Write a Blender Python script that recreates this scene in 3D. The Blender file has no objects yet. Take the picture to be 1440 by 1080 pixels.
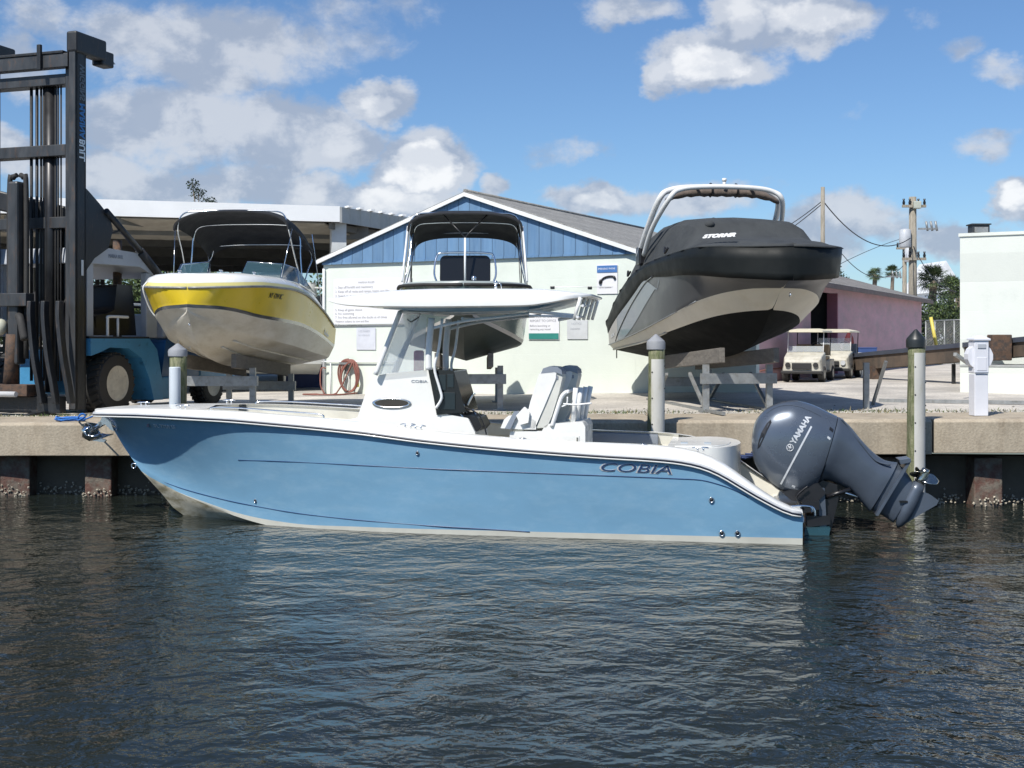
import bpy, bmesh, math, random
import numpy as np
from mathutils import Vector, Matrix
random.seed(7)
R = math.radians
sc = bpy.context.scene
COL = sc.collection
F = 1750.0; EYE = 2.45

def P(px, py, D):
    """point of the world seen at pixel (px,py) at distance D (used only to read real positions off the photo)"""
    return Vector(((px-720)*D/F, D, EYE-(py-480)*D/F))
def lin(h):
    h = h.lstrip('#'); c = [int(h[i:i+2], 16)/255 for i in (0, 2, 4)]
    return tuple((x/12.92 if x <= .04045 else ((x+.055)/1.055)**2.4) for x in c)
def wall_y(x): return 18.77-.0857*x
def G(x, y):
    xx = max(-12, min(12, x)); t = max(0, min(1, (y-20)/8))
    return 1.25+.0095*xx+t*(.012*max(-10, x) if x < 0 else .028*min(5.5, x))

# ---------------------------------------------------------------- materials
MATS = {}
def mat(name, col, rough=.5, metal=0, var=.12, scale=3.0, bump=0, bscale=40, coat=0, col2=None, mix=(.45, .6), stretch=(1, 1, 1), alpha=1, trans=0, emit=None, spec=None, fine=0):
    if name in MATS: return MATS[name]
    m = bpy.data.materials.new(name); m.use_nodes = True
    nt = m.node_tree; N = nt.nodes; Lk = nt.links; bs = N['Principled BSDF']
    if isinstance(col, str): col = lin(col)
    if isinstance(col2, str): col2 = lin(col2)
    tc = N.new('ShaderNodeTexCoord'); mp = N.new('ShaderNodeMapping'); mp.inputs['Scale'].default_value = stretch
    Lk.new(tc.outputs['Object'], mp.inputs['Vector'])
    n = N.new('ShaderNodeTexNoise'); n.inputs['Scale'].default_value = scale; n.inputs['Detail'].default_value = 8; n.inputs['Roughness'].default_value = .62
    Lk.new(mp.outputs[0], n.inputs['Vector'])
    cr = N.new('ShaderNodeMapRange'); cr.inputs[1].default_value = .3; cr.inputs[2].default_value = .7
    cr.inputs[3].default_value = 1-var; cr.inputs[4].default_value = 1+var
    Lk.new(n.outputs['Fac'], cr.inputs[0])
    hs = N.new('ShaderNodeVectorMath'); hs.operation = 'SCALE'
    base = N.new('ShaderNodeRGB'); base.outputs[0].default_value = (*col, 1)
    src = base.outputs[0]
    if col2:
        n2 = N.new('ShaderNodeTexNoise'); n2.inputs['Scale'].default_value = scale*1.7; n2.inputs['Detail'].default_value = 9; n2.inputs['Roughness'].default_value = .7
        Lk.new(mp.outputs[0], n2.inputs['Vector'])
        r2 = N.new('ShaderNodeMapRange'); r2.inputs[1].default_value = mix[0]; r2.inputs[2].default_value = mix[1]; Lk.new(n2.outputs['Fac'], r2.inputs[0])
        mx = N.new('ShaderNodeMix'); mx.data_type = 'RGBA'; mx.inputs[7].default_value = (*col2, 1)
        Lk.new(r2.outputs[0], mx.inputs[0]); Lk.new(src, mx.inputs[6]); src = mx.outputs[2]
    Lk.new(src, hs.inputs[0]); Lk.new(cr.outputs[0], hs.inputs['Scale'])
    out = hs.outputs[0]
    if fine:
        n4 = N.new('ShaderNodeTexNoise'); n4.inputs['Scale'].default_value = bscale; n4.inputs['Detail'].default_value = 3
        Lk.new(tc.outputs['Object'], n4.inputs['Vector'])
        r4 = N.new('ShaderNodeMapRange'); r4.inputs[1].default_value = .3; r4.inputs[2].default_value = .7; r4.inputs[3].default_value = 1-fine; r4.inputs[4].default_value = 1+fine
        Lk.new(n4.outputs['Fac'], r4.inputs[0])
        h2 = N.new('ShaderNodeVectorMath'); h2.operation = 'SCALE'; Lk.new(out, h2.inputs[0]); Lk.new(r4.outputs[0], h2.inputs['Scale']); out = h2.outputs[0]
    Lk.new(out, bs.inputs['Base Color'])
    rr = N.new('ShaderNodeMapRange'); rr.inputs[1].default_value = .3; rr.inputs[2].default_value = .7
    rr.inputs[3].default_value = max(0, rough*.85); rr.inputs[4].default_value = min(1, rough*1.2); Lk.new(n.outputs['Fac'], rr.inputs[0]); Lk.new(rr.outputs[0], bs.inputs['Roughness'])
    bs.inputs['Metallic'].default_value = metal
    bs.inputs['Coat Weight'].default_value = coat; bs.inputs['Coat Roughness'].default_value = .08
    if spec is not None: bs.inputs['Specular IOR Level'].default_value = spec
    if trans: bs.inputs['Transmission Weight'].default_value = trans; bs.inputs['IOR'].default_value = 1.1
    if alpha < 1: bs.inputs['Alpha'].default_value = alpha
    if bump:
        n3 = N.new('ShaderNodeTexNoise'); n3.inputs['Scale'].default_value = bscale; n3.inputs['Detail'].default_value = 5
        Lk.new(tc.outputs['Object'], n3.inputs['Vector'])
        b = N.new('ShaderNodeBump'); b.inputs['Strength'].default_value = bump; b.inputs['Distance'].default_value = .02
        Lk.new(n3.outputs['Fac'], b.inputs['Height']); Lk.new(b.outputs[0], bs.inputs['Normal'])
    MATS[name] = m; return m

def wave_bump(m, direction, freq, strength, dist=.01, dark=0, profile=.92):
    """grooves (boards, siding, courses) cut into a material along an axis of the object"""
    nt = m.node_tree; N = nt.nodes; Lk = nt.links; bs = N['Principled BSDF']
    tc = N.new('ShaderNodeTexCoord'); dp = N.new('ShaderNodeVectorMath'); dp.operation = 'DOT_PRODUCT'; dp.inputs[1].default_value = direction
    Lk.new(tc.outputs['Object'], dp.inputs[0])
    mu = N.new('ShaderNodeMath'); mu.operation = 'MULTIPLY'; mu.inputs[1].default_value = freq; Lk.new(dp.outputs['Value'], mu.inputs[0])
    fr = N.new('ShaderNodeMath'); fr.operation = 'FRACT'; Lk.new(mu.outputs[0], fr.inputs[0])
    gt = N.new('ShaderNodeMapRange'); gt.inputs[1].default_value = profile; gt.inputs[2].default_value = 1.0; gt.inputs[3].default_value = 1; gt.inputs[4].default_value = 0; Lk.new(fr.outputs[0], gt.inputs[0])
    b = N.new('ShaderNodeBump'); b.inputs['Strength'].default_value = strength; b.inputs['Distance'].default_value = dist; Lk.new(gt.outputs[0], b.inputs['Height'])
    if bs.inputs['Normal'].is_linked: Lk.new(bs.inputs['Normal'].links[0].from_socket, b.inputs['Normal'])
    Lk.new(b.outputs[0], bs.inputs['Normal'])
    if dark:
        src = bs.inputs['Base Color'].links[0].from_socket
        r = N.new('ShaderNodeMapRange'); r.inputs[3].default_value = 1-dark; r.inputs[4].default_value = 1; Lk.new(gt.outputs[0], r.inputs[0])
        # each board a slightly different tone
        fl = N.new('ShaderNodeMath'); fl.operation = 'FLOOR'; Lk.new(mu.outputs[0], fl.inputs[0])
        wn = N.new('ShaderNodeTexWhiteNoise'); wn.noise_dimensions = '1D'; Lk.new(fl.outputs[0], wn.inputs['W'])
        r3 = N.new('ShaderNodeMapRange'); r3.inputs[3].default_value = .92; r3.inputs[4].default_value = 1.06; Lk.new(wn.outputs['Value'], r3.inputs[0])
        m2 = N.new('ShaderNodeMath'); m2.operation = 'MULTIPLY'; Lk.new(r.outputs[0], m2.inputs[0]); Lk.new(r3.outputs[0], m2.inputs[1])
        s = N.new('ShaderNodeVectorMath'); s.operation = 'SCALE'; Lk.new(src, s.inputs[0]); Lk.new(m2.outputs[0], s.inputs['Scale']); Lk.new(s.outputs[0], bs.inputs['Base Color'])
    return m

# ---------------------------------------------------------------- objects
def tag(o, label=None, cat=None, group=None, kind=None):
    if label: o['label'] = label
    if cat: o['category'] = cat
    if group: o['group'] = group
    if kind: o['kind'] = kind
    return o
ROOTM = {}
def thing(name, label, cat, loc=(0, 0, 0), rotz=0, group=None, rot=None):
    o = bpy.data.objects.new(name, None); COL.objects.link(o); o.empty_display_size = .3
    o.location = loc; o.rotation_euler = rot if rot else (0, 0, rotz)
    M = Matrix.Translation(Vector(loc)) @ o.rotation_euler.to_matrix().to_4x4()
    ROOTM[o.name] = M
    return tag(o, label, cat, group)
def top(o):
    while o.parent: o = o.parent
    return o
def copy_tree(o, parent=None):
    c = o.copy(); COL.objects.link(c)
    if parent: c.parent = parent
    for ch in list(o.children): copy_tree(ch, c)
    return c

class MB:
    def __init__(s): s.v = []; s.f = []; s.m = []; s.s = []
    def add(s, vs, fs, mi=0, smooth=False):
        o = len(s.v); s.v += [tuple(v) for v in vs]
        for f in fs: s.f.append([i+o for i in f]); s.m.append(mi); s.s.append(smooth)
        return s
    def box(s, c, size, rz=0, mi=0, M=None):
        hx, hy, hz = [a/2 for a in size]
        vs = [Vector((x, y, z)) for x in (-hx, hx) for y in (-hy, hy) for z in (-hz, hz)]
        Q = Matrix.Rotation(rz, 4, 'Z') if M is None else M
        vs = [Q @ v+Vector(c) for v in vs]
        return s.add(vs, [(0, 1, 3, 2), (4, 6, 7, 5), (0, 4, 5, 1), (2, 3, 7, 6), (0, 2, 6, 4), (1, 5, 7, 3)], mi)
    def beam(s, p0, p1, w, h, mi=0, up=(0, 0, 1)):
        p0 = Vector(p0); p1 = Vector(p1); d = (p1-p0); L = d.length; d.normalize()
        u = Vector(up)
        if abs(d.dot(u)) > .98: u = Vector((0, 1, 0))
        sx = d.cross(u).normalized(); uz = sx.cross(d)
        vs = [p+sx*a*w/2+uz*b*h/2 for p in (p0, p1) for a, b in ((-1, -1), (1, -1), (1, 1), (-1, 1))]
        return s.add(vs, [(3, 2, 1, 0), (4, 5, 6, 7), (0, 1, 5, 4), (1, 2, 6, 5), (2, 3, 7, 6), (3, 0, 4, 7)], mi)
    def prism(s, pts, vec, mi=0, smooth=False):
        n = len(pts); a = [Vector(p) for p in pts]; b = [p+Vector(vec) for p in a]
        s.add(a+b, [list(range(n))[::-1], list(range(n, 2*n))], mi, False)
        return s.add(a+b, [(i, (i+1) % n, (i+1) % n+n, i+n) for i in range(n)], mi, smooth)
    def loft(s, rings, closed=True, cap=True, mi=0, smooth=True, mis=None):
        n = len(rings[0]); o = len(s.v)
        for r in rings: s.v += [tuple(p) for p in r]
        for k in range(len(rings)-1):
            for i in range(n if closed else n-1):
                j = (i+1) % n
                s.f.append([o+k*n+i, o+k*n+j, o+(k+1)*n+j, o+(k+1)*n+i]); s.m.append(mis[i] if mis else mi); s.s.append(smooth)
        if cap and closed:
            s.f.append([o+i for i in range(n)][::-1]); s.m.append(mi); s.s.append(False)
            s.f.append([o+(len(rings)-1)*n+i for i in range(n)]); s.m.append(mi); s.s.append(False)
        return s
    def tube(s, pts, r, seg=8, mi=0, cap=True, closed=False):
        pts = [Vector(p) for p in pts]; n = len(pts)
        rs = r if isinstance(r, (list, tuple)) else [r]*n
        rings = []; prev = None
        for i, p in enumerate(pts):
            if closed: d = (pts[(i+1) % n]-pts[i-1])
            else: d = (pts[min(i+1, n-1)]-pts[max(i-1, 0)])
            if d.length < 1e-9: d = Vector((0, 0, 1))
            d.normalize()
            if prev is None:
                u = Vector((0, 0, 1)) if abs(d.z) < .9 else Vector((1, 0, 0))
                prev = d.cross(u).normalized()
            a = (prev-d*prev.dot(d)).normalized(); b = d.cross(a); prev = a
            rings.append([p+(a*math.cos(t)+b*math.sin(t))*rs[i] for t in [2*math.pi*k/seg for k in range(seg)]])
        if closed: rings.append(rings[0])
        return s.loft(rings, True, cap and not closed, mi, True)
    def cyl(s, p0, p1, r0, r1=None, seg=20, mi=0, smooth=True):
        return s.tube([p0, p1], [r0, r0 if r1 is None else r1], seg, mi)
    def lathe(s, prof, c=(0, 0, 0), axis='Z', seg=28, mi=0, M=None, cap=True):
        """prof: (radius, height) list"""
        rings = []
        for r, h in prof:
            ring = []
            for k in range(seg):
                t = 2*math.pi*k/seg
                p = Vector((r*math.cos(t), r*math.sin(t), h))
                if axis == 'Y': p = Vector((p.x, p.z, p.y))
                if axis == 'X': p = Vector((p.z, p.x, p.y))
                if M is not None: p = M @ p
                ring.append(p+Vector(c))
            rings.append(ring)
        return s.loft(rings, True, cap, mi, True)
    def sphere(s, c, r, seg=12, mi=0):
        r = r if isinstance(r, (tuple, list)) else (r, r, r)
        rings = []
        for i in range(seg//2+1):
            a = -math.pi/2+math.pi*i/(seg//2)
            rings.append([Vector((c[0]+r[0]*max(.002, math.cos(a))*math.cos(t), c[1]+r[1]*max(.002, math.cos(a))*math.sin(t), c[2]+r[2]*math.sin(a))) for t in [2*math.pi*k/seg for k in range(seg)]])
        return s.loft(rings, True, True, mi)
    def build(s, name, mats, parent=None, world=False, bevel=0, label=None, merge=False, sharp=None, recalc=True, subsurf=0, bseg=2):
        me = bpy.data.meshes.new(name)
        vs = s.v
        if world and parent is not None:
            Mi = ROOTM[top(parent).name].inverted()
            vs = [tuple(Mi @ Vector(v)) for v in vs]
        me.from_pydata(vs, [], s.f)
        if not isinstance(mats, (list, tuple)): mats = [mats]
        for m in mats: me.materials.append(m)
        me.polygons.foreach_set('material_index', s.m)
        me.polygons.foreach_set('use_smooth', s.s)
        if merge or recalc:
            b = bmesh.new(); b.from_mesh(me)
            if merge:
                bmesh.ops.remove_doubles(b, verts=b.verts, dist=merge if isinstance(merge, float) else .0005)
                bmesh.ops.dissolve_degenerate(b, dist=.0001, edges=b.edges)
            if recalc: bmesh.ops.recalc_face_normals(b, faces=b.faces)
            b.to_mesh(me); b.free()
        me.update()
        if sharp: me.set_sharp_from_angle(angle=R(sharp))
        o = bpy.data.objects.new(name, me); COL.objects.link(o)
        if parent is not None: o.parent = parent
        if bevel:
            md = o.modifiers.new('b', 'BEVEL'); md.width = bevel; md.segments = bseg; md.limit_method = 'ANGLE'; md.angle_limit = R(35); md.harden_normals = False
        if subsurf:
            md = o.modifiers.new('s', 'SUBSURF'); md.levels = subsurf; md.render_levels = subsurf
        if label: o['label'] = label
        return o
def solo(mb, name, label, cat, mats, loc, group=None, kind=None, **k):
    """a thing that is one mesh, its origin at its base"""
    mb.v = [tuple(Vector(v)-Vector(loc)) for v in mb.v]
    o = mb.build(name, mats, None, **k); o.location = loc
    return tag(o, label, cat, group, kind)

def text(name, s, size, loc, xd, yd, m, parent, world=False, ext=.002, sx=1.0, shear=0, align='LEFT', offset=0):
    cu = bpy.data.curves.new(name, 'FONT'); cu.body = s; cu.size = size; cu.extrude = ext; cu.shear = shear; cu.align_x = align; cu.offset = offset; cu.resolution_u = 3
    ob = bpy.data.objects.new(name+'_c', cu); COL.objects.link(ob)
    dg = bpy.context.evaluated_depsgraph_get(); dg.update()
    me = bpy.data.meshes.new_from_object(ob.evaluated_get(dg)); bpy.data.objects.remove(ob)
    xd = Vector(xd).normalized(); yd = Vector(yd); yd = (yd-xd*yd.dot(xd)).normalized(); zd = xd.cross(yd)
    M = Matrix(((xd.x*sx, yd.x, zd.x, loc[0]), (xd.y*sx, yd.y, zd.y, loc[1]), (xd.z*sx, yd.z, zd.z, loc[2]), (0, 0, 0, 1)))
    if world and parent is not None: M = ROOTM[top(parent).name].inverted() @ M
    me.transform(M); me.materials.clear(); me.materials.append(m); me.name = name
    o = bpy.data.objects.new(name, me); COL.objects.link(o)
    if parent is not None: o.parent = parent
    return o

def interp(tab, s):
    xs = [t[0] for t in tab]; k = len(tab[0])-1
    if s <= xs[0]: return tab[0][1:]
    if s >= xs[-1]: return tab[-1][1:]
    i = max(j for j in range(len(xs)-1) if xs[j] <= s)
    out = []
    h = xs[i+1]-xs[i]; t = (s-xs[i])/h
    for c in range(1, k+1):
        y = [q[c] for q in tab]
        def slope(j):
            if j == 0: return (y[1]-y[0])/(xs[1]-xs[0])
            if j == len(xs)-1: return (y[-1]-y[-2])/(xs[-1]-xs[-2])
            a = (y[j]-y[j-1])/(xs[j]-xs[j-1]); b = (y[j+1]-y[j])/(xs[j+1]-xs[j])
            return 0 if a*b <= 0 else 2*a*b/(a+b)
        m0, m1 = slope(i)*h, slope(i+1)*h
        out.append((2*t**3-3*t*t+1)*y[i]+(t**3-2*t*t+t)*m0+(-2*t**3+3*t*t)*y[i+1]+(t**3-t*t)*m1)
    return tuple(out)

def hull_rings(lines, stations, sub, flare=None):
    """each line: table (s, halfbreadth, z) from keel outwards. local frame: x=s, y=across, z up"""
    rings = []
    for s in stations:
        pts = []
        for k in range(len(lines)-1):
            y0, z0 = interp(lines[k], s); y1, z1 = interp(lines[k+1], s)
            p = flare[k](s) if flare and flare[k] else 1
            for j in range(sub[k]):
                w = j/sub[k]; pts.append((y0+(y1-y0)*w**p, z0+(z1-z0)*w))
        pts.append(interp(lines[-1], s))
        rings.append([(s, -y, z) for y, z in pts[::-1]]+[(s, y, z) for y, z in pts[1:]])
    return rings
def hull_mb(lines, stations, sub, mis, flare=None, transom=0):
    rings = hull_rings(lines, stations, sub, flare)
    m = []
    for k in range(len(lines)-1): m += [mis[k]]*sub[k]
    m = m[::-1]+m
    mb = MB(); mb.loft(rings, closed=False, cap=False, smooth=True, mis=m)
    o = len(mb.v)-len(rings[-1])
    mb.f.append(list(range(o, len(mb.v)))); mb.m.append(transom); mb.s.append(False)
    return mb, rings
def srange(a, b, n, dense=1.0):
    return [a+(b-a)*((i/n)**dense) for i in range(n+1)]
def arc(c, r, a0, a1, n, u, v):
    c = Vector(c); u = Vector(u); v = Vector(v)
    return [c+u*r*math.cos(a0+(a1-a0)*i/n)+v*r*math.sin(a0+(a1-a0)*i/n) for i in range(n+1)]
def smooth_path(pts, n=6):
    pts = [Vector(p) for p in pts]; out = []
    for i in range(len(pts)-1):
        p0 = pts[max(i-1, 0)]; p1 = pts[i]; p2 = pts[i+1]; p3 = pts[min(i+2, len(pts)-1)]
        for j in range(n):
            t = j/n
            out.append(.5*((2*p1)+(p2-p0)*t+(2*p0-5*p1+4*p2-p3)*t*t+(3*p1-p0-3*p2+p3)*t**3))
    out.append(pts[-1]); return out
def rrect(cx, cy, w, h, r, n=5):
    pts = []
    for (sx, sy, a) in ((1, 1, 0), (-1, 1, 90), (-1, -1, 180), (1, -1, 270)):
        for i in range(n+1):
            t = R(a+90*i/n); pts.append((cx+sx*(w/2-r)+r*math.cos(t), cy+sy*(h/2-r)+r*math.sin(t)))
    return pts

# ---------------------------------------------------------------- palette
M_white = mat('white_gelcoat', (.80, .80, .77), .25, var=.05, scale=2, coat=.3)
M_cream = mat('cream_gelcoat', (.68, .66, .58), .4, var=.07, scale=3)
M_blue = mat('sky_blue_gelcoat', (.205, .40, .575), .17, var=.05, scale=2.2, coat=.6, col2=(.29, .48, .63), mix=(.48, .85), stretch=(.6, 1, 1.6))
M_bottom = mat('stained_bottom', (.50, .47, .38), .5, var=.18, scale=1.5, col2=(.26, .23, .15), stretch=(1, 1, 3))
M_bottomc = mat('clean_bottom', (.60, .59, .52), .4, var=.1, scale=2)
M_chrome = mat('polished_steel', (.70, .72, .74), .14, 1, var=.08, scale=9)
M_alu = mat('white_pipe', (.76, .77, .77), .3, var=.06)
M_black = mat('black_plastic', (.012, .012, .014), .35, var=.25)
M_rubber = mat('black_rubber', (.032, .031, .030), .75, var=.3, scale=6, bump=.2)
M_canvas = mat('black_canvas', (.014, .015, .017), .85, var=.25, scale=4, bump=.25, bscale=25)
M_gdark = mat('charcoal_gelcoat', (.060, .066, .070), .2, var=.1, coat=.5)
M_galv = mat('galvanised_steel', (.30, .31, .31), .5, .5, var=.2, scale=6, col2=(.2, .19, .17), mix=(.5, .75))
M_bunk = mat('weathered_bunk', (.16, .145, .125), .85, var=.3, scale=5, bump=.4, stretch=(1, 1, 4))
M_wood = mat('old_piling_wood', (.20, .20, .12), .85, var=.35, scale=5, bump=.5, col2=(.10, .12, .05), stretch=(4, 4, .7))
M_glass = mat('clear_glass', (.80, .86, .88), .03, var=.0, alpha=.22, spec=.8)
M_gtint = mat('tinted_glass', (.05, .10, .12), .04, var=.0, alpha=.62, spec=.9)
M_seat = mat('white_vinyl', (.80, .80, .78), .45, var=.06, scale=6)
M_greyv = mat('grey_vinyl', (.22, .25, .30), .45, var=.08)
M_motor = mat('metallic_blue_grey', (.088, .108, .140), .27, .35, var=.08, scale=3, coat=.5)
M_motor2 = mat('satin_blue_grey', (.082, .102, .134), .38, .3, var=.1, scale=4, coat=.2)
M_dark = mat('dark_line', (.01, .014, .03), .4, var=.1)
M_silver = mat('silver_letter', (.62, .64, .66), .3, .2, var=.05)
M_concrete = mat('tan_concrete', (.385, .33, .25), .9, var=.14, scale=1.3, bump=.35, bscale=30, col2=(.27, .22, .16), mix=(.46, .72), fine=.12, stretch=(1.5, 1.5, .5))
M_concd = mat('wet_dark_concrete', (.10, .085, .065), .85, var=.3, scale=2, bump=.4, bscale=20)
M_forkblk = mat('worn_black_paint', (.016, .018, .021), .5, var=.4, scale=4, col2=(.085, .06, .045), mix=(.55, .8), stretch=(2, 2, .5), bump=.15)
M_forkgry = mat('worn_grey_steel', (.055, .058, .062), .45, .3, var=.35, scale=3, col2=(.13, .075, .045), mix=(.55, .75), stretch=(2, 2, .6))
M_rust = mat('rusty_steel', (.11, .065, .042), .8, var=.4, scale=5, col2=(.05, .04, .035), bump=.3)
M_fblue = mat('truck_blue_paint', (.06, .25, .46), .4, var=.12, scale=3, col2=(.02, .09, .17), mix=(.58, .7))
M_fgrey = mat('cab_pale_grey', (.42, .45, .50), .5, var=.1, scale=3)
# ================================================================ camera, light, sky
cam = bpy.data.cameras.new('camera'); co = bpy.data.objects.new('camera', cam); COL.objects.link(co)
cam.sensor_width = 36; cam.lens = 36*F/1440; cam.shift_y = -60/1440; cam.clip_end = 5000; cam.clip_start = .1
co.location = (0, 0, EYE); co.rotation_euler = (R(90), 0, 0); sc.camera = co
sun_dir = Vector((-.66, -1.0, 1.43)).normalized()
sl = bpy.data.lights.new('sun', 'SUN'); sl.energy = 4.0; sl.angle = R(.55); sl.color = (1, .955, .88)
so = bpy.data.objects.new('sun', sl); COL.objects.link(so); so.location = (0, 0, 30); so.rotation_euler = sun_dir.to_track_quat('Z', 'Y').to_euler()
w = bpy.data.worlds.new('World'); sc.world = w; w.use_nodes = True
def build_world():
    nt = w.node_tree; N = nt.nodes; Lk = nt.links; bg = N['Background']
    sky = N.new('ShaderNodeTexSky'); sky.sky_type = 'NISHITA'; sky.sun_disc = False
    sky.sun_elevation = math.asin(sun_dir.z); sky.sun_rotation = math.atan2(sun_dir.x, sun_dir.y)
    sky.air_density = 1.0; sky.dust_density = .35; sky.ozone_density = 2.6
    tc = N.new('ShaderNodeTexCoord'); sep = N.new('ShaderNodeSeparateXYZ'); Lk.new(tc.outputs['Generated'], sep.inputs[0])
    def m(op, a, b=None, c=None, clamp=False):
        n = N.new('ShaderNodeMath'); n.operation = op; n.use_clamp = clamp
        for i, x in enumerate((a, b, c)):
            if x is None: continue
            if isinstance(x, (int, float)): n.inputs[i].default_value = x
            else: Lk.new(x, n.inputs[i])
        return n.outputs[0]
    def mr(x, a, b, c=0, d=1, smooth=True):
        n = N.new('ShaderNodeMapRange'); n.interpolation_type = 'SMOOTHSTEP' if smooth else 'LINEAR'
        Lk.new(x, n.inputs[0]); 
        for i, q in enumerate((a, b, c, d)): n.inputs[i+1].default_value = q
        return n.outputs[0]
    # azimuth and height of the viewing direction; clouds have fixed places on the sky
    az = m('ARCTAN2', sep.outputs[0], sep.outputs[1]); hor = m('SQRT', m('ADD', m('MULTIPLY', sep.outputs[0], sep.outputs[0]), m('MULTIPLY', sep.outputs[1], sep.outputs[1])))
    el = m('ARCTAN2', sep.outputs[2], hor)
    cb = N.new('ShaderNodeCombineXYZ'); Lk.new(az, cb.inputs[0]); Lk.new(el, cb.inputs[1])
    def noise(scale, detail, rough, off=(0, 0, 0), dist=0):
        mp = N.new('ShaderNodeMapping'); mp.inputs['Location'].default_value = off; mp.inputs['Scale'].default_value = (1, 1.35, 1); Lk.new(cb.outputs[0], mp.inputs[0])
        n = N.new('ShaderNodeTexNoise'); n.inputs['Scale'].default_value = scale; n.inputs['Detail'].default_value = detail; n.inputs['Roughness'].default_value = rough; n.inputs['Distortion'].default_value = dist
        Lk.new(mp.outputs[0], n.inputs['Vector']); return n.outputs['Fac']
    # ragged edges: jitter the coordinates
    wx = m('MULTIPLY', m('SUBTRACT', noise(13, 5, .6, (3, 1, 0)), .5), .075); wy = m('MULTIPLY', m('SUBTRACT', noise(13, 5, .6, (7, 4, 2)), .5), .055)
    ax = m('ADD', az, wx); ey = m('ADD', el, wy)
    fbm = noise(20, 9, .66, (1.3, 2.2, 0), .2)
    blobs = [  # px, py, rx, ry, strength, softness
        (290, 70, 240, 75, .80), (240, 170, 170, 75, .85), (390, 190, 120, 80, .85), (170, 250, 160, 60, .8), (20, 90, 60, 55, .7), (10, 215, 60, 40, .9), (330, 260, 150, 50, .75),
        (60, 20, 90, 45, .5), (480, 40, 130, 60, .5), (580, 20, 120, 45, .35), (535, 140, 62, 42, .95), (480, 200, 80, 60, .9), (590, 235, 78, 62, 1.15), (550, 285, 120, 40, 1.0), (430, 275, 90, 50, .9), (692, 262, 34, 24, .8),
        (790, 214, 78, 26, .55), (850, 285, 90, 34, .95), (960, 280, 130, 36, .8), (1000, 90, 105, 48, 1.1), (940, 110, 48, 28, .9), (1130, 30, 130, 48, 1.0), (1040, 30, 70, 50, .95), (890, 12, 90, 34, .75), (1190, 310, 110, 48, .85), (1150, 350, 80, 40, .7),
        (1335, 330, 90, 36, .8), (1430, 275, 52, 40, 1.1), (1340, 70, 50, 24, .5), (1410, 95, 60, 28, .6), (1385, 205, 60, 26, .6), (1310, 15, 40, 26, .4), (1080, 250, 34, 16, .4), (1195, 165, 22, 14, .35)]
    dens = None; shade = None
    for (px, py, rx, ry, s) in blobs:
        a0 = math.atan2(px-720, F); e0 = math.atan((480-py)/F/math.hypot(1, (px-720)/F))
        dx = m('DIVIDE', m('SUBTRACT', ax, a0), rx/F); dy = m('DIVIDE', m('SUBTRACT', ey, e0), ry/F)
        d = m('SQRT', m('ADD', m('MULTIPLY', dx, dx), m('MULTIPLY', dy, dy)))
        v = m('MULTIPLY', mr(d, 1.35, .25), s)
        dens = v if dens is None else m('MAXIMUM', dens, v)
    # the rest of the sky: scattered cumulus
    gen = m('MULTIPLY', mr(noise(4.5, 3, .5, (9, 9, 1)), .58, .74), m('MAXIMUM', mr(el, .30, .42), mr(m('ABSOLUTE', az), .46, .60)))
    dens = m('MAXIMUM', dens, gen)
    body = m('ADD', dens, m('MULTIPLY', m('SUBTRACT', fbm, .5), .95))
    alpha = mr(body, .26, .72)
    # lit tops / grey undersides of the cumulus from their own relief towards the sun
    f1 = noise(17, 6, .6, (1.3, 2.2, 0), .2); f2 = noise(17, 6, .6, (1.3+.018, 2.2-.030, 0), .2)
    rel = m('ADD', m('MULTIPLY', m('SUBTRACT', f1, f2), 3.2), .5)
    core = mr(dens, .82, 1.05)
    lum = m('ADD', m('MULTIPLY', mr(rel, .1, .9), .34), m('MULTIPLY', core, .52))
    cm = N.new('ShaderNodeMix'); cm.data_type = 'RGBA'; Lk.new(lum, cm.inputs[0]); cm.inputs[6].default_value = (3.6, 4.2, 5.3, 1); cm.inputs[7].default_value = (10.2, 10.1, 9.9, 1)
    mx = N.new('ShaderNodeMix'); mx.data_type = 'RGBA'
    haz = m('MULTIPLY', alpha, .88)
    tint = N.new('ShaderNodeVectorMath'); tint.operation = 'MULTIPLY'; Lk.new(sky.outputs[0], tint.inputs[0]); tint.inputs[1].default_value = (.72, .90, 1.10)
    Lk.new(haz, mx.inputs[0]); Lk.new(tint.outputs[0], mx.inputs[6]); Lk.new(cm.outputs[2], mx.inputs[7])
    Lk.new(mx.outputs[2], bg.inputs[0]); bg.inputs[1].default_value = .080
build_world()
sc.view_settings.view_transform = 'Standard'; sc.view_settings.look = 'None'; sc.view_settings.exposure = .45; sc.view_settings.gamma = 1
sc.render.engine = 'CYCLES'; sc.cycles.max_bounces = 8; sc.cycles.transparent_max_bounces = 12; sc.cycles.caustics_reflective = False; sc.cycles.caustics_refractive = False
sc.cycles.use_denoising = True; sc.cycles.sample_clamp_indirect = 4

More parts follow.
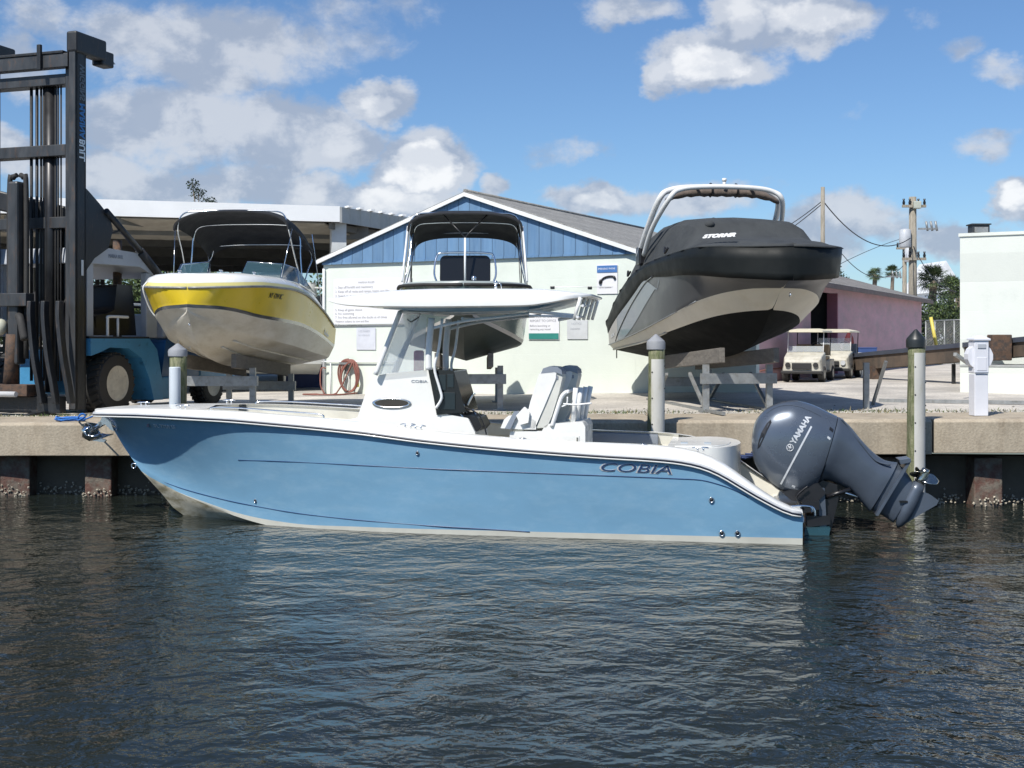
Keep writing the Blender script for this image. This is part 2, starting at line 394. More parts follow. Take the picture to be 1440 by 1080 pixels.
# ================================================================ water and ground
def build_water():
    m = bpy.data.materials.new('canal_water'); m.use_nodes = True; nt = m.node_tree; N = nt.nodes; Lk = nt.links; bs = N['Principled BSDF']
    bs.inputs['Base Color'].default_value = (.014, .018, .015, 1); bs.inputs['Roughness'].default_value = .035; bs.inputs['IOR'].default_value = 1.333
    tc = N.new('ShaderNodeTexCoord')
    def nz(scale, st, rot, det=3, rough=.5, dist=.0):
        mp = N.new('ShaderNodeMapping'); mp.inputs['Scale'].default_value = st; mp.inputs['Rotation'].default_value = (0, 0, R(rot)); Lk.new(tc.outputs['Object'], mp.inputs[0])
        n = N.new('ShaderNodeTexNoise'); n.inputs['Scale'].default_value = scale; n.inputs['Detail'].default_value = det; n.inputs['Roughness'].default_value = rough; n.inputs['Distortion'].default_value = dist
        Lk.new(mp.outputs[0], n.inputs['Vector']); return n.outputs['Fac']
    def bump(h, strength, dist, prev=None):
        b = N.new('ShaderNodeBump'); b.inputs['Strength'].default_value = strength; b.inputs['Distance'].default_value = dist; Lk.new(h, b.inputs['Height'])
        if prev: Lk.new(prev, b.inputs['Normal'])
        return b.outputs[0]
    patch = N.new('ShaderNodeMapRange'); patch.inputs[1].default_value = .35; patch.inputs[2].default_value = .65; patch.inputs[3].default_value = .45; patch.inputs[4].default_value = 1.25
    Lk.new(nz(.32, (.6, 1.2, 1), 30, 2), patch.inputs[0])
    def mul(h):
        q = N.new('ShaderNodeMath'); q.operation = 'MULTIPLY'; Lk.new(h, q.inputs[0]); Lk.new(patch.outputs[0], q.inputs[1]); return q.outputs[0]
    b1 = bump(nz(.9, (1, 1.2, 1), 25, 2), 1, .10)
    b2 = bump(mul(nz(3.1, (1.0, 1.15, 1), -24, 2, .5, .9)), 1, .044, b1)
    b2b = bump(mul(nz(5.6, (1.1, 1.0, 1), 33, 3, .55, .6)), 1, .022, b2)
    b3 = bump(nz(15, (1, 1.1, 1), 8, 2, .5, .2), 1, .0065, b2b)
    Lk.new(b3, bs.inputs['Normal'])
    mb = MB(); mb.add([(-400, -300, 0), (400, -300, 0), (400, wall_y(400)+.9, 0), (-400, wall_y(-400)+.9, 0)], [(0, 1, 2, 3)])
    o = mb.build('water', m); tag(o, kind='structure')
    mb = MB(); mb.add([(-400, -300, -2.2), (400, -300, -2.2), (400, wall_y(400)+1.2, -2.2), (-400, wall_y(-400)+1.2, -2.2)], [(0, 1, 2, 3)])
build_water()
def build_ground():
    m = mat('pale_marl_yard', (.55, .51, .45), .95, var=.13, scale=.35, bump=.5, bscale=25, col2=(.37, .345, .31), mix=(.42, .62), fine=.18)
    mb = MB(); xs = [-900, -300, -80, -40, -25]+[i*1.0 for i in range(-20, 25)]+[30, 40, 80, 300, 900]
    off = [1.5, 1.9, 2.4, 3, 4, 5, 6, 7, 8, 10, 12, 14, 18, 24, 34, 50, 90, 200, 900, 2500]
    vs = []
    for d in off:
        for x in xs:
            y = wall_y(max(-60, min(60, x)))+d
            vs.append((x, y, G(x, y)+.012*math.sin(x*1.7+y)*(1 if 2 < d < 30 else 0)))
    n = len(xs); fs = [(j*n+i, j*n+i+1, (j+1)*n+i+1, (j+1)*n+i) for j in range(len(off)-1) for i in range(n-1)]
    mb.add(vs, fs, 0, True); o = mb.build('ground', m); tag(o, kind='structure')
build_ground()

WD = Vector((1, -.0857, 0)).normalized(); WN = Vector((.0857, 1, 0)).normalized()   # along / into the seawall
def on_wall(x, d, z): return Vector((x, wall_y(x)+d, z))
def build_seawall():
    t = thing('seawall', 'tan concrete seawall cap on dark piles behind the blue boat', 'seawall', (0, 18.8, 0))
    joints = [-40, -24, -15.2, -8.9, -2.3, 2.15, 6.18, 12.4, 20, 45]
    for i in range(len(joints)-1):
        a, b = joints[i]+.012, joints[i+1]-.012
        rings = []
        n = max(2, int((b-a)/1.2))
        for k in range(n+1):
            x = a+(b-a)*k/n; zt = G(x, 19)+.004*math.sin(x*3); zb = zt-.50-(.02 if i % 2 else 0)
            dy = .012*math.sin(x*2.1)+(.02 if i % 2 else 0)
            rings.append([on_wall(x, dy, zb), on_wall(x, dy-.005, zt-.04), on_wall(x, dy+.05, zt), on_wall(x, 1.62, zt+.005), on_wall(x, 1.62, zb)])
        mb = MB(); mb.loft(rings, True, True, smooth=False); mb.build('cap', M_concrete, t, True, bevel=.012)
    mb = MB(); mb.loft([[on_wall(x, .64, -2), on_wall(x, .64, .72), on_wall(x, .95, .72), on_wall(x, .95, -2)] for x in (-40, -10, 0, 10, 45)], True, True, smooth=False)
    mb.build('sheet_wall', M_concd, t, True)
    pm = mat('oyster_stained_pile', (.11, .055, .042), .9, var=.35, scale=4, bump=.6, bscale=25, col2=(.15, .13, .105), mix=(.4, .6))
    i = 0; x = -16.05
    while x < 20:
        mb = MB(); wdt = .42 if i % 3 else .47
        mb.beam(on_wall(x, .50, -1.8), on_wall(x, .50, .72), .40, wdt, up=(1, 0, 0)); mb.build('pile', pm, t, True, bevel=.02)
        x += 1.36; i += 1
    rnd = random.Random(3)
    mb = MB()
    for k in range(1500):
        x = rnd.uniform(-12, 12); ph = ((x+16.05+.68) % 1.36)-.68
        d = .29 if abs(ph) < .24 else rnd.choice([.58, .60, .6])
        z = rnd.gauss(.06, .06); r = rnd.uniform(.010, .028)
        if z < -.03 or z > .24: continue
        c = on_wall(x, d, z)
        q = Matrix.Rotation(rnd.uniform(0, 6), 3, 'Y') @ Matrix.Rotation(rnd.uniform(-.6, .6), 3, 'X')
        vs = [c+q @ Vector(v)*r for v in ((-1, -.6, 0), (0, -.9, .9), (1, -.5, .2), (.3, -.7, -1), (0, -1.5, 0), (0, .4, 0))]
        mb.add(vs, [(0, 1, 4), (1, 2, 4), (2, 3, 4), (3, 0, 4), (0, 5, 1), (1, 5, 2), (2, 5, 3), (3, 5, 0)])
    om = mat('oyster_shell', (.38, .34, .27), .7, var=.4, scale=9)
    o = mb.build('oysters', om); tag(o, kind='stuff')
build_seawall()

def weeds():
    rnd = random.Random(5); mb = MB()
    for k in range(5200):
        x = rnd.uniform(-14, 13); 
        if math.sin(x*1.3)+math.sin(x*3.1+1)*.7 < rnd.uniform(-1.9, 1.2): continue
        y = wall_y(x)+rnd.gauss(1.85, .16); h = rnd.uniform(.02, .085)*(1.25 if rnd.random() < .1 else .8); a = rnd.uniform(0, 6.28); z = G(x, y)-.005
        dx, dy = math.cos(a)*.010, math.sin(a)*.010; lx, ly = rnd.gauss(0, .03), rnd.gauss(0, .03)
        mb.add([(x-dx, y-dy, z), (x+dx, y+dy, z), (x+lx, y+ly, z+h)], [(0, 1, 2)], 0 if rnd.random() < .6 else 1)
    o = mb.build('weeds', [mat('weed_green', (.06, .10, .025), .8, var=.4, scale=2), mat('weed_straw', (.25, .21, .11), .9, var=.3)], recalc=False); tag(o, kind='stuff')
    mb = MB()
    for k in range(2600):
        x = rnd.uniform(-14, 13); y = wall_y(x)+1.55+abs(rnd.gauss(0, .55)); r = rnd.uniform(.008, .03); z = G(x, y)+r*.2
        vs = [(x+r*rnd.uniform(.6, 1.2)*a, y+r*rnd.uniform(.6, 1.2)*b, z+r*.7*c) for a, b, c in ((1, 0, 0), (0, 1, 0), (-1, 0, 0), (0, -1, 0), (0, 0, 1))]
        mb.add(vs, [(0, 1, 4), (1, 2, 4), (2, 3, 4), (3, 0, 4)], rnd.choice([0, 0, 1]))
    o = mb.build('gravel', [mat('pebble', (.42, .40, .35), .9, var=.3, scale=7), mat('dark_pebble', (.12, .11, .09), .9)], recalc=False); tag(o, kind='stuff')
weeds()
# ================================================================ the blue boat
BOW = Vector((-5.96, 17.78, 0)); YAW = R(-10); LEN = 9.8
UX = Vector((math.cos(YAW), math.sin(YAW), 0)); UY = Vector((-math.sin(YAW), math.cos(YAW), 0))
def hb(s): return interp([(0, 0), (.10, .20), (.35, .42), (.8, .66), (1.5, .90), (2.4, 1.08), (3.6, 1.22), (5, 1.29), (7.5, 1.30), (9.0, 1.25), (9.8, 1.17)], s)[0]
def L(px, py, yl=0.0):
    """photo pixel -> point of the boat's own frame on the plane/sheet y=yl(s)"""
    k = (px-720)/F; s = 4
    for _ in range(30):
        y = yl(s) if callable(yl) else yl
        s = (k*BOW.y-BOW.x+y*(UY.y*k-UY.x))/(UX.x-UX.y*k)
    y = yl(s) if callable(yl) else yl
    W = BOW+UX*s+UY*y
    return Vector((s, y, EYE-(py-480)*W.y/F))
near = lambda s: -hb(s)
ROOT = thing('centre_console_boat', 'long sky blue centre console boat moored in front of the seawall', 'boat', BOW, YAW)

sheer_px = [(133, 583), (160, 583), (200, 584), (300, 589), (400, 597), (500, 607), (600, 620), (700, 630), (800, 638), (860, 642), (910, 645), (945, 648), (975, 653), (1000, 661), (1020, 671), (1040, 683), (1060, 695), (1080, 706), (1100, 716), (1118, 722), (1134, 724)]
sh = [(max(0, p.x) if i else 0.0, p.z) for i, p in enumerate(L(a, b, near) for a, b in sheer_px)]
T = []
for s, z in sh:
    if not T or s > T[-1][0]+.02: T.append((s, z))
ZS = T
def zs(s): return interp(ZS, s)[0]
stem = [L(a, b, 0) for a, b in [(150, 590), (170, 622), (196, 659), (211, 676), (230, 697), (246, 716)]]
KEEL = [(0.0, 0, zs(0))]+[(p.x, 0, p.z) for p in stem]+[(stem[-1].x+.5, 0, -.16), (3.0, 0, -.33), (6, 0, -.40), (LEN, 0, -.42)]
cyt = [(stem[2].x-.02, 0.0), (stem[3].x+.06, .06), (1.5, .26), (2.2, .50), (3.0, .74), (4, .95), (5.2, 1.07), (LEN, 1.12)]
cy = lambda s: -interp(cyt, s)[0]
chine_px = [(211, 671), (235, 684), (253, 693), (294, 708), (336, 722), (378, 731), (433, 738), (500, 740.5), (600, 744), (700, 746.5), (800, 749), (900, 751.5), (1000, 754), (1125, 757)]
CH = []
for a, b in chine_px:
    p = L(a, b, cy)
    if not CH or p.x > CH[-1][0]+.02: CH.append((p.x, p.z))
def keelz(s): return interp([(a, c) for a, _, c in KEEL], s)[0]
def czt(s):
    if s <= CH[0][0]: return keelz(s)
    return interp(CH, s)[0]
st = sorted(set([0, .03, .08, .14, .22, .32, .45]+[round(.55+.16*i, 3) for i in range(int((LEN-.55)/.16)+1)]+[LEN]))
keel_t = [(s, 0, keelz(s)) for s in st]
chine_t = [(s, -cy(s) if s > CH[0][0] else 0, czt(s)) for s in st]
chine2_t = [(s, (-cy(s)-.012*min(1, max(0, (s-1.5)))) if s > CH[0][0] else 0, czt(s)-min(.085, max(0, (s-1.3)*.05))) for s in st]
sheer_t = [(s, hb(s), zs(s)) for s in st]
fl = lambda s: 1.0+.85*math.exp(-(s/2.6)**2)
def hull_pt(s, w, off=0):
    """point on the near topside, w=0 chine .. 1 sheer"""
    y0 = -cy(s) if s > CH[0][0] else 0; z0 = czt(s)
    y = y0+(hb(s)-y0)*w**fl(s)
    return Vector((s, -y-off, z0+(zs(s)-z0)*w))
def hull_at(px, py, off=.004):
    """near-side hull point seen at a photo pixel"""
    p = L(px, py, lambda s: -hb(s)*.95)
    for _ in range(30):
        s = p.x; z0 = czt(s); w = max(0, min(1, (p.z-z0)/max(.05, zs(s)-z0)))
        yv = hull_pt(s, w).y; p = L(px, py, yv)
    return Vector((p.x, p.y-off, p.z))
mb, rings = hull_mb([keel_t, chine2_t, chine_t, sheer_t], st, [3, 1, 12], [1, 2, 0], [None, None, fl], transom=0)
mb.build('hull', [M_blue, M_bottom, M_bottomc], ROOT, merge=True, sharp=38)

# rub rail: white shoe with dark insert and bright strip
def side_tube(name, pts_fn, s0, s1, r, m, n=90, sides=(-1, 1), seg=6):
    for sd in sides:
        mb = MB(); P_ = [pts_fn(s0+(s1-s0)*i/n) for i in range(n+1)]
        mb.tube([(p.x, p.y*(-sd), p.z) for p in P_], r, seg); mb.build(name, m, ROOT)
M_rail = mat('rub_rail_vinyl', (.50, .51, .52), .35, var=.1)
M_blk = M_dark
side_tube('rub_rail', lambda s: Vector((s, -hb(s)-.012, zs(s)+.010)), .0, LEN-.02, .024, M_rail)
side_tube('rail_insert', lambda s: Vector((s, -hb(s)-.030, zs(s)-.004)), .0, LEN-.02, .012, M_blk)
side_tube('rail_strip', lambda s: Vector((s, -hb(s)-.022, zs(s)-.026)), .0, LEN-.02, .014, M_white)

# gunwale cap and foredeck
def capz(s): return zs(s)+interp([(0, .05), (.4, .075), (3, .105), (6.5, .12), (8.1, .15), (8.7, .14), (9.5, .06), (9.8, .03)], s)[0]
def inner(s): return max(0.0, hb(s)-interp([(0, .3), (1.5, .34), (3, .30), (8, .30), (9.0, .32), (9.8, .25)], s)[0]) if s > 1.25 else 0
WELL0, WELL1 = 1.9, 8.15
cst = [s for s in st if s > 0]
mb = MB()
for sd in (-1, 1):
    rg = []
    for s in st:
        h = hb(s); z = zs(s); c = capz(s); i = inner(s)
        k = min(1, h/.5)
        pts = [(h-.002, z-.01), (h+.008, z+.02), (h-.02*k, z+(c-z)*.55), (h-.06*k, z+(c-z)*.88), (h-.12*k, c), (max(i+.04, h-.22*k) if s > 1.9 else (h-.12*k)*.6, c+.006), (i+.02 if s > 1.9 else .0, c+(.0 if s > 1.9 else .02))]
        rg.append([(s, sd*max(0, y), zz) for y, zz in pts])
    mb.loft(rg, closed=False, cap=False)
mb.build('gunwale_cap', M_white, ROOT, merge=True, sharp=50)
# cockpit liner
mb = MB()
SOLE = .52
for sd in (-1, 1):
    rg = []
    for s in [x for x in st if WELL0-.05 <= x <= WELL1+.2]:
        i = inner(s)+.02; c = capz(s)
        sole = SOLE+(.42 if s < 3.1 else 0); zf = min(sole, c-.25); wv = max(0, min(1, (zf-czt(s))/(zs(s)-czt(s)))); iw = min(i+.12, -hull_pt(s, wv).y-.05)
        rg.append([(s, sd*i, c+.002), (s, sd*(i+.03), c-.03), (s, sd*(i+.05), c-.16), (s, sd*min(i+.10, iw+.03), c-.22), (s, sd*iw, zf), (s, 0, zf)])
    mb.loft(rg, closed=False, cap=False, smooth=False)
mb.build('cockpit_liner', M_cream, ROOT, merge=True, sharp=30)
a = WELL0; i = inner(a)+.02
mb = MB(); mb.loft([[(a, -i, capz(a)), (a, i, capz(a)), (a, i*.8, 1.12), (a, -i*.8, 1.12)], [(a-.05, -i, capz(a)), (a-.05, i, capz(a)), (a-.05, i*.8, 1.12), (a-.05, -i*.8, 1.12)]], True, True, smooth=False)
mb.build('locker_bulkhead', M_cream, ROOT)
# pad added inside the far gunwale, its grey standing for the coaming's shade
M_coshade = mat('coaming_shade_grey', (.17, .19, .22), .6, var=.1)
for (s0, s1) in ((5.95, 7.95),):
    mb = MB(); rg = []
    for k in range(13):
        s = s0+(s1-s0)*k/12; i = inner(s); c = capz(s)
        rg.append([(s, i-.02, c-.03), (s, i+.035, c-.02), (s, i+.035, c-.34), (s, i-.02, c-.32), (s, i-.045, c-.18)])
    mb.loft(rg); mb.build('coaming_shade_pad', M_coshade, ROOT, bevel=.01)
for (s0, s1) in ((2.6, 3.6), (2.75, 3.5)):
    pass
# bow cushions (cream lumps visible over the near gunwale)
mb = MB(); mb.loft([[(2.15, y*.55, 1.30), (2.15, y*.60, 1.06)] if False else [(x, -inner(x)+.1, 1.10), (x, -inner(x)+.1, 1.24), (x, inner(x)-.1, 1.24), (x, inner(x)-.1, 1.10)] for x in (2.1, 2.5, 2.9, 3.25)], True, True, smooth=False)
mb.build('bow_cushion', M_seat, ROOT, bevel=.03)
# grab rails at the bow, low on the far cap
for sd in (1, -1):
    pts = [Vector((s, sd*(inner(s)+.10), capz(s)+h)) for s, h in ((2.1, .0), (2.16, .035), (2.6, .045), (3.2, .045), (3.7, .045), (3.76, .0))]
    mb = MB(); mb.tube(smooth_path(pts, 5), .011, 6); mb.build('bow_rail', M_chrome, ROOT)
def cleat(s, y, z, ang=0, parent=ROOT):
    mb = MB(); q = Matrix.Rotation(ang, 3, 'Z'); c = Vector((s, y, z))
    mb.tube([c+q @ Vector(v) for v in ((-.10, 0, .040), (-.06, 0, .047), (.06, 0, .047), (.10, 0, .040))], [.007, .011, .011, .007], 8)
    for dx in (-.035, .035): mb.cyl(c+q @ Vector((dx, 0, 0)), c+q @ Vector((dx, 0, .045)), .013, .009, 8)
    return mb.build('cleat', M_chrome, parent)
for s, y in ((.62, .25), (1.7, -.78), (1.7, .78), (4.9, -1.10), (4.9, 1.10), (6.6, 1.12)): cleat(s, y, capz(s)+.004)
for a, b in ((588, 602),):
    p = L(a, b, lambda s: -hb(s)+.14); cleat(p.x, p.y, capz(p.x)+.004)
p = L(985, 634, -1.08); cleat(p.x, p.y, capz(p.x)+.02, R(-4))
# small gunwale rod holders
for a, b in ((735, 622), (905, 627)):
    p = L(a, b, lambda s: -hb(s)+.2); mb = MB(); mb.lathe([(.045, 0), (.05, .006), (.03, .012), (.028, .004)], (p.x, p.y, capz(p.x)+.003), seg=16); mb.build('rod_holder', M_chrome, ROOT)

# transom module: bait well with rounded end, splash well, rear cap
mt = [L(930, 606, .0).x, L(1030, 615, 0).x]
x0 = L(938, 612, -.6).x; x1 = L(1042, 618, -.2).x; zt = L(1000, 624, 0).z
outl = []
for i in range(13):
    t = R(-90+180*i/12); outl.append((x1-.42+.42*math.cos(t), .30+.98*math.sin(t)*.98))
outl = [(x0, -.75)]+outl+[(x0, 1.05)]
mb = MB(); mb.prism([(x, y, .25) for x, y in outl], (0, 0, zt-.25), smooth=True); mb.build('transom_livewell', M_white, ROOT, bevel=.035, sharp=40, bseg=3)
mb = MB(); mb.prism([(x0+.1+(x-x0)*.75, y*.8, zt+.003) for x, y in outl], (0, 0, .014), smooth=False); mb.build('livewell_lid', M_white, ROOT, bevel=.006)
mb = MB()
for dx in (.2, .5): mb.box((x0+dx, -.15, zt+.024), (.09, .03, .012))
mb.build('lid_latch', M_chrome, ROOT)
# splash well floor and side slopes down to the transom
mb = MB(); rg = []
for k in range(16):
    s = 8.0+(LEN-8.0)*k/15; i = hb(s)-.20; c = capz(s)
    rg.append([(s, -i-.05, c-.005), (s, -i+.02, c-.04), (s, -i+.05, max(.16, c-.42)), (s, i-.05, max(.16, c-.42)), (s, i-.02, c-.04), (s, i+.05, c-.005)])
mb.loft(rg, closed=False, cap=False, smooth=False)
mb.build('splash_well', M_cream, ROOT, sharp=30)
# transom top
s = LEN; mb = MB(); mb.loft([[(s-.28, -1.10, .26), (s-.28, 1.10, .26), (s-.28, 1.10, .34), (s-.28, -1.10, .34)], [(s+.02, -1.13, .26), (s+.02, 1.13, .26), (s+.02, 1.13, .335), (s+.02, -1.13, .335)]], True, True, smooth=False); mb.build('transom_cap', M_white, ROOT, bevel=.02)
mb = MB(); mb.box((LEN-.6, 0, .22), (.5, 1.5, .30)); mb.build('motor_well_step', M_cream, ROOT, bevel=.04)
# stern eye, fold down ladder hardware
p = L(1124, 712, -.95); mb = MB()
mb.tube(smooth_path([(p.x-.14, -.95, .36), (p.x-.12, -.95, .43), (p.x+.12, -.93, .44), (p.x+.16, -.92, .37)], 5), .014, 8); mb.build('stern_handle', M_chrome, ROOT)
mb = MB(); mb.tube(smooth_path([(p.x-.10, -.82, .36), (p.x-.08, -.8, .42), (p.x+.16, -.8, .42), (p.x+.20, -.8, .30)], 5), .012, 8); mb.build('stern_handle', M_chrome, ROOT)

# pin stripes, through hulls, lettering on the near side
def hull_strip(name, px, r=.006, m=M_blk):
    pts = [hull_at(a, b, .001) for a, b in px]; mb = MB(); mb.tube(smooth_path(pts, 4), r, 6); return mb.build(name, m, ROOT)
M_navy = mat('navy_stripe', (.025, .06, .15), .3, var=.05)
hull_strip('pinstripe', [(335, 647), (400, 649), (500, 654), (600, 659), (700, 663), (800, 667), (880, 670), (950, 673), (985, 675), (1010, 681), (1030, 688), (1052, 699)], .006, M_navy)
hull_strip('pinstripe', [(207, 668), (250, 685), (300, 699), (350, 710), (420, 722), (500, 731), (600, 739), (700, 745), (745, 748)], .006, M_navy)
def thru(px, py, r=.032):
    p = hull_at(px, py, -.012); mb = MB(); mb.lathe([(r, -.006), (r*1.02, .018), (r*.9, .026), (r*.62, .022), (r*.55, .0), (.002, -.004)], (p.x, p.y, p.z), 'Y', 18, M=Matrix.Scale(-1, 3, Vector((0, 1, 0))))
    o = mb.build('hull_fitting', M_chrome, ROOT); mb = MB(); mb.lathe([(r*.58, -.002), (r*.58, .021), (.002, .0215)], (p.x, p.y, p.z), 'Y', 14, M=Matrix.Scale(-1, 3, Vector((0, 1, 0)))); mb.build('fitting_bore', M_black, o)
for a, b, r in ((1000.5, 703, .036), (1015, 750, .037), (1037, 750, .037), (587, 637, .026), (359, 704, .024)): thru(a, b, r)
# bow eye
p = L(190, 655, 0); mb = MB(); mb.tube(arc((p.x-.02, 0, p.z), .035, 0, 2*math.pi, 14, (1, 0, 0), (0, 0, 1))[:-1], .009, 6, closed=True); mb.build('bow_eye', M_chrome, ROOT)
def hull_text(s, size, px, px2, m, name='lettering', sx=1.0, shear=0, offset=0, off=.006):
    a = hull_at(*px, off); b = hull_at(*px2, off); up = hull_at(px[0], px[1]-14, off)-a
    return text(name, s, size, a, b-a, up, m, ROOT, sx=sx, shear=shear, offset=offset, ext=.002)
hull_text('COBIA', .155, (840, 662), (950, 667), M_silver, sx=1.93, shear=.25, offset=.006, off=.004)
hull_text('COBIA', .150, (841, 661.5), (951, 666.5), M_navy, sx=1.98, shear=.25, offset=-.001, off=.010)
hull_text('FL 7709 SF', .095, (219, 601), (264, 604), mat('registration_grey', (.60, .68, .76), .4), sx=.92, off=.014)
a = hull_at(205, 595, .008); b = hull_at(212, 600, .008)
mb = MB(); mb.box(((a.x+b.x)/2, (a.y+b.y)/2-.004, (a.z+b.z)/2), (.06, .006, .06), rz=R(-38)); mb.build('registration_sticker', M_navy, ROOT)

# ---------------- console
CW = .42
def cs(px, py, y=-CW): p = L(px, py, y); return (p.x, p.z)
body = [cs(*q) for q in ((488, 640), (497, 603), (507, 574), (517, 545), (526, 529), (545, 525), (570, 523), (605, 520), (612, 545), (621, 572), (630, 583), (658, 588), (668, 608), (672, 640))]
mb = MB(); mb.prism([(x, -CW, z) for x, z in body], (0, 2*CW, 0)); mb.build('console', M_white, ROOT, bevel=.035, bseg=3)
# console front seat
fs = [cs(*q) for q in ((470, 640), (476, 600), (486, 590), (499, 590), (500, 640))]
mb = MB(); mb.prism([(x, -.32, z) for x, z in fs], (0, .64, 0)); mb.build('console_seat', M_seat, ROOT, bevel=.03)
# helm panel: black, set back and leaning aft
dash = [cs(*q, -.36) for q in ((604, 519), (640, 521), (648, 548), (657, 579), (616, 583), (612, 560))]
mb = MB(); mb.prism([(x, -.44, z) for x, z in dash], (0, .80, 0)); CD = mb.build('helm_panel', mat('gloss_black_helm', (.008, .008, .009), .12, var=.1, coat=.5), ROOT, bevel=.012)
pa = L(612, 530, -.45); pb = L(634, 572, -.45)
for (a, b, c, d) in ((613, 527, 627, 549), (617, 552, 640, 576), (629, 526, 638, 545)):
    p, q = L(a, b, -.452), L(c, d, -.452)
    mb = MB(); mb.box(((p.x+q.x)/2, -.4475, (p.z+q.z)/2), (abs(q.x-p.x), .012, abs(p.z-q.z))); mb.build('helm_screen', mat('screen_glass', (.02, .03, .035), .05), CD, bevel=.004)
lo = [cs(*q, -.34) for q in ((628, 584), (640, 580), (672, 587), (678, 600), (672, 607), (650, 606), (634, 600))]
mb = MB(); mb.prism([(x, -.36, z) for x, z in lo], (0, .60, 0)); mb.build('helm_pod', M_black, ROOT, bevel=.02)
# steering wheel
c = L(659, 583, -.16); ax = Vector((.80, -.22, .56)).normalized()
u = ax.cross(Vector((0, 1, 0))).normalized(); v = ax.cross(u)
mb = MB(); mb.tube(arc(c, .20, 0, 2*math.pi, 32, u, v)[:-1], .014, 8, closed=True)
sw = mb.build('steering_wheel', M_chrome, ROOT)
mb = MB()
for k in range(5):
    t = 2*math.pi*k/5+.3; e = c+(u*math.cos(t)+v*math.sin(t))*.195
    mb.tube([c-ax*.05, (c+e)/2-ax*.04, e], [.016, .011, .009], 6)
mb.cyl(c-ax*.12, c-ax*.03, .035, .03, 14); mb.build('wheel_spokes', M_chrome, sw)
mb = MB(); q = L(662, 560, -.30); mb.tube(smooth_path([q+Vector((-.05, 0, -.10)), q, q+Vector((.05, 0, .07))], 4), [.02]*4+[.018]*4+[.028], 8); mb.build('throttle_lever', M_chrome, ROOT)
q = L(668, 575, -.3); mb = MB(); mb.tube(smooth_path([L(655, 573, -.38), L(672, 582, -.38), L(680, 596, -.38), L(684, 611, -.38)], 5), .010, 6); mb.build('cable', M_black, ROOT)
# oval port light
c = L(551, 567, -CW); mb = MB(); el = lambda rx, rz, y: [(c.x+rx*math.cos(t), y, c.z+rz*math.sin(t)) for t in [2*math.pi*i/28 for i in range(28)]]
mb.loft([el(.27, .072, -CW-.002), el(.268, .070, -CW-.016), el(.235, .054, -CW-.018), el(.225, .048, -CW-.006)], True, True); pl = mb.build('port_light', M_chrome, ROOT)
mb = MB(); mb.loft([el(.235, .053, -CW-.005), el(.235, .053, -CW-.0125)], True, True); mb.build('port_glass', mat('dark_port', (.05, .045, .04), .1), pl)
mb = MB(); p = L(578, 538, -CW-.004)
text('lettering', 'COBIA', .05, (p.x, -CW-.004, p.z), (1, 0, 0), (0, 0, 1), M_greyv, ROOT, sx=1.5)
text('lettering', '256 CC', .035, (p.x+.02, -CW-.004, p.z-.06), (1, 0, 0), (0, 0, 1), M_greyv, ROOT, sx=1.3) if False else None

# ---------------- hard top frame
def pipe(pts, r=.022, name='top_frame', m=M_alu, n=5, seg=8):
    mb = MB(); mb.tube(smooth_path(pts, n), r, seg); return mb.build(name, m, ROOT)
YN, YF = -.50, .50
for y in (YN, YF):
    pipe([L(*q, YN)+Vector((0, y-YN, 0)) for q in ((528, 527), (545, 484), (563, 438))], .034)
    pipe([L(*q, YN)+Vector((0, y-YN, 0)) for q in ((622, 448), (617, 490), (611, 517), (618, 545), (621, 560), (613, 574))], .019)
    pipe([L(*q, YN)+Vector((0, y-YN, 0)) for q in ((603, 520), (603, 490), (607, 447))], .045)
    if 0: pipe([L(*q, YN+.1)+Vector((0, y-YN-.1*(1 if y > 0 else 0)*2, 0)) for q in ((650, 448), (643, 495), (641, 522), (650, 550), (652, 566), (650, 584))], .019)
    pipe([L(*q, YN)+Vector((0, y-YN, 0)) for q in ((602, 463), (650, 452), (700, 446), (744, 441))], .020)
    pipe([L(*q, YN)+Vector((0, y-YN, 0)) for q in ((566, 437), (610, 439), (680, 437), (744, 435))], .020)
    if 0: pipe([L(*q, YN)+Vector((0, y-YN, 0)) for q in ((668, 447), (660, 500), (655, 523), (663, 552), (662, 562), (656, 570))], .016)
pipe([L(552, 524, .45), L(562, 500, .45), L(588, 445, .45)], .015)
for q in ((563, 438), (607, 441), (650, 448), (744, 438)):
    p = L(*q, YN); pipe([p, p+Vector((0, 1.0, 0))], .02)
# clear enclosure / windshield
def pane(px, y, name='windshield', m=M_glass, th=.006):
    pts = [L(a, b, y) for a, b in px]; mb = MB(); mb.prism([(p.x, y, p.z) for p in pts], (0, th, 0)); return mb.build(name, m, ROOT)
pane([(532, 527), (567, 440), (600, 444), (596, 521)], -.48, 'side_curtain')
pane([(532, 527), (567, 440), (600, 444), (596, 521)], .48, 'side_curtain')
a, b = L(530, 527, -.48), L(565, 440, -.48)
mb = MB(); mb.prism([a, b, b+Vector((0, .96, 0)), a+Vector((0, .96, 0))], (.006, 0, 0)); mb.build('windshield', M_glass, ROOT)
mb = MB(); p = L(573, 449, -.485); q = L(578, 453, -.485); r = L(589, 446, -.485); mb.tube([p, q, r], .008, 6); mb.build('curtain_strap', M_black, ROOT)
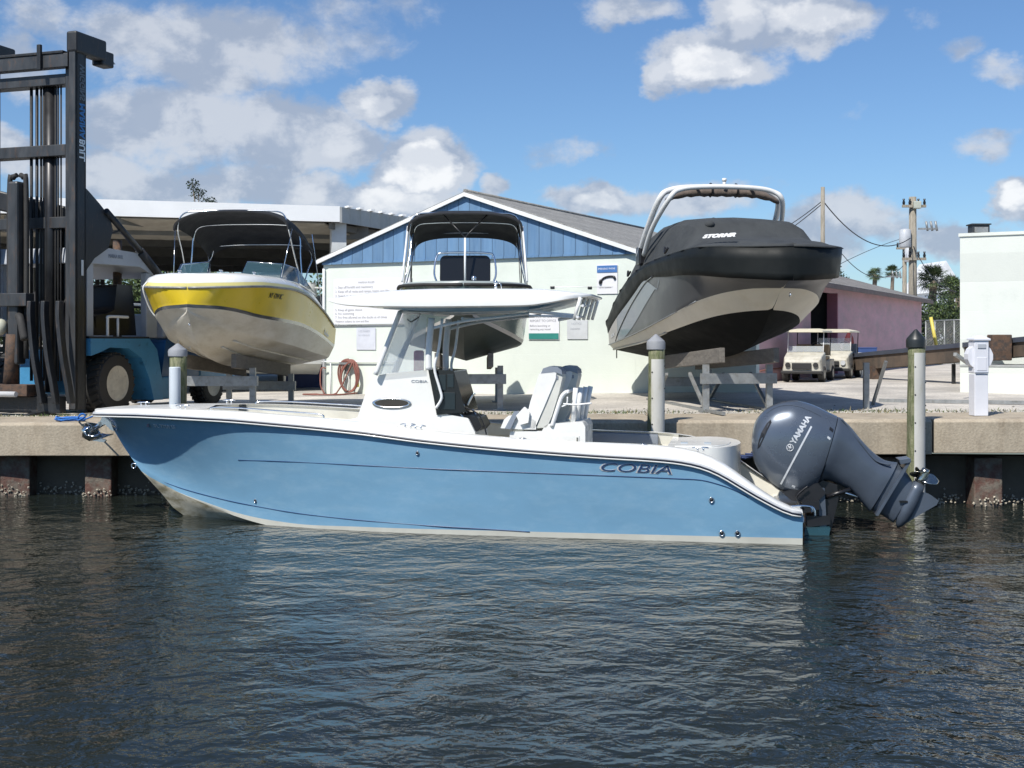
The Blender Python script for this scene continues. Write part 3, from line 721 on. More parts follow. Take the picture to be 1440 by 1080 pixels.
# hard top
def top_edge(px, table): return interp(table, px)[0]
lo_t = [(462, 424), (480, 429), (520, 432), (600, 433), (700, 432), (740, 431), (770, 427), (800, 421), (832, 416)]
hi_t = [(462, 419.5), (490, 415), (520, 410.5), (565, 406.5), (620, 405), (690, 405), (750, 405.5), (790, 409), (832, 414)]
rg = []
for k in range(33):
    px = 462+(832-462)*k/32
    e = min(1, .45+.55*math.sin(min(1, (px-462)/75)*math.pi/2))*(1-.35*max(0, (px-790)/42)**1.5)
    hw = 1.02*e; a = L(px, interp(lo_t, px)[0], -hw); b = L(px, interp(hi_t, px)[0], -.75*hw); x = a.x
    zl = a.z; zu = max(b.z, zl+.015); sec = []
    for (fy, fz) in ((-.97, -.0), (-1, .08), (-1.0, .40), (-.985, .66), (-.94, .84), (-.75, .97), (-.3, 1.0), (.3, 1.0), (.75, .97), (.94, .84), (.985, .66), (1.0, .40), (1, .08), (.97, 0), (.5, .12), (-.5, .12)):
        sec.append((x, fy*hw, zl+(zu-zl)*fz))
    rg.append(sec)
mb = MB(); mb.loft(rg, True, True); mb.build('hard_top', M_white, ROOT, sharp=45)
# pale blue liner under the top
rg = []
for k in range(17):
    px = 520+(805-520)*k/16; hw = .86*(min(1, .45+(px-520)/90)); a = L(px, interp(lo_t, px)[0], -1.0)
    dz = .045*math.sin(math.pi*min(1, max(0, (px-515)/290)))
    rg.append([(a.x, -hw, a.z+.02), (a.x, -hw*.9, a.z-dz), (a.x, hw*.9, a.z-dz), (a.x, hw, a.z+.02)])
mb = MB(); mb.loft(rg, True, True, smooth=False); mb.build('top_liner', mat('blue_underside', (.10, .22, .33), .35, var=.15, coat=.3), ROOT, sharp=30)
# aft overhang frame and rod holders
for y in (-.8, 0, .8):
    pipe([L(744, 437, y), L(780, 441, y), L(812, 444, y)], .02)
    pipe([L(744, 444, y), L(785, 445, y), L(812, 447, y)], .014)
pipe([L(785, 450, -.7), L(800, 447, -.7), L(812, 446, -.7)], .022)
for i in range(5):
    y = -.85+i*.42; q = L(823+0*i, 418, y) ; b_ = L(814, 450, y); ofs = .062*(i-1)
    mb = MB(); mb.tube([b_+Vector((ofs, 0, 0)), q+Vector((ofs, 0, .0))], [.022, .026], 12); mb.build('rocket_launcher', M_white, ROOT)
pipe([L(812, 446, -.9), L(812, 446, .9)+Vector((.1, 0, 0))], .018)
pipe([L(819, 430, -.9), L(819, 430, .9)+Vector((.1, 0, 0))], .018)
# antenna laid along the top, horn light
mb = MB(); mb.tube([L(776, 404, -.7), L(800, 403.2, -.7), L(862, 403.5, -.7)], [.010, .007, .004], 6); an = mb.build('antenna', M_white, ROOT)
for q in ((777, 404.5), (829.5, 405)):
    p = L(*q, -.7); mb = MB(); mb.box(p, (.055, .04, .04)); mb.build('antenna_mount', M_black, an, bevel=.008)
p = L(697, 406, -.5); mb = MB(); mb.cyl(p, p+Vector((0, 0, .06)), .02, .016, 10); mb.sphere(p+Vector((0, 0, .08)), .030, 10); mb.tube([p+Vector((.02, 0, .08)), p+Vector((.07, 0, .06)), p+Vector((.08, 0, -.01))], .007, 6); mb.build('mast_light', M_chrome, ROOT)

# ---------------- leaning post with two seats
LY = -.42
ped = [cs(*q, LY) for q in ((716, 640), (717, 607), (762, 606), (766, 599), (772, 596), (819, 593), (823, 600), (823, 640))]
mb = MB(); mb.prism([(x, LY, z) for x, z in ped], (0, .86, 0)); LP = mb.build('leaning_post', M_white, ROOT, bevel=.03, bseg=3)
a = L(789, 612, LY); b = L(815, 629, LY)
mb = MB(); mb.box(((a.x+b.x)/2, LY-.004, (a.z+b.z)/2), (abs(b.x-a.x), .012, abs(a.z-b.z))); mb.build('tackle_door', M_white, LP, bevel=.004)
mb = MB(); p = L(812, 618, LY); mb.box((p.x, LY-.014, p.z), (.018, .012, .055)); mb.build('door_latch', M_chrome, LP)
def seat(px_off, yc, w):
    """backrest and cushion given by their near-side outline"""
    ya = yc-w/2
    def sp(px, py): p = L(px, py, LY); return (p.x+px_off, p.z)
    base = [sp(*q) for q in ((712, 603), (712, 592), (722, 586), (742, 586), (754, 592), (754, 604))]
    mb = MB(); mb.prism([(x, ya, z) for x, z in base], (0, w, 0)); s1 = mb.build('seat_cushion', M_seat, ROOT, bevel=.035, bseg=3)
    base = [sp(*q) for q in ((704, 602), (709, 590), (716, 584), (724, 586), (718, 603))]
    mb = MB(); mb.prism([(x, ya+.01, z) for x, z in base], (0, w-.02, 0)); mb.build('seat_bolster', M_seat, ROOT, bevel=.03, bseg=3)
    bk = [sp(*q) for q in ((737, 602), (746, 565), (758, 527), (764, 519), (776, 517), (783, 521), (782, 532), (768, 566), (752, 603))]
    mb = MB(); mb.prism([(x, ya, z) for x, z in bk], (0, w, 0)); s2 = mb.build('seat_back', M_seat, ROOT, bevel=.04, bseg=4)
    sh_ = [sp(*q) for q in ((754, 602), (763, 578), (777, 540), (784, 522), (789, 521), (791, 530), (786, 552), (776, 585), (769, 601))]
    mb = MB(); mb.prism([(x, ya+.02, z) for x, z in sh_], (0, w-.04, 0)); s3 = mb.build('seat_shell', mat('pale_grey_shell', (.62, .62, .57), .4, var=.1), ROOT, bevel=.03, bseg=3)
    hd = [sp(*q) for q in ((761, 525), (764, 518), (773, 515), (784, 516), (790, 521), (791, 527), (780, 523))]
    mb = MB(); mb.prism([(x, ya-.004, z) for x, z in hd], (0, w+.008, 0)); mb.build('headrest', M_greyv, s2, bevel=.01)
    p = sp(782, 531); mb = MB(); mb.box((p[0], ya+.015, p[1]), (.055, .01, .045)); mb.build('seat_emblem', M_greyv, s3)
    q = [sp(*z) for z in ((727, 584), (738, 572), (746, 578), (744, 594), (733, 597))]
    mb = MB(); mb.prism([(x, ya-.05, z) for x, z in q], (0, .07, 0)); mb.build('armrest', M_seat, s2, bevel=.025, bseg=3)
    q = [sp(*z) for z in ((711, 602), (724, 578), (731, 578), (719, 603))]
    mb = MB(); mb.prism([(x, ya-.045, z) for x, z in q], (0, .04, 0)); mb.build('footrest_arm', M_greyv, s2, bevel=.01)
seat(0, -.24, .40); seat(.145, .27, .44)
# rail and rod holders behind the seats
pipe([L(776, 600, LY), L(783, 578, LY), L(790, 558, LY), L(797, 551, LY)], .028, 'grab_arch')
pipe([L(797, 551, LY), L(797, 551, LY)+Vector((0, .85, 0))], .025, 'grab_arch')
for i in range(4):
    y = -.30+.2*i; b0 = L(804+3*i, 594, LY)+Vector((0, y-LY, 0)); t0 = L(808+4.6*i, 546, LY)+Vector((0, y-LY, 0))
    mb = MB(); mb.tube([b0, t0], [.030, .034], 12); mb.build('rod_tube', M_alu, ROOT)
pipe([L(792, 568, LY), L(810, 569, LY), L(832, 567, LY)], .012, 'rod_rack')
pipe([L(798, 558, LY), L(797, 568, LY), L(790, 572, LY)], .010, 'rod_rack')
mb = MB(); a = L(700, 576, .3); b = L(735, 579, .3); mb.box(((a.x+b.x)/2, .4, a.z-.25), (b.x-a.x, .5, .5))
p = L(634, 500, .2); mb2 = MB(); mb2.box(L(589, 508, .25), (.12, .16, .30)); o = mb2.build('red_gear_bag', mat('red_fabric', (.50, .03, .07), .7), None, bevel=.03)
o.location = (0, 0, 0); o.matrix_world = ROOTM[ROOT.name]; tag(o, 'small red bag inside the console behind the clear side curtain', 'bag')
# ================================================================ outboard motor of the blue boat
def sil(mb, secs, yc=0.0, n=24, ex=2.6, sub=4, mi=0):
    """loft of superellipse sections; each: (px1,py1,px2,py2,halfwidth) read off the silhouette"""
    tab = []
    for i, (a, b, c, d, hw) in enumerate(secs):
        p = L(a, b, yc); q = L(c, d, yc); tab.append((i, p.x, p.z, q.x, q.z, hw))
    rings = []
    for k in range((len(secs)-1)*sub+1):
        x1, z1, x2, z2, hw = interp_c(tab, k/sub)
        c = Vector(((x1+x2)/2, yc, (z1+z2)/2)); h = Vector(((x1-x2)/2, 0, (z1-z2)/2)); r = []
        for j in range(n):
            t = 2*math.pi*j/n; ct, stt = math.cos(t), math.sin(t)
            a = math.copysign(abs(ct)**(2/ex), ct); b = math.copysign(abs(stt)**(2/ex), stt)
            r.append(c+h*a+Vector((0, hw*b, 0)))
        rings.append(r)
    mb.loft(rings, True, True, mi); return rings
def interp_c(tab, s):
    """Catmull-Rom over equally spaced rows"""
    i = min(int(s), len(tab)-2); t = s-i
    p = [tab[max(i-1, 0)][1:], tab[i][1:], tab[i+1][1:], tab[min(i+2, len(tab)-1)][1:]]
    return [.5*(2*b+(c-a)*t+(2*a-5*b+4*c-d)*t*t+(3*b-a-3*c+d)*t**3) for a, b, c, d in zip(*p)]
MOT = bpy.data.objects.new('outboard_motor', None); COL.objects.link(MOT); MOT.parent = ROOT
MY = .02
mb = MB(); cow = sil(mb, [(1057, 615, 1057, 630, .08), (1059.5, 600, 1060, 647, .20), (1065, 588, 1067, 662, .27), (1075, 577, 1078, 675, .31), (1088, 569, 1090, 686, .335), (1103, 564.5, 1104, 694, .35), (1118, 563, 1116, 697, .355), (1134, 566, 1124, 697.5, .35), (1150, 572, 1132, 695, .34), (1166, 580, 1141, 689, .32), (1177, 585, 1147, 684, .30)], MY, 32, 2.5)
mb.build('cowling', M_motor, MOT, sharp=60)
# dark seam between cowl and lower pan
mb = MB(); sil(mb, [(1175, 588, 1147, 682, .285), (1179, 589, 1150, 680, .285)], MY, 28, 2.5, 2); mb.build('cowl_seam', M_black, MOT)
mb = MB(); sil(mb, [(1178, 586, 1149, 681, .29), (1184, 589, 1153, 677, .28), (1197, 601, 1163, 676, .24), (1211, 618, 1178, 681, .20), (1226, 634, 1194, 690, .17), (1240, 645, 1207, 702, .15), (1252, 649, 1216, 712, .14), (1262, 650, 1222, 719, .13)], MY, 24, 2.4); mb.build('midsection', M_motor2, MOT, sharp=50)
# rear spine ridge
mb = MB(); mb.tube(smooth_path([L(*q, MY-.12) for q in ((1183, 588), (1197, 606), (1215, 629), (1232, 648), (1252, 654))], 4), .012, 6); mb.build('spine_ridge', M_motor2, MOT)
# anti-cavitation plates
def slab(px, hw, m=M_motor2, name='plate', bevel=.008):
    pts = [L(a, b, MY) for a, b in px]; mb = MB(); mb.prism([(p.x, MY-hw, p.z) for p in pts], (0, 2*hw, 0)); return mb.build(name, m, MOT, bevel=bevel)
slab([(1276, 644), (1279, 647), (1233, 723), (1229, 722)], .17, name='cavitation_plate')
slab([(1262, 645), (1278, 643), (1278, 648), (1264, 651)], .19, name='cavitation_plate')
mb = MB(); sil(mb, [(1261, 650, 1225, 717, .10), (1270, 659, 1236, 722, .085), (1279, 670, 1246, 728, .075), (1286, 682, 1256, 735, .07)], MY, 20, 2.2); mb.build('lower_leg', M_motor2, MOT)
# torpedo gearcase with prop axis up to the right
mb = MB(); ga = L(1262, 742, MY); gb = L(1293, 679, MY); dr = (gb-ga)
prof = [(0, .01), (.08, .05), (.2, .085), (.4, .10), (.65, .10), (.85, .088), (1.0, .075)]
mb.tube([ga+dr*t for t, r in prof], [r for t, r in prof], 20); mb.build('gearcase', M_motor2, MOT)
slab([(1277, 716), (1290, 690), (1306, 694), (1320, 704), (1317, 710), (1296, 722), (1272, 737)], .012, name='skeg', bevel=.004)
mb = MB(); pa = L(1282, 700, MY-.09); mb.box((pa.x-.1, MY-.098, pa.z-.05), (.10, .01, .025), rz=0); mb.build('water_intake', M_black, MOT)
# propeller
dn = dr.normalized(); hub0 = gb; hub1 = gb+dn*.20; u = dn.cross(Vector((0, 1, 0))).normalized(); v = dn.cross(u)
mb = MB(); mb.tube([hub0, hub0+dn*.05, hub0+dn*.16, hub1], [.062, .065, .055, .045], 18)
M_prop = mat('stainless_propeller', (.55, .52, .45), .22, 1, var=.15, col2=(.35, .27, .16), mix=(.5, .7), scale=8)
pr = mb.build('propeller', M_prop, MOT)
for k in range(3):
    a0 = R(25+120*k); g = []
    for i in range(9):
        rr = .05+.155*i/8; wdt = .11*math.sin(math.pi*(.18+.74*i/8))*1.0+.01; row = []
        for j in range(9):
            q = (j/8-.5)*2; ang = a0+q*wdt/max(.09, rr)*.95+.35*i/8
            row.append(gb+dn*(.10+q*wdt*.55)+(u*math.cos(ang)+v*math.sin(ang))*rr)
        g.append(row)
    mb = MB(); mb.loft(g, False, False); mb.v = mb.v; o = mb.build('blade', M_prop, pr, recalc=False)
    md = o.modifiers.new('s', 'SOLIDIFY'); md.thickness = .006; md.offset = 0
# bracket, tilt ram, hoses
slab([(1132, 690), (1156, 674), (1176, 680), (1178, 700), (1168, 744), (1150, 750), (1142, 716)], .12, M_black, 'swivel_bracket', .012)
slab([(1098, 689), (1148, 676), (1160, 690), (1146, 704), (1112, 701)], .24, M_black, 'lower_pan', .02)
slab([(1148, 684), (1158, 684), (1161, 738), (1152, 746)], .20, M_motor2, 'clamp_bracket', .01)
slab([(1126, 700), (1150, 700), (1150, 712), (1126, 718)], .30, M_black, 'transom_plate', .01)
slab([(1133, 722), (1166, 722), (1166, 734), (1134, 738)], .22, M_black, 'jack_plate', .01)
slab([(1130, 738), (1165, 737), (1163, 748), (1128, 757)], .34, mat('trim_tab_teal', (.03, .09, .12), .25, .3), 'trim_tab', .004)
def rod(px1, px2, r, m, name, y=MY-.12):
    mb = MB(); mb.cyl(L(*px1, y), L(*px2, y), r, r, 12); return mb.build(name, m, MOT)
rod((1158, 700), (1196, 688), .028, M_black, 'tilt_ram'); rod((1180, 690), (1206, 699), .016, M_chrome, 'tilt_rod')
rod((1149, 706), (1170, 742), .02, M_black, 'tilt_ram', MY+.10)
mb = MB(); mb.tube(smooth_path([L(*q, MY-.2) for q in ((1148, 646), (1147, 662), (1146, 675), (1151, 690), (1152, 702))], 4), .009, 6); mb.build('cable', M_galv, MOT)
mb = MB(); mb.tube(smooth_path([L(*q, MY-.3) for q in ((1130, 716), (1120, 700), (1128, 690), (1136, 684))], 4), .014, 6); mb.build('steering_hose', M_black, MOT)
# lettering, stripe, air inlet, badge on the near face of the cowl
def cowl_y(p):
    best = MY-.3
    for r in cow:
        c = sum((Vector(q) for q in r), Vector())/len(r)
    bd = 9e9
    for r in cow:
        for q in r:
            if q[1] > MY: continue
            d = (q[0]-p.x)**2+(q[2]-p.z)**2
            if d < bd: bd = d; best = q[1]
    return best
def on_cowl(px, py, off=.006):
    y = MY-.34
    for _ in range(6): p = L(px, py, y); y = cowl_y(p)
    return Vector((p.x, y-off, p.z))
from mathutils.bvhtree import BVHTree
_co = bpy.data.objects['cowling']; _bv = BVHTree.FromPolygons([v.co.copy() for v in _co.data.vertices], [list(p.vertices) for p in _co.data.polygons])
eyeL = ROOTM[ROOT.name].inverted() @ Vector((0, 0, EYE))
def hit(px, py, off=.004, bv=_bv):
    a = L(px, py, -2.0); d = (a-eyeL).normalized(); h, nrm, _, _ = bv.ray_cast(eyeL, d)
    if h is None: return a
    if nrm.dot(d) > 0: nrm = -nrm
    return h+nrm*off
def cowl_text(s, px, px2, upx, size, m, sx=1.0):
    a, b, c = hit(*px), hit(*px2), hit(*upx)
    o = text('lettering', s, size, a, b-a, c-a, m, MOT, sx=sx, ext=.001, offset=.004)
    xd = (b-a).normalized(); yd = (c-a); yd = (yd-xd*yd.dot(xd)).normalized()
    for v in o.data.vertices:   # wrap on the curved cowl
        w = v.co.copy(); d = (w-eyeL).normalized(); h, nrm, _, _ = _bv.ray_cast(eyeL, d)
        if h is not None:
            if nrm.dot(d) > 0: nrm = -nrm
            v.co = h+nrm*.004
    return o
cowl_text('YAMAHA', (1117.5, 625), (1139, 590), (1107, 619), .098, M_silver, 1.0)
c0 = hit(1111, 629.5, .006); nn = (hit(1111, 629.5, .02)-c0).normalized(); uu = nn.cross(Vector((0, 0, 1))).normalized(); vv = nn.cross(uu)
mb = MB(); mb.tube(arc(c0, .042, 0, 2*math.pi, 24, uu, vv)[:-1], .005, 6, closed=True)
for k in range(3):
    t = R(60*k+15); e = (uu*math.cos(t)+vv*math.sin(t))*.038; mb.tube([c0-e, c0+e], .004, 6)
mb.build('tuning_fork_emblem', M_silver, MOT)
def on(px, py):
    d = (L(px, py, -2.0)-eyeL).normalized(); return _bv.ray_cast(eyeL, d)[0] is not None
def strip_on(px, w, m, name):
    px = [q for q in px if on(*q) and on(q[0]+w[0], q[1]+w[1])]
    a = [hit(*q, .004) for q in px]; b = [hit(q[0]+w[0], q[1]+w[1], .004) for q in px]
    mb = MB(); mb.loft([a, b], False, False, smooth=False); o = mb.build(name, m, MOT, recalc=False); md = o.modifiers.new('s', 'SOLIDIFY'); md.thickness = .004; md.offset = 0; return o
strip_on([(1140+(1097-1140)*i/10, 599+(680-599)*i/10) for i in range(11)], (2.2, 1.2), M_silver, 'cowl_stripe')
strip_on([(1114, 682), (1110, 693)], (4.5, 1.5), M_silver, 'power_badge')
vent = [(1084, 590), (1078, 596), (1071, 608), (1067, 620), (1065.5, 631), (1069, 628), (1075, 615), (1081, 602), (1085, 594)]
mb = MB(); a = [hit(*q, .003) for q in vent]; ctr = hit(1075, 610, .003); mb.add(a+[ctr], [(i, (i+1) % len(a), len(a)) for i in range(len(a))]); o = mb.build('air_inlet', M_black, MOT, recalc=False); md = o.modifiers.new('s', 'SOLIDIFY'); md.thickness = .008; md.offset = 0
strip_on([(1167, 600), (1172, 604)], (-1, 4), M_black, 'cowl_latch'); strip_on([(1164, 613), (1168, 616)], (-1, 3), M_silver, 'cowl_latch')
strip_on([(1061+i*9.6, [652, 664, 675, 683, 688.5, 691, 691.5, 689, 684][i]) for i in range(9)], (0, 1.3), M_black, 'cowl_joint')
strip_on([(1078+i*8.5, [581, 574.5, 571, 569.3, 569.2, 570.5, 573, 576.5, 580.5, 585][i]) for i in range(10)], (.2, 1.0), M_motor2, 'top_ridge')

# ================================================================ anchor on the bow roller
def build_anchor():
    o = thing('anchor', 'shiny claw anchor hanging off the bow of the blue boat', 'anchor', BOW, YAW)
    mb = MB(); p = L(149, 588, 0)
    mb.loft([[Vector((x, y, z)) for y in (-.045, .045) for z in (z0, z1)][:4] for x, z0, z1 in ((p.x+.30, p.z-.02, p.z+.02), (p.x-.06, p.z-.05, p.z+.02))], True, True, smooth=False)
    mb.v = []; mb.f = []; mb.m = []; mb.s = []
    for y in (-.05, .05):
        pts = [L(*q, 0) for q in ((146, 586), (156, 588), (163, 606), (158, 604), (150, 596), (140, 600))]
        mb.prism([(q.x, y-.005, q.z) for q in pts], (0, .01, 0))
    mb.cyl((L(143, 596, 0).x, -.055, L(143, 596, 0).z), (L(143, 596, 0).x, .055, L(143, 596, 0).z), .035, .035, 14)
    mb.build('bow_roller', M_chrome, ROOT)
    mb = MB(); mb.tube(smooth_path([L(*q, 0) for q in ((160, 590), (146, 593), (135, 602), (127, 611))], 4), [.034]*12+[.036], 8); mb.build('shank', M_chrome, o)
    g = []
    for k in range(13):
        t = -1+2*k/12; c = L(121+5*abs(t)**1.5, 606+3*t*t, 0); wv = .028*(1-.75*t*t)+.006
        g.append([Vector((c.x+.02+.10*abs(t)**2, .19*t, c.z+.12-.02*t*t)), Vector((c.x+.08*abs(t)**2-.05, .20*t, c.z+.02+.03*t*t)), Vector((c.x-.04+.10*abs(t)**2, .20*t, c.z-.09+.08*t*t)), Vector((c.x+.06+.10*abs(t)**2, .19*t, c.z-.14+.11*t*t)), Vector((c.x+.16+.12*abs(t)**2, .17*t, c.z-.12+.10*t*t))])
    mb = MB(); mb.loft(g, False, False); q = mb.build('claw', M_chrome, o, recalc=False); md = q.modifiers.new('s', 'SOLIDIFY'); md.thickness = .012; md.offset = 0
    mb = MB(); c = L(124, 601, 0); mb.tube(arc(c, .045, 0, 2*math.pi, 16, (1, .3, 0), (0, .2, 1))[:-1], .006, 6, closed=True); mb.build('shackle_ring', M_chrome, o)
    mb = MB(); mb.prism([L(*q, -.02) for q in ((118, 614), (126, 612), (149, 619), (146, 622), (125, 619))], (0, .04, 0)); mb.build('fluke', M_chrome, o, bevel=.005)
build_anchor()
# mooring lines
def rope(pts, r, m, name, label, n=8):
    q = smooth_path(pts, n); base = q[0].copy()
    mb = MB(); mb.tube(q, r, 6); return solo(mb, name, label, 'rope', m, base)
M_rope = mat('blue_rope', (.03, .16, .50), .8, var=.4, scale=60, bump=.4, bscale=200)
rnd = random.Random(2); c = P(98, 586, 19.6); c.z = G(c.x, 19)+.012
pts = []
for i in range(60):
    t = i*.55; pts.append(Vector((c.x+(.15+.07*rnd.random())*math.cos(t)*1.1, c.y+(.12+.05*rnd.random())*math.sin(t), c.z+.012+.05*(i/60)*rnd.random()+.02*(i/60))))
e = P(118, 579, 19.4); pts += [Vector((e.x-.05, e.y-.1, c.z+.03)), Vector((e.x+.06, e.y-.1, c.z+.10)), Vector((e.x+.0, e.y-.12, c.z+.13)), Vector((e.x-.06, e.y-.1, c.z+.05)), Vector((e.x+.05, e.y-.1, c.z+.07)), Vector((e.x+.12, e.y-.25, c.z+.06)), BOW+Vector((.20, 0, zs(0)+.06))]
rope(pts, .013, M_rope, 'dock_line', 'bright blue rope coiled on the seawall beside the bow', 4)
rope([on_wall(-4.99, -.25, 1.28), P(248, 569, 18.6), BOW+UX*1.0+UY*.45+Vector((0, 0, 1.52))], .012, mat('pale_blue_rope', (.25, .38, .5), .8), 'dock_line', 'pale blue mooring rope tied round the left piling')
c9 = L(1043, 612, 1.1); c9.z = capz(c9.x)+.02; c9 = ROOTM[ROOT.name] @ c9
rope([c9+Vector((.10*math.cos(i*.9)+.012*i-.05, .06*math.sin(i*.9), .010+.0035*i)) for i in range(26)], .014, mat('navy_rope', (.03, .05, .13), .8), 'dock_line', 'dark blue mooring rope at the stern behind the outboard')
# ================================================================ buildings
GD = Vector((.882, -.471, 0)); GN = Vector((.471, .882, 0))       # along / into the block of buildings
M0 = Vector((.64, 27.95, 0))
GA = math.atan2(GD.y, GD.x)
def build_mint():
    mint = mat('mint_wall', (.665, .715, .65), .9, var=.05, scale=.8, bump=.15, bscale=30, col2=(.60, .65, .59), mix=(.5, .8))
    wave_bump(mint, (0, 0, 1), 1/.42, .35, .004, profile=.97)
    side = mat('blue_board_siding', (.125, .235, .385), .75, var=.14, scale=1.5, col2=(.09, .19, .34), mix=(.5, .7), stretch=(3, 3, .3)); wave_bump(side, (1, 0, 0), 1/.30, .8, .02, dark=.5, profile=.93)
    trim = mat('white_trim', (.75, .77, .78), .6, var=.05)
    shing = mat('grey_shingles', (.27, .265, .25), .95, var=.22, scale=4, bump=.6, bscale=25, col2=(.18, .175, .165), mix=(.45, .7), fine=.25); wave_bump(shing, (0, 0, 1), 1/.075, .7, .01, dark=.3, profile=.8)
    zb = .9
    t = thing('gabled_workshop', 'mint green block workshop with blue board gable and grey shingle roof', 'building', (M0.x, M0.y, zb), GA)
    W = 11.2; tl, tr, tp = -6.01, 2.3, -1.9; z0 = .2; zs_ = 4.34-zb; ze = 4.42-zb; zp = 5.86-zb; sl = (zp-ze)/(tp+6.1)
    # wall body
    mb = MB(); mb.prism([(tl, 0, -.4), (tr, 0, -.4), (tr, 0, zs_), (tl, 0, zs_)], (0, W, 0)); mb.build('wall', mint, t)
    mb = MB(); mb.prism([(tr, .004, -.4), (4.97, .004, -.4), (4.97, .004, 2.2), (tr, .004, 2.2)], (0, .22, 0)); mb.build('side_wing', mint, t)
    rt = lambda x: zp-abs(x-tp)*sl
    mb = MB(); mb.prism([(tl-.0, -.05, zs_+.0), (tr+.0, -.05, zs_), (tr, -.05, rt(tr)-.05), (tp, -.05, zp-.05), (tl, -.05, rt(tl)-.05)], (0, W+.05, 0)); mb.build('gable', side, t)
    mb = MB(); mb.box(((tl+tr)/2, -.058, zs_+.02), (tr-tl, .03, .05)); mb.build('drip_board', side, t)
    for sgn, xe in ((-1, tl-.12), (1, tr+.12)):
        mb = MB(); mb.prism([(xe, -.16, rt(xe)-.06), (tp, -.16, zp-.06), (tp, -.16, zp+.03), (xe, -.16, rt(xe)+.03)], (0, .045, 0)); mb.build('barge_board', trim, t)
        mb = MB(); mb.prism([(xe, -.12, rt(xe)-.0), (tp, -.12, zp-.0), (tp, -.12, zp+.06), (xe, -.12, rt(xe)+.06)], (0, W+.2, 0)); mb.build('roof', shing, t)
    mb = MB(); mb.tube([(tp, -.12, zp+.065), (tp, W, zp+.065)], .05, 6); mb.build('ridge_cap', shing, t)
    # corner conduit and pipes
    mb = MB(); mb.tube([(tl+.05, -.06, .2), (tl+.05, -.06, zs_-.1)], .03, 8); mb.build('downpipe', trim, t)
    mb = MB(); mb.tube([(tl+.06, -.05, 1.95), (-1.0, -.05, 1.99)], .012, 6); mb.build('conduit', mat('conduit_grey', (.35, .38, .35), .6), t)
    mb = MB(); mb.tube([(tl+.0, -.06, 1.05), (tl+2.2, -.06, 1.06)], .02, 6); mb.tube([(tl+.05, -.06, .2), (tl+.05, -.06, 1.1)], .02, 6); mb.build('water_pipe', trim, t)
    for x in (tl+.25, tl+.8):
        mb = MB(); mb.tube([(x, -.05, 1.06), (x, -.05, .25)], .014, 6); mb.build('water_pipe', trim, t)
    # lamp on the corner
    mb = MB(); c = Vector((tl-.38, -.05, 2.98)); mb.box(c, (.22, .22, .05)); mb.tube([c+Vector((0, 0, -.02)), c+Vector((0, 0, -.32))], [.16, .18], 14); mb.tube([c+Vector((.1, 0, -.1)), c+Vector((.42, 0, -.12))], .03, 6)
    mb.build('wall_lamp', mat('lamp_grey', (.5, .5, .46), .5), t, bevel=.01)
    return t
WS = build_mint()
def wall_pt(px, py, off=-.02):
    k = (px-720)/F; s = (k*M0.y-M0.x)/(GD.x-GD.y*k); q = M0+GD*s+GN*off
    return Vector((q.x, q.y, EYE-(py-480)*q.y/F)), s
M_signw = mat('sign_white', (.74, .74, .76), .6, var=.04)
M_ink = mat('sign_ink', (.30, .30, .32), .7, var=.1)
def sign(name, label, tlp, brp, m=M_signw, th=.008):
    a, s0 = wall_pt(*tlp); b, s1 = wall_pt(*brp); zt, zb = a.z, b.z
    mid = (a+b)/2; loc = Vector((mid.x, mid.y, zb)); t = thing(name, label, 'sign', loc, GA)
    wdt = s1-s0; h = zt-zb
    mb = MB(); mb.box((0, 0, h/2), (wdt, th, h)); mb.build('panel', m, t, bevel=.003)
    return t, wdt, h
def lines_of(t, wdt, h, rows, x0=.05, m=M_ink):
    for s, fy, size, fx in rows:
        text('lettering', s, size, (-wdt/2+x0+fx*wdt, -.006, h*fy), (1, 0, 0), (0, 0, 1), m, t, ext=.0015)
t, wd_, h_ = sign('rules_sign', 'large white sign of marina rules, partly behind the hard top', (470, 393), (580, 458))
lines_of(t, wd_, h_, [('MARINA RULES', .90, .07, .30), ('1. Stay off forklift and machinery', .80, .085, 0), ('2. Keep off all racks and ramps, hoists and lifts', .71, .085, 0), ('3. Speed on ramp to be idle', .62, .085, 0), ('5. Keep all gates closed', .32, .085, 0), ('6. No swimming', .24, .085, 0), ('7. No fires allowed on the docks at all times', .16, .085, 0), ('Violation subject to tow and fine', .08, .075, 0), ('8. Owners and guests only', .01, .075, 0)])
t, wd_, h_ = sign('notice_board', 'small pale notice on the mint wall below the rules sign', (502, 461), (529, 492), mat('faded_sign', (.58, .60, .66), .6))
lines_of(t, wd_, h_, [('NO WAKE', .80, .07, .05), ('NO FISHING', .62, .06, .05)], .03, mat('faded_ink', (.45, .47, .52), .7))
t, wd_, h_ = sign('wifi_sign', 'blue and white sign with a telephone handset at the stern of the covered boat', (840, 373), (869, 413))
mb = MB(); mb.box((0, -.012, h_*.86), (wd_*.97, .006, h_*.24)); mb.build('blue_band', mat('sign_blue', (.06, .17, .42), .5), t)
text('lettering', 'EMERGENCY PHONE', .055, (-wd_/2+.03, -.016, h_*.84), (1, 0, 0), (0, 0, 1), M_signw, t, sx=.8)
mb = MB(); mb.tube(smooth_path([(-.16, -.014, h_*.36), (-.14, -.014, h_*.46), (-.06, -.014, h_*.56), (.06, -.014, h_*.60), (.16, -.014, h_*.58), (.19, -.014, h_*.50)], 4), [.04]*5+[.022]*11+[.03]*5, 8); mb.build('handset', M_black, t)
text('lettering', 'Call for assistance', .04, (-wd_/2+.05, -.006, h_*.2), (1, 0, 0), (0, 0, 1), M_ink, t)
t, wd_, h_ = sign('striped_sign', 'white sign with a green stripe right of the console seats', (744, 441), (787, 478))
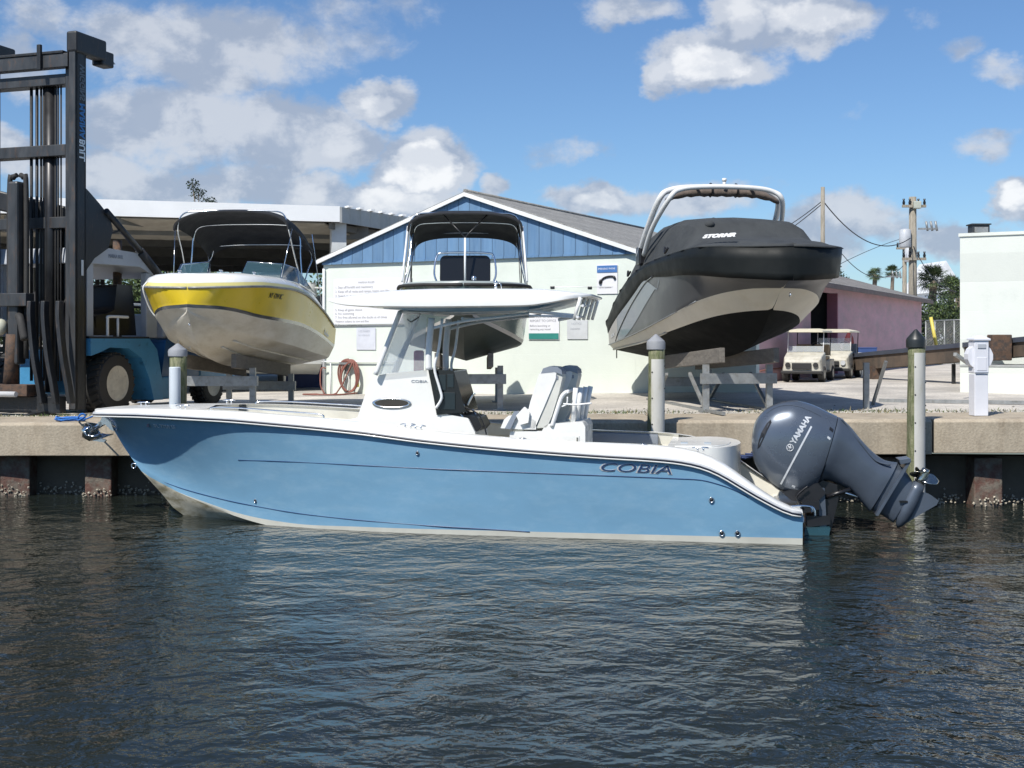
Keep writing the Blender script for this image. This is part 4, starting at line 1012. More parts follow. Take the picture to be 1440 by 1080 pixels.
lines_of(t, wd_, h_, [('ALL CUSTOMERS MUST', .84, .075, 0), ('REPORT TO OFFICE', .68, .075, 0), ('Before launching or', .50, .065, 0), ('removing any vessel', .37, .065, 0)], .03)
mb = MB(); mb.box((0, -.012, h_*.14), (wd_*.97, .006, h_*.22)); mb.build('green_band', mat('sign_green', (.03, .22, .19), .5), t)
t, wd_, h_ = sign('notice_board', 'grey notice on the mint wall under the rod holders', (798, 450), (827, 477), mat('faded_sign2', (.55, .57, .58), .6))
lines_of(t, wd_, h_, [('NOTICE', .75, .07, .15), ('Deliveries', .5, .06, .1)], .03, mat('faded_ink2', (.40, .42, .45), .7))

def hose():
    o, s = wall_pt(500, 552); o.z = G(o.x, o.y)
    t = thing('hose', 'long red hose hanging in a coil on the left corner of the mint wall', 'hose', o, GA)
    c, _ = wall_pt(494, 528, -.12); mb = MB(); pts = []
    for k in range(5):
        for i in range(18):
            a = 2*math.pi*i/18+math.pi/2
            rx, rz = .30-.02*k, .40-.012*k
            q = c+GD*(rx*math.cos(a)+.03*math.sin(a*2+k)+.02*k)+Vector((0, 0, rz*math.sin(a)-.01*k))-GN*(.018*k); pts.append(q)
    e = c-GD*.4; g = G(e.x, e.y)+.03
    for q in (c+Vector((-.25, -.3, -.42)), Vector((c.x-.7, c.y-.5, g)), Vector((c.x-1.0, c.y-.6, g)), Vector((c.x-.6, c.y-.8, g)), Vector((c.x-.1, c.y-.75, g)), Vector((c.x+.25, c.y-.3, g+.02))): pts.append(q)
    mb.tube(smooth_path(pts, 3), .020, 6); mb.build('coil', mat('red_rubber_hose', (.22, .085, .065), .6, var=.3), t, True)
    mb = MB(); p, _ = wall_pt(491, 511, -.10); mb.box(p, (.30, .2, .05), GA); mb.box(p+Vector((0, 0, -.12)), (.08, .06, .22), GA); mb.build('hanger', M_galv, t, True)
    p, _ = wall_pt(462, 535, -.1); mb = MB(); mb.tube(smooth_path([p+Vector((-.0, 0, .3)), p+Vector((-.12, 0, .28)), p+Vector((-.13, -.05, -.1)), p+Vector((-.02, -.1, -.33))], 5), .02, 6); mb.build('spare_loop', MATS['red_rubber_hose'], t, True)
    p, _ = wall_pt(508, 541, -.14); mb = MB(); mb.box(p, (.05, .04, .11), .4); mb.build('nozzle', mat('yellow_plastic', (.65, .55, .05), .5), t, True, bevel=.01)
hose()

def build_pink():
    o = Vector((6.5, 30.8, 1.2)); L_ = 20.1
    pk = mat('faded_pink_stucco', (.60, .385, .43), .9, var=.13, scale=.7, bump=.2, bscale=25, col2=(.50, .37, .39), mix=(.45, .65), stretch=(1, 1, 3))
    rf = mat('pink_roof_shingle', (.24, .225, .21), .95, var=.25, scale=3, bump=.5, bscale=20, col2=(.15, .14, .13)); wave_bump(rf, (0, 0, 1), 1/.09, .6, .01, dark=.25, profile=.8)
    t = thing('pink_warehouse', 'long faded pink warehouse with grey roof and dark doorway', 'building', o, GA)
    # local: x = along GD (towards camera side), y along GN. the visible long wall is x=0 plane .. y from 0 to L_
    h = 4.06-1.2; d0, d1 = 3.45, 6.42
    mb = MB()
    def blk(y0, y1, z0, z1, x0=-.16, x1=0): mb.box(((x0+x1)/2, (y0+y1)/2, (z0+z1)/2), (x1-x0, y1-y0, z1-z0))
    blk(-1.55, d0, -.3, h); blk(d1, L_, -.3, h); blk(d0, d1, 2.65, h); blk(-1.55, -1.25, -.3, h, -1.3, -.162)
    mb.build('wall', pk, t)
    mb = MB(); blk(L_-.35, L_, -.3, h, -8, -.162); mb.build('end_wall', pk, t)
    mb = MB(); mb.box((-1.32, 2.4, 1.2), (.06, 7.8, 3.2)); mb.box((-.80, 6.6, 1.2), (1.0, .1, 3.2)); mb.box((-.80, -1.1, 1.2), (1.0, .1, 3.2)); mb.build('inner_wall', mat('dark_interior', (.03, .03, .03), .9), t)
    mb = MB(); mb.box((-.12, d1-.05, 1.1), (.30, .10, 3.1)); mb.build('door_jamb', mat('pink_jamb', (.30, .12, .16), .8, var=.15), t)
    mb = MB()
    mb.loft([[(.35, 6.2, h-.10), (.35, L_+.5, h-.10), (-4.2, L_-3.2, h+1.25), (-4.2, 6.2, h+1.25)], [(.35, 6.2, h), (.35, L_+.5, h), (-4.2, L_-3.2, h+1.37), (-4.2, 6.2, h+1.37)]], True, True, smooth=False)
    mb.loft([[(.35, -1.7, h-.10), (.35, 6.19, h-.10), (-1.3, 6.19, h+.35), (-1.3, -1.7, h+.35)], [(.35, -1.7, h), (.35, 6.19, h), (-1.3, 6.19, h+.45), (-1.3, -1.7, h+.45)]], True, True, smooth=False)
    mb.build('roof', rf, t)
    mb = MB(); mb.loft([[(.35, L_+.5, h-.10), (-8.7, L_+.5, h-.10), (-4.2, L_-3.2, h+1.25)], [(.35, L_+.5, h), (-8.7, L_+.5, h), (-4.2, L_-3.2, h+1.37)]], True, True, smooth=False); mb.build('hip', rf, t)
    mb = MB(); mb.box((.36, L_/2-.6, h-.08), (.03, L_+2.1, .12)); mb.build('fascia', mat('weathered_fascia', (.22, .17, .15), .8, var=.3), t)
    mb = MB(); mb.tube([(.05, -1.4, .55), (.05, L_, 1.0)], .02, 5); mb.build('wall_pipe', mat('rusty_pipe', (.2, .08, .06), .7), t)
build_pink()

def build_white():
    c = Vector((9.72, 27.0, 1.25)); wm = mat('bright_white_block', (.66, .69, .64), .9, var=.04, scale=.7, bump=.12, bscale=25, col2=(.54, .58, .54), mix=(.55, .85))
    wave_bump(wm, (0, 0, 1), 1/.62, .35, .006, dark=.08, profile=.985)
    t = thing('block_building', 'bright white flat roofed block building at the right edge', 'building', c, GA)
    h = 4.72-1.25
    mb = MB(); mb.box((7, 6, h/2-.2), (14, 12, h+.4)); mb.build('wall', wm, t)
    mb = MB(); mb.box((7, 6, h+.035), (14.06, 12.06, .07)); mb.build('coping', wm, t)
    q = P(1395, 325, 27.5); mb = MB(); mb.box((0, 0, .11), (.38, .3, .22), 0); mb.box((0, 0, .235), (.44, .36, .03)); mb.box((0, -.16, .11), (.3, .02, .12), 0, 1)
    o = Vector((10.35, 27.6, 4.80))
    mb.v = [tuple(Vector(v)+o) for v in mb.v]; solo(mb, 'vent_box', 'small dark box on the roof edge of the white block building', 'vent', [mat('dark_vent', (.03, .035, .04), .6), M_galv], o, bevel=.01)
    # low block ledge in front
    l = Vector((8.93, 24.8, 1.2)); t2 = thing('low_block_wall', 'knee high white block wall in front of the white building', 'wall', l, GA)
    mb = MB(); mb.box((5, .75, .30), (10, 1.5, .9)); mb.build('blocks', wm, t2)
    mb = MB(); mb.box((5, .75, .765), (10.03, 1.53, .03)); mb.build('ledge_top', mat('grey_ledge', (.33, .34, .33), .9, var=.2), t2)
build_white()

def build_shed():
    # corner of the open boat shed
    C = Vector((-4.43, 32.0, 1.15)); a = math.atan2(.27, .96)
    t = thing('boat_shed', 'open sided boat storage shed with white fascia behind the yellow boat', 'shed', C, a)
    # local x: along the front to the right (negative = to the left); y: into depth
    wf = mat('white_fascia', (.84, .85, .85), .6, var=.05, scale=1); rm = mat('shed_metal', (.42, .42, .40), .5, .3, var=.15); bm_ = mat('shed_beam', (.16, .155, .14), .7, var=.2)
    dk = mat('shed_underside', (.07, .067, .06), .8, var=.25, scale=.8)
    zt = EYE+190*32/F-1.15; fh = .40; D = 26; XL = -30
    sd = Vector((.384, .92, 0)); Minv = Matrix.Rotation(-a, 3, 'Z'); sdl = Minv @ sd
    def pt(x, d, z): return (x+sdl.x*d, sdl.y*d, z)
    mb = MB(); mb.prism([(XL, 0, zt-fh), (0, 0, zt-fh), (0, 0, zt), (XL, 0, zt)], (0, .12, 0)); mb.build('fascia', wf, t)
    mb = MB(); mb.loft([[pt(XL, .13, zt-.07), pt(.05, .13, zt-.07), pt(.05, .13, zt-.03), pt(XL, .13, zt-.03)], [pt(XL, D, zt+.45), pt(.05, D, zt+.45), pt(.05, D, zt+.5), pt(XL, D, zt+.5)]], True, True, smooth=False)
    mb.build('roof', wave_bump(rm, (1, 0, 0), 3, .8, .03, dark=.15, profile=.8), t)
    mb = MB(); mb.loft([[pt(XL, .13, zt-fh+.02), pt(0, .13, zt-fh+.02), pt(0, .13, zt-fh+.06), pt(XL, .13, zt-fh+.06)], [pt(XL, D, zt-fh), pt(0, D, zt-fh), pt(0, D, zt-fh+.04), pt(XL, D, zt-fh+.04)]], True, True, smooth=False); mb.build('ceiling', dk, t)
    mb = MB(); mb.loft([[pt(.0, 0, zt-.42), pt(.06, 0, zt-.42), pt(.06, 0, zt-.02), pt(.0, 0, zt-.02)], [pt(.0, D, zt-.3), pt(.06, D, zt-.3), pt(.06, D, zt+.45), pt(.0, D, zt+.45)]], True, True, smooth=False); mb.build('side_fascia', rm, t)
    mb = MB()
    for i in range(40): d = .3+i*.6; z = zt-.02+.5*d/D; mb.box(pt(.08, d, z+.03), (.12, .25, .05), a)
    mb.build('roof_ribs', wf, t)
    for d in (1.5, 6.5, 12, 17.5, 23):
        mb = MB(); mb.prism([pt(XL, d, zt-fh-.35), pt(0, d, zt-fh-.35), pt(0, d, zt-fh), pt(XL, d, zt-fh)], (0, .1, 0)); mb.build('cross_beam', bm_, t)
    for x in [-.35-2.6*i for i in range(11)]:
        mb = MB(); mb.beam(pt(x, .2, zt-fh-.1), pt(x, D, zt-fh-.1), .08, .16); mb.build('purlin', bm_, t)
    for d in (.6, 12.4, 24):
        for x in (-.35, -8.0, -16, -24):
            p = pt(x, d, 0); mb = MB(); mb.box((p[0], p[1], (zt-fh)/2-.1), (.38, .38, zt-fh+.2), 0); pr = mb.build('post', mat('post_white', (.55, .57, .57), .6, var=.12) if x > -1 and d < 1 else bm_, t)
    # slanting canopy boards hanging inside, pale under the front edge
    mb = MB(); mb.loft([[pt(XL, .2, zt-fh-.02), pt(-.5, .2, zt-fh-.02), pt(-.5, .2, zt-fh-.05), pt(XL, .2, zt-fh-.05)], [pt(XL, 2.6, zt-fh-.36), pt(-.5, 2.6, zt-fh-.36), pt(-.5, 2.6, zt-fh-.40), pt(XL, 2.6, zt-fh-.40)]], True, True, smooth=False); mb.build('soffit', mat('tan_soffit', (.33, .30, .25), .9, var=.2), t)
    # back storage rack with stored hulls
    rk = mat('rack_steel', (.09, .09, .09), .6, var=.3)
    r = thing('storage_rack', 'tall steel storage rack inside the open shed', 'rack', (C.x-9, C.y+14, 1.15), a)
    for x in (-9, -5.4, -1.8, 1.8, 5.4, 9):
        for y in (0, 4): mb = MB(); mb.box((x, y, 2.2), (.16, .16, 4.4)); mb.build('upright', rk, r)
    for z in (1.0, 2.7, 4.3):
        for y in (0, 4): mb = MB(); mb.box((0, y, z), (18, .12, .18)); mb.build('rail', rk, r)
    return t
build_shed()
# ================================================================ boats on racks
def canopy(mb, x0, x1, hw, zc, crown=.28, drop=.30, n=10, th=.02, tilt=0, ex=2.6):
    """bimini cloth: arch across y, bows along x"""
    rings = []
    for k in range(n+1):
        f = k/n; x = x0+(x1-x0)*f; zz = zc+.10*math.sin(math.pi*f)-(0.06 if k in (0, n) else 0)+tilt*(f-.5)
        up = []; dn = []
        for j in range(25):
            a = math.pi*j/24; c = math.cos(a); s = math.sin(a)
            y = hw*math.copysign(abs(c)**(2/ex), c); z = zz-drop+(drop+crown*0)*abs(s)**(2/ex)
            up.append((x, y, z)); dn.append((x, y*(1-th/hw*1.2), z-th))
        rings.append(up+dn[::-1])
    mb.loft(rings, True, True)
def ptube(name, pts, r, m, parent, n=5, seg=7):
    mb = MB(); mb.tube(smooth_path(pts, n), r, seg); return mb.build(name, m, parent)
def bow_arch(x0, x1, z0, z1, hw0, hw, zc, n=9):
    """stainless bow: from pivot (x0,±hw0,z0) up and over at x1"""
    pts = [(x0, -hw0, z0), (x0+(x1-x0)*.6, -hw0-(hw-hw0)*.7, z0+(z1-z0)*.6), (x1, -hw, z1), (x1, -hw*.9, zc-.05), (x1, -hw*.6, zc), (x1, 0, zc+.01), (x1, hw*.6, zc), (x1, hw*.9, zc-.05), (x1, hw, z1), (x0+(x1-x0)*.6, hw0+(hw-hw0)*.7, z0+(z1-z0)*.6), (x0, hw0, z0)]
    return pts
def frame(bow, ang): # local x runs from bow to stern
    return math.atan2(math.cos(ang), math.sin(ang))

def yellow_boat():
    B = Vector((-5.22, 20.0, 0)); th = R(3); rz = math.atan2(math.cos(th), math.sin(th))
    t = thing('bowrider_boat', 'yellow and white bowrider with black canvas bimini on a rack', 'boat', (B.x, B.y, 1.9), rz)
    z = lambda v: v-1.9
    L_ = 6.1
    # with this frame local y points to the left of the picture
    S = [(0, 0, z(3.31)), (.06, .36, z(3.32)), (.2, .62, z(3.33)), (.5, .88, z(3.35)), (1, 1.06, z(3.37)), (2, 1.20, z(3.37)), (3, 1.24, z(3.32)), (4.5, 1.25, z(3.08)), (L_, 1.22, z(2.70))]
    S1 = [(0, 0, z(3.05)), (.06, .16, z(3.04)), (.2, .40, z(3.03)), (.5, .66, z(2.99)), (1, .88, z(2.91)), (2, 1.08, z(2.85)), (3, 1.15, z(2.80)), (4.5, 1.20, z(2.63)), (L_, 1.19, z(2.38))]
    S2 = [(a, b*.985, c-.055) for a, b, c in S1]
    CHN = [(0, 0, z(2.98)), (.06, .04, z(2.93)), (.2, .18, z(2.86)), (.5, .42, z(2.74)), (1, .68, z(2.60)), (2, .93, z(2.46)), (3, 1.03, z(2.37)), (4.5, 1.07, z(2.24)), (L_, 1.07, z(2.12))]
    CH2 = [(a, b*.96, c-.03) for a, b, c in CHN]
    K = [(0, 0, z(2.97)), (.06, 0, z(2.88)), (.2, 0, z(2.70)), (.5, 0, z(2.42)), (1, 0, z(2.22)), (2, 0, z(2.04)), (3, 0, z(1.97)), (L_, 0, z(1.88))]
    st_ = [0, .02, .06, .12, .2, .3, .4]+[.5+.2*i for i in range(29)]
    M_y = mat('yellow_gelcoat', (.72, .52, .025), .3, var=.05, scale=1.5, coat=.12, col2=(.62, .46, .04), mix=(.5, .8))
    M_by = mat('stained_white_bottom', (.66, .62, .53), .45, var=.12, scale=1.6, col2=(.40, .34, .23), mix=(.45, .8), stretch=(.3, .6, 1))
    mb, rg = hull_mb([K, CH2, CHN, S2, S1, S], st_, [4, 1, 5, 1, 8], [1, 1, 1, 2, 0], transom=1)
    mb.build('hull', [M_y, M_by, M_gdark], t, merge=True, sharp=28)
    for k in (.42, .72):
        for sd in (-1, 1):
            pts = []
            for s in [1.0+.25*i for i in range(20)]:
                y0, z0 = interp(K, s); y1, z1 = interp(CH2, s); pts.append((s, sd*(y0+(y1-y0)*k), z0+(z1-z0)*k-.01))
            mb = MB(); mb.tube(pts, .022, 4); mb.build('strake', M_by, t)
    for sd in (-1, 1):
        mb = MB(); mb.tube([(s, sd*(interp(S, s)[0]+.012), interp(S, s)[1]) for s in st_ if s <= L_], .022, 6); mb.build('rub_rail', M_galv, t)
    # deck: pale yellow band then white cap
    mb = MB()
    for sd in (-1, 1):
        rg = []
        for s in st_:
            y, zz = interp(S, s); k = min(1, y/.5); up = .20 if s < 3 else .20+.12*min(1, (s-3)/1.2)
            rg.append([(s, sd*y, zz), (s+.01*k, sd*(y-.035*k), zz+.075), (s+.02, sd*(y-.09*k), zz+.15), (s+.03, sd*(y-.20*k), zz+up), (s+.04, sd*max(0, y-.45*k), zz+up+.03), (s+.05, 0, zz+up+.02)])
        mb.loft(rg, False, False, mis=[0, 1, 1, 1, 1])
    mb.build('deck', [mat('pale_yellow', (.70, .62, .24), .3, var=.04), M_white], t, merge=True, sharp=60)
    # wrap windscreen, walk-through
    def glass(pts, name='windscreen'):
        a = [Vector(p) for p in pts]; ctr = sum(a, Vector())/len(a)
        n = (a[1]-a[0]).cross(a[2]-a[0]).normalized()*.012
        mb = MB(); mb.prism(a, n); o = mb.build(name, M_gtint, t)
        mb = MB(); mb.tube(a, .016, 6, closed=True); mb.build('frame', M_chrome, o); return o
    zb = z(3.58); zt_ = z(3.88)
    for sd in (-1, 1):
        glass([(2.05, sd*.30, zb), (2.35, sd*.95, zb-.02), (2.62, sd*.92, zt_-.03), (2.38, sd*.34, zt_)])
        glass([(2.36, sd*.97, zb-.02), (3.0, sd*1.12, zb-.06), (3.12, sd*1.05, zt_-.08), (2.63, sd*.94, zt_-.03)])
        glass([(3.02, sd*1.13, zb-.06), (4.3, sd*1.16, zb-.22), (3.14, sd*1.06, zt_-.08)])
        ptube('screen_brace', [(2.1, sd*.30, zb), (2.4, sd*.34, zt_)], .012, M_chrome, t, 2)
    # bimini
    mb = MB(); canopy(mb, 2.5, 4.8, 1.06, z(4.66), drop=.34, n=10, tilt=-.42, ex=2.5); mb.build('bimini_canvas', M_canvas, t, sharp=40)
    bs_ = M_chrome
    for x1, hz, zz in ((2.65, 4.50, 4.82), (3.6, 4.42, 4.66), (4.7, 4.1, 4.36)):
        ptube('bimini_bow', bow_arch(3.5, x1, z(3.45), z(hz), 1.10, 1.02, z(zz)), .013, bs_, t)
    for sd in (-1, 1):
        ptube('bimini_strut', [(2.3, sd*.98, z(3.6)), (2.7, sd*1.08, z(4.5))], .008, bs_, t, 2); ptube('bimini_strut', [(5.2, sd*1.1, z(3.2)), (4.5, sd*1.06, z(4.55))], .008, bs_, t, 2)
    # bow fittings, seats
    for s, y in ((.7, .35), (.7, -.35), (1.3, -.75)): 
        q = cleat(s, y, z(3.585)); q.parent = t
    mb = MB(); mb.loft([[(3.3, y, z(3.2)), (3.3, y, z(3.72)), (3.5, y, z(3.75)), (3.6, y, z(3.2))] for y in (-.85, -.3)]); mb.loft([[(3.3, y, z(3.2)), (3.3, y, z(3.72)), (3.5, y, z(3.75)), (3.6, y, z(3.2))] for y in (.3, .85)]); mb.build('seat', M_seat, t, bevel=.03)
    # bow eye, strap
    mb = MB(); mb.tube(arc((.12, 0, z(2.72)), .03, 0, 6.28, 10, (1, 0, 0), (0, 0, 1))[:-1], .008, 6, closed=True); mb.build('bow_eye', M_chrome, t)
    ptube('bow_strap', [(.28, .75, z(3.42)), (.22, .80, z(3.30)), (.35, .74, z(3.0)), (.4, .66, z(2.86))], .012, M_white, t)
    # registration
    def side(s, f, off=.008):
        y0, z0 = interp(S1, s); y1, z1 = interp(S, s); return Vector((s, -(y0+(y1-y0)*f)-off, z0+(z1-z0)*f))
    a, b, c = side(1.15, .62), side(1.8, .62), side(1.15, .9)
    text('lettering', 'NY 4284 8C', .135, a, b-a, c-a, M_black, t, sx=.80, shear=.3, offset=.0)
    a, b, c = side(4.9, .05), side(5.6, .05), side(4.9, .5)
    text('lettering', 'Rinker', .15, a, b-a, c-a, M_silver, t, sx=1.2, shear=.3)
    # stern drive
    mb = MB(); mb.box((L_+.15, 0, z(2.15)), (.3, .35, .4)); mb.box((L_+.3, 0, z(1.85)), (.25, .14, .6)); mb.build('stern_drive', M_black, t, bevel=.04)
    return t
def rack(name_label, posts, beams, bunks, loc, group='steel boat racks'):
    t = thing('boat_rack', name_label, 'rack', loc, 0, group)
    for (x, y, z1) in posts:
        mb = MB(); g = G(x, y); mb.box((x, y, (g+z1)/2), (.10, .10, z1-g+.02)); mb.box((x, y, g+.02), (.22, .22, .03)); mb.build('post', M_galv, t, True)
    for a, b in beams:
        mb = MB(); mb.beam(a, b, .10, .17); mb.build('cross_beam', M_galv, t, True)
    for a, b, w_, h in bunks:
        mb = MB(); mb.beam(a, b, w_, h); mb.build('bunk', M_bunk, t, True, bevel=.01)
    return t
yellow_boat()
def yb(s, y, z): # yellow boat frame -> world
    th = R(3); return Vector((-5.22+s*math.sin(th)-y*-math.cos(th)*-1, 20+s*math.cos(th)+y*math.sin(th), z))
def stand(B, th, s_list, yy, zk, label, loc, extra=()):
    u = Vector((math.sin(th), math.cos(th), 0)); n = Vector((math.cos(th), -math.sin(th), 0))
    w = lambda s, y, z: Vector((B.x, B.y, 0))+u*s+n*y+Vector((0, 0, z))
    posts = []; beams = []; bunks = []
    for s, z in s_list:
        for y in (-yy, yy):
            p = w(s, y, 0); posts.append((p.x, p.y, z))
        beams.append((w(s-.052, -yy-.1, z-.22), w(s-.052, yy+.1, z-.22)))
    (s0, z0), (s1, z1) = s_list[0], s_list[-1]; sl = (z1-z0)/(s1-s0)
    for y in (-.45, .45):
        bunks.append((w(s0-.6, y, z0+zk-sl*.6), w(s1+.5, y, z1+zk+sl*.5), .09, .24))
    return rack(label, posts, beams, bunks, loc), w
stand(Vector((-5.22, 20, 0)), R(3), [(1.7, 1.98), (4.6, 1.80)], .62, .10, 'grey steel rack under the yellow bowrider', (-5.1, 22.5, 1.18))

def grey_boat():
    B = Vector((4.25, 18.95, 0)); th = R(-8); rz = math.atan2(math.cos(th), math.sin(th))
    t = thing('sport_boat', 'dark grey sport boat shrink covered in black canvas with white tower', 'boat', (B.x, B.y, 2.1), rz)
    z = lambda v: v-2.1; L_ = 7.2
    S = [(0, 0, z(3.42)), (.05, .30, z(3.43)), (.2, .62, z(3.45)), (.45, .90, z(3.47)), (1, 1.16, z(3.53)), (2, 1.27, z(3.61)), (3.4, 1.28, z(3.62)), (4.1, 1.28, z(3.58)), (4.8, 1.28, z(3.42)), (6.1, 1.27, z(3.02)), (L_, 1.25, z(2.67))]
    K0 = [(0, 0, z(3.41)), (.5, 0, z(3.22)), (.9, 0, z(2.92)), (1.5, 0, z(2.50)), (2.3, 0, z(2.27)), (3.4, 0, z(2.16)), (L_, 0, z(2.05))]
    k0 = lambda s: interp([(a, c) for a, _, c in K0], s)[0]
    B1 = [(0, 0, k0(0)), (.2, .0, k0(.2)), (.4, .02, k0(.4)+.01), (.55, .32, z(3.28)), (.8, .62, z(3.25)), (1.1, .86, z(3.19)), (1.6, 1.07, z(3.08)), (2.4, 1.19, z(2.92)), (3.4, 1.24, z(2.76)), (4.8, 1.24, z(2.60)), (6.1, 1.24, z(2.48)), (L_, 1.23, z(2.38))]
    B2 = [(0, 0, k0(0)), (.4, 0, k0(.4)), (.86, .01, k0(.86)+.005), (1.0, .24, z(2.94)), (1.25, .50, z(2.91)), (1.6, .74, z(2.85)), (2.2, .96, z(2.74)), (3.4, 1.10, z(2.58)), (4.8, 1.14, z(2.42)), (6.1, 1.14, z(2.35)), (L_, 1.14, z(2.28))]
    K = K0
    st_ = [0, .02, .05, .1, .15, .2, .3, .4]+[.5+.1*i for i in range(67)]; st_ = [s for s in st_ if s < L_]+[L_]
    M_side = mat('graphite_side', (.075, .078, .082), .38, var=.1, coat=.08); M_band = mat('beige_band', (.72, .675, .575), .45, var=.08, scale=1.5, col2=(.64, .58, .46), mix=(.5, .8))
    M_bb = mat('black_bottom_paint', (.008, .009, .009), .8, var=.3, scale=3, col2=(.022, .022, .02), mix=(.6, .8), spec=.2)
    mb, rg = hull_mb([K, B2, B1, S], st_, [5, 6, 8], [2, 1, 0], transom=2)
    mb.build('hull', [M_side, M_band, M_bb], t, merge=True, sharp=35)
    # silver panel on the quarter, raised a few mm
    def sd(s, f, off=.006, a=B1, b=S, sgn=1):
        y0, z0 = interp(a, s); y1, z1 = interp(b, s); return Vector((s, sgn*((y0+(y1-y0)*f)+off), z0+(z1-z0)*f))
    LS = 1   # left of the picture is +y in this frame
    g = []
    for i in range(25):
        s = 3.0+(L_-.6-3.0)*i/24; lo = max(.03, .85-.85*(i/24)**.8*1.2); hi = min(.97, .25+.75*(i/24)*1.6+.4) if i > 0 else .9
        if lo > hi: lo = hi-.02
        g.append([sd(s, lo+(hi-lo)*j/5, .007) for j in range(6)])
    mb = MB(); mb.loft(g, False, False); mb.build('silver_panel', mat('blue_grey_silver', (.17, .20, .23), .38, .0, var=.1, coat=.4), t)
    g = [[sd(s, f, .008) for f in (.02, .25, .5, .75, .96)] for s in [L_-.85+.14*i for i in range(7)]]
    mb = MB(); mb.loft(g, False, False); mb.build('quarter_panel', mat('warm_silver', (.40, .38, .35), .35, var=.12), t)
    ptube('body_line', [sd(6.55, .02, .012), sd(6.3, .3, .012), sd(5.8, .55, .012), sd(5.0, .75, .012), sd(4.0, .9, .012), sd(3.4, .98, .012)], .012, M_gdark, t)
    ptube('body_line', [sd(1.5, -.0, .01), sd(3, .0, .01), sd(5, .0, .01), sd(L_, 0, .01)], .014, M_galv, t)
    ptube('chine_rail', [sd(s, 0, .004, B2, B1) for s in (3.2, 4.5, 5.8, L_)], .02, mat('beige_line', (.5, .47, .40), .4), t)
    a, b, c = sd(6.95, .3, .014), sd(6.35, .3, .014), sd(6.95, .5, .014)
    text('lettering', 'SPORT', .10, a, b-a, c-a, M_silver, t, sx=1.3, shear=.3)
    a = (.14, 0, z(3.22)); ptube('bow_eye', arc((.05, 0, z(3.16)), .03, 0, 6.28, 10, (1, 0, 0), (0, 0, 1)), .009, M_chrome, t, 1)
    # canvas cover
    ZR = [(0, z(3.90)), (.2, z(3.91)), (1, z(3.95)), (2, z(3.92)), (3.4, z(3.88)), (4.8, z(3.72)), (6.1, z(3.36)), (L_, z(2.86))]
    ZT = [(0, 3.93), (.5, 4.02), (1.2, 4.10), (1.65, 4.20), (1.95, 4.45), (2.4, 4.55), (3.2, 4.62), (4.4, 4.62), (5.2, 4.52), (5.8, 4.25), (6.4, 3.75), (L_, 3.0)]
    rnd = random.Random(9); mb = MB(); rgs = []; band_l = []; band_r = []
    ss = [.0, .03, .08, .15, .25, .4]+[.55+.15*i for i in range(45)]; ss = [s for s in ss if s < L_+.05]+[L_+.06]
    for s in ss:
        y, zs1 = interp(S, min(s, L_)); zr = max(interp(ZR, s)[0], zs1+.12); zt_ = interp([(a_, z(b_)) for a_, b_ in ZT], s)[0]; k = min(1, y/.6)
        wav = .012*math.sin(s*9)+.008*math.sin(s*23)
        x = s-.10*(1-k) 
        half = [(x, y+.020*k+.004, zs1-.07+wav), (x, y+.035*k, (zs1+zr)/2), (x-.02, y+.05*k+wav, zr-.01), (x-.01, y+.035*k, zr+.012), (x, (y-.06*k), zr+.03), (x, y*.86, zr+(zt_-zr)*.42), (x, y*.74, zr+(zt_-zr)*.80), (x, y*.62, zr+(zt_-zr)*.95), (x, y*.32, zt_+.0), (x, 0, zt_+.015)]
        rgs.append([(a_, b_+wav*.5, c_) for a_, b_, c_ in half[2:]]+[(a_, -b_-wav*.5, c_) for a_, b_, c_ in half[-2:1:-1]])
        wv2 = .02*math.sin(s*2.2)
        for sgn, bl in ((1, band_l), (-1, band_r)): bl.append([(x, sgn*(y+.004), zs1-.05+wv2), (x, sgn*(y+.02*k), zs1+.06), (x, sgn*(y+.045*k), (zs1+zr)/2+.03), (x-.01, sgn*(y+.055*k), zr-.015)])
    mb.loft(rgs, False, False); o = len(mb.v)-len(rgs[-1]); mb.f.append(list(range(o, len(mb.v)))); mb.m.append(0); mb.s.append(False)
    mcv = mat('charcoal_canvas', (.040, .044, .046), .9, var=.25, scale=2.5, bump=.8, bscale=6)
    ob = mb.build('canvas_cover', mcv, t, sharp=24, recalc=True); md = ob.modifiers.new('s', 'SOLIDIFY'); md.thickness = .008; md.offset = -1
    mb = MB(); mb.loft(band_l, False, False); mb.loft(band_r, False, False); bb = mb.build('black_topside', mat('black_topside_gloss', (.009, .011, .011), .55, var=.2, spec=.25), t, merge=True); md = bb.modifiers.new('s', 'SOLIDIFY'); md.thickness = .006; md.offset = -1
    # cover bumps, loops and light lettering
    for s, y, dz in ((1.9, .7, .05), (3.3, .2, .03), (4.9, .55, .03)):
        zt_ = interp([(a_, z(b_)) for a_, b_ in ZT], s)[0]; mb = MB(); mb.sphere((s, y, zt_-.03), (.09, .09, .07), 10); mb.build('cover_bump', mcv, ob)
    for s, f in ((2.4, 0), (5.1, 0)):
        y, _ = interp(S, s); zr = interp(ZR, s)[0]; ptube('cover_loop', [(s-.10, y+.03, zr+.12), (s, y+.06, zr+.04), (s+.10, y+.03, zr+.14)], .02, M_black, ob)
    zr = interp(ZR, .5)[0]
    for (s0, s1, f, str_, sz) in ((1.0, .2, .3, 'STORMR', .075), (.05, -.1, .3, '', .1)):
        if str_:
            y0 = interp(S, s0)[0]*.86; y1 = interp(S, s1)[0]*.86; z0 = interp(ZR, s0)[0]+.14
            a = Vector((s0, y0+.07, z0)); b = Vector((s1, y1+.07, z0-.02)); text('lettering', str_, sz, a+Vector((-.02, .03, 0)), b-a, (0.0, -.25, 1), mat('cover_white', (.75, .75, .75), .6), ob, sx=2.3, shear=.4, offset=.006)
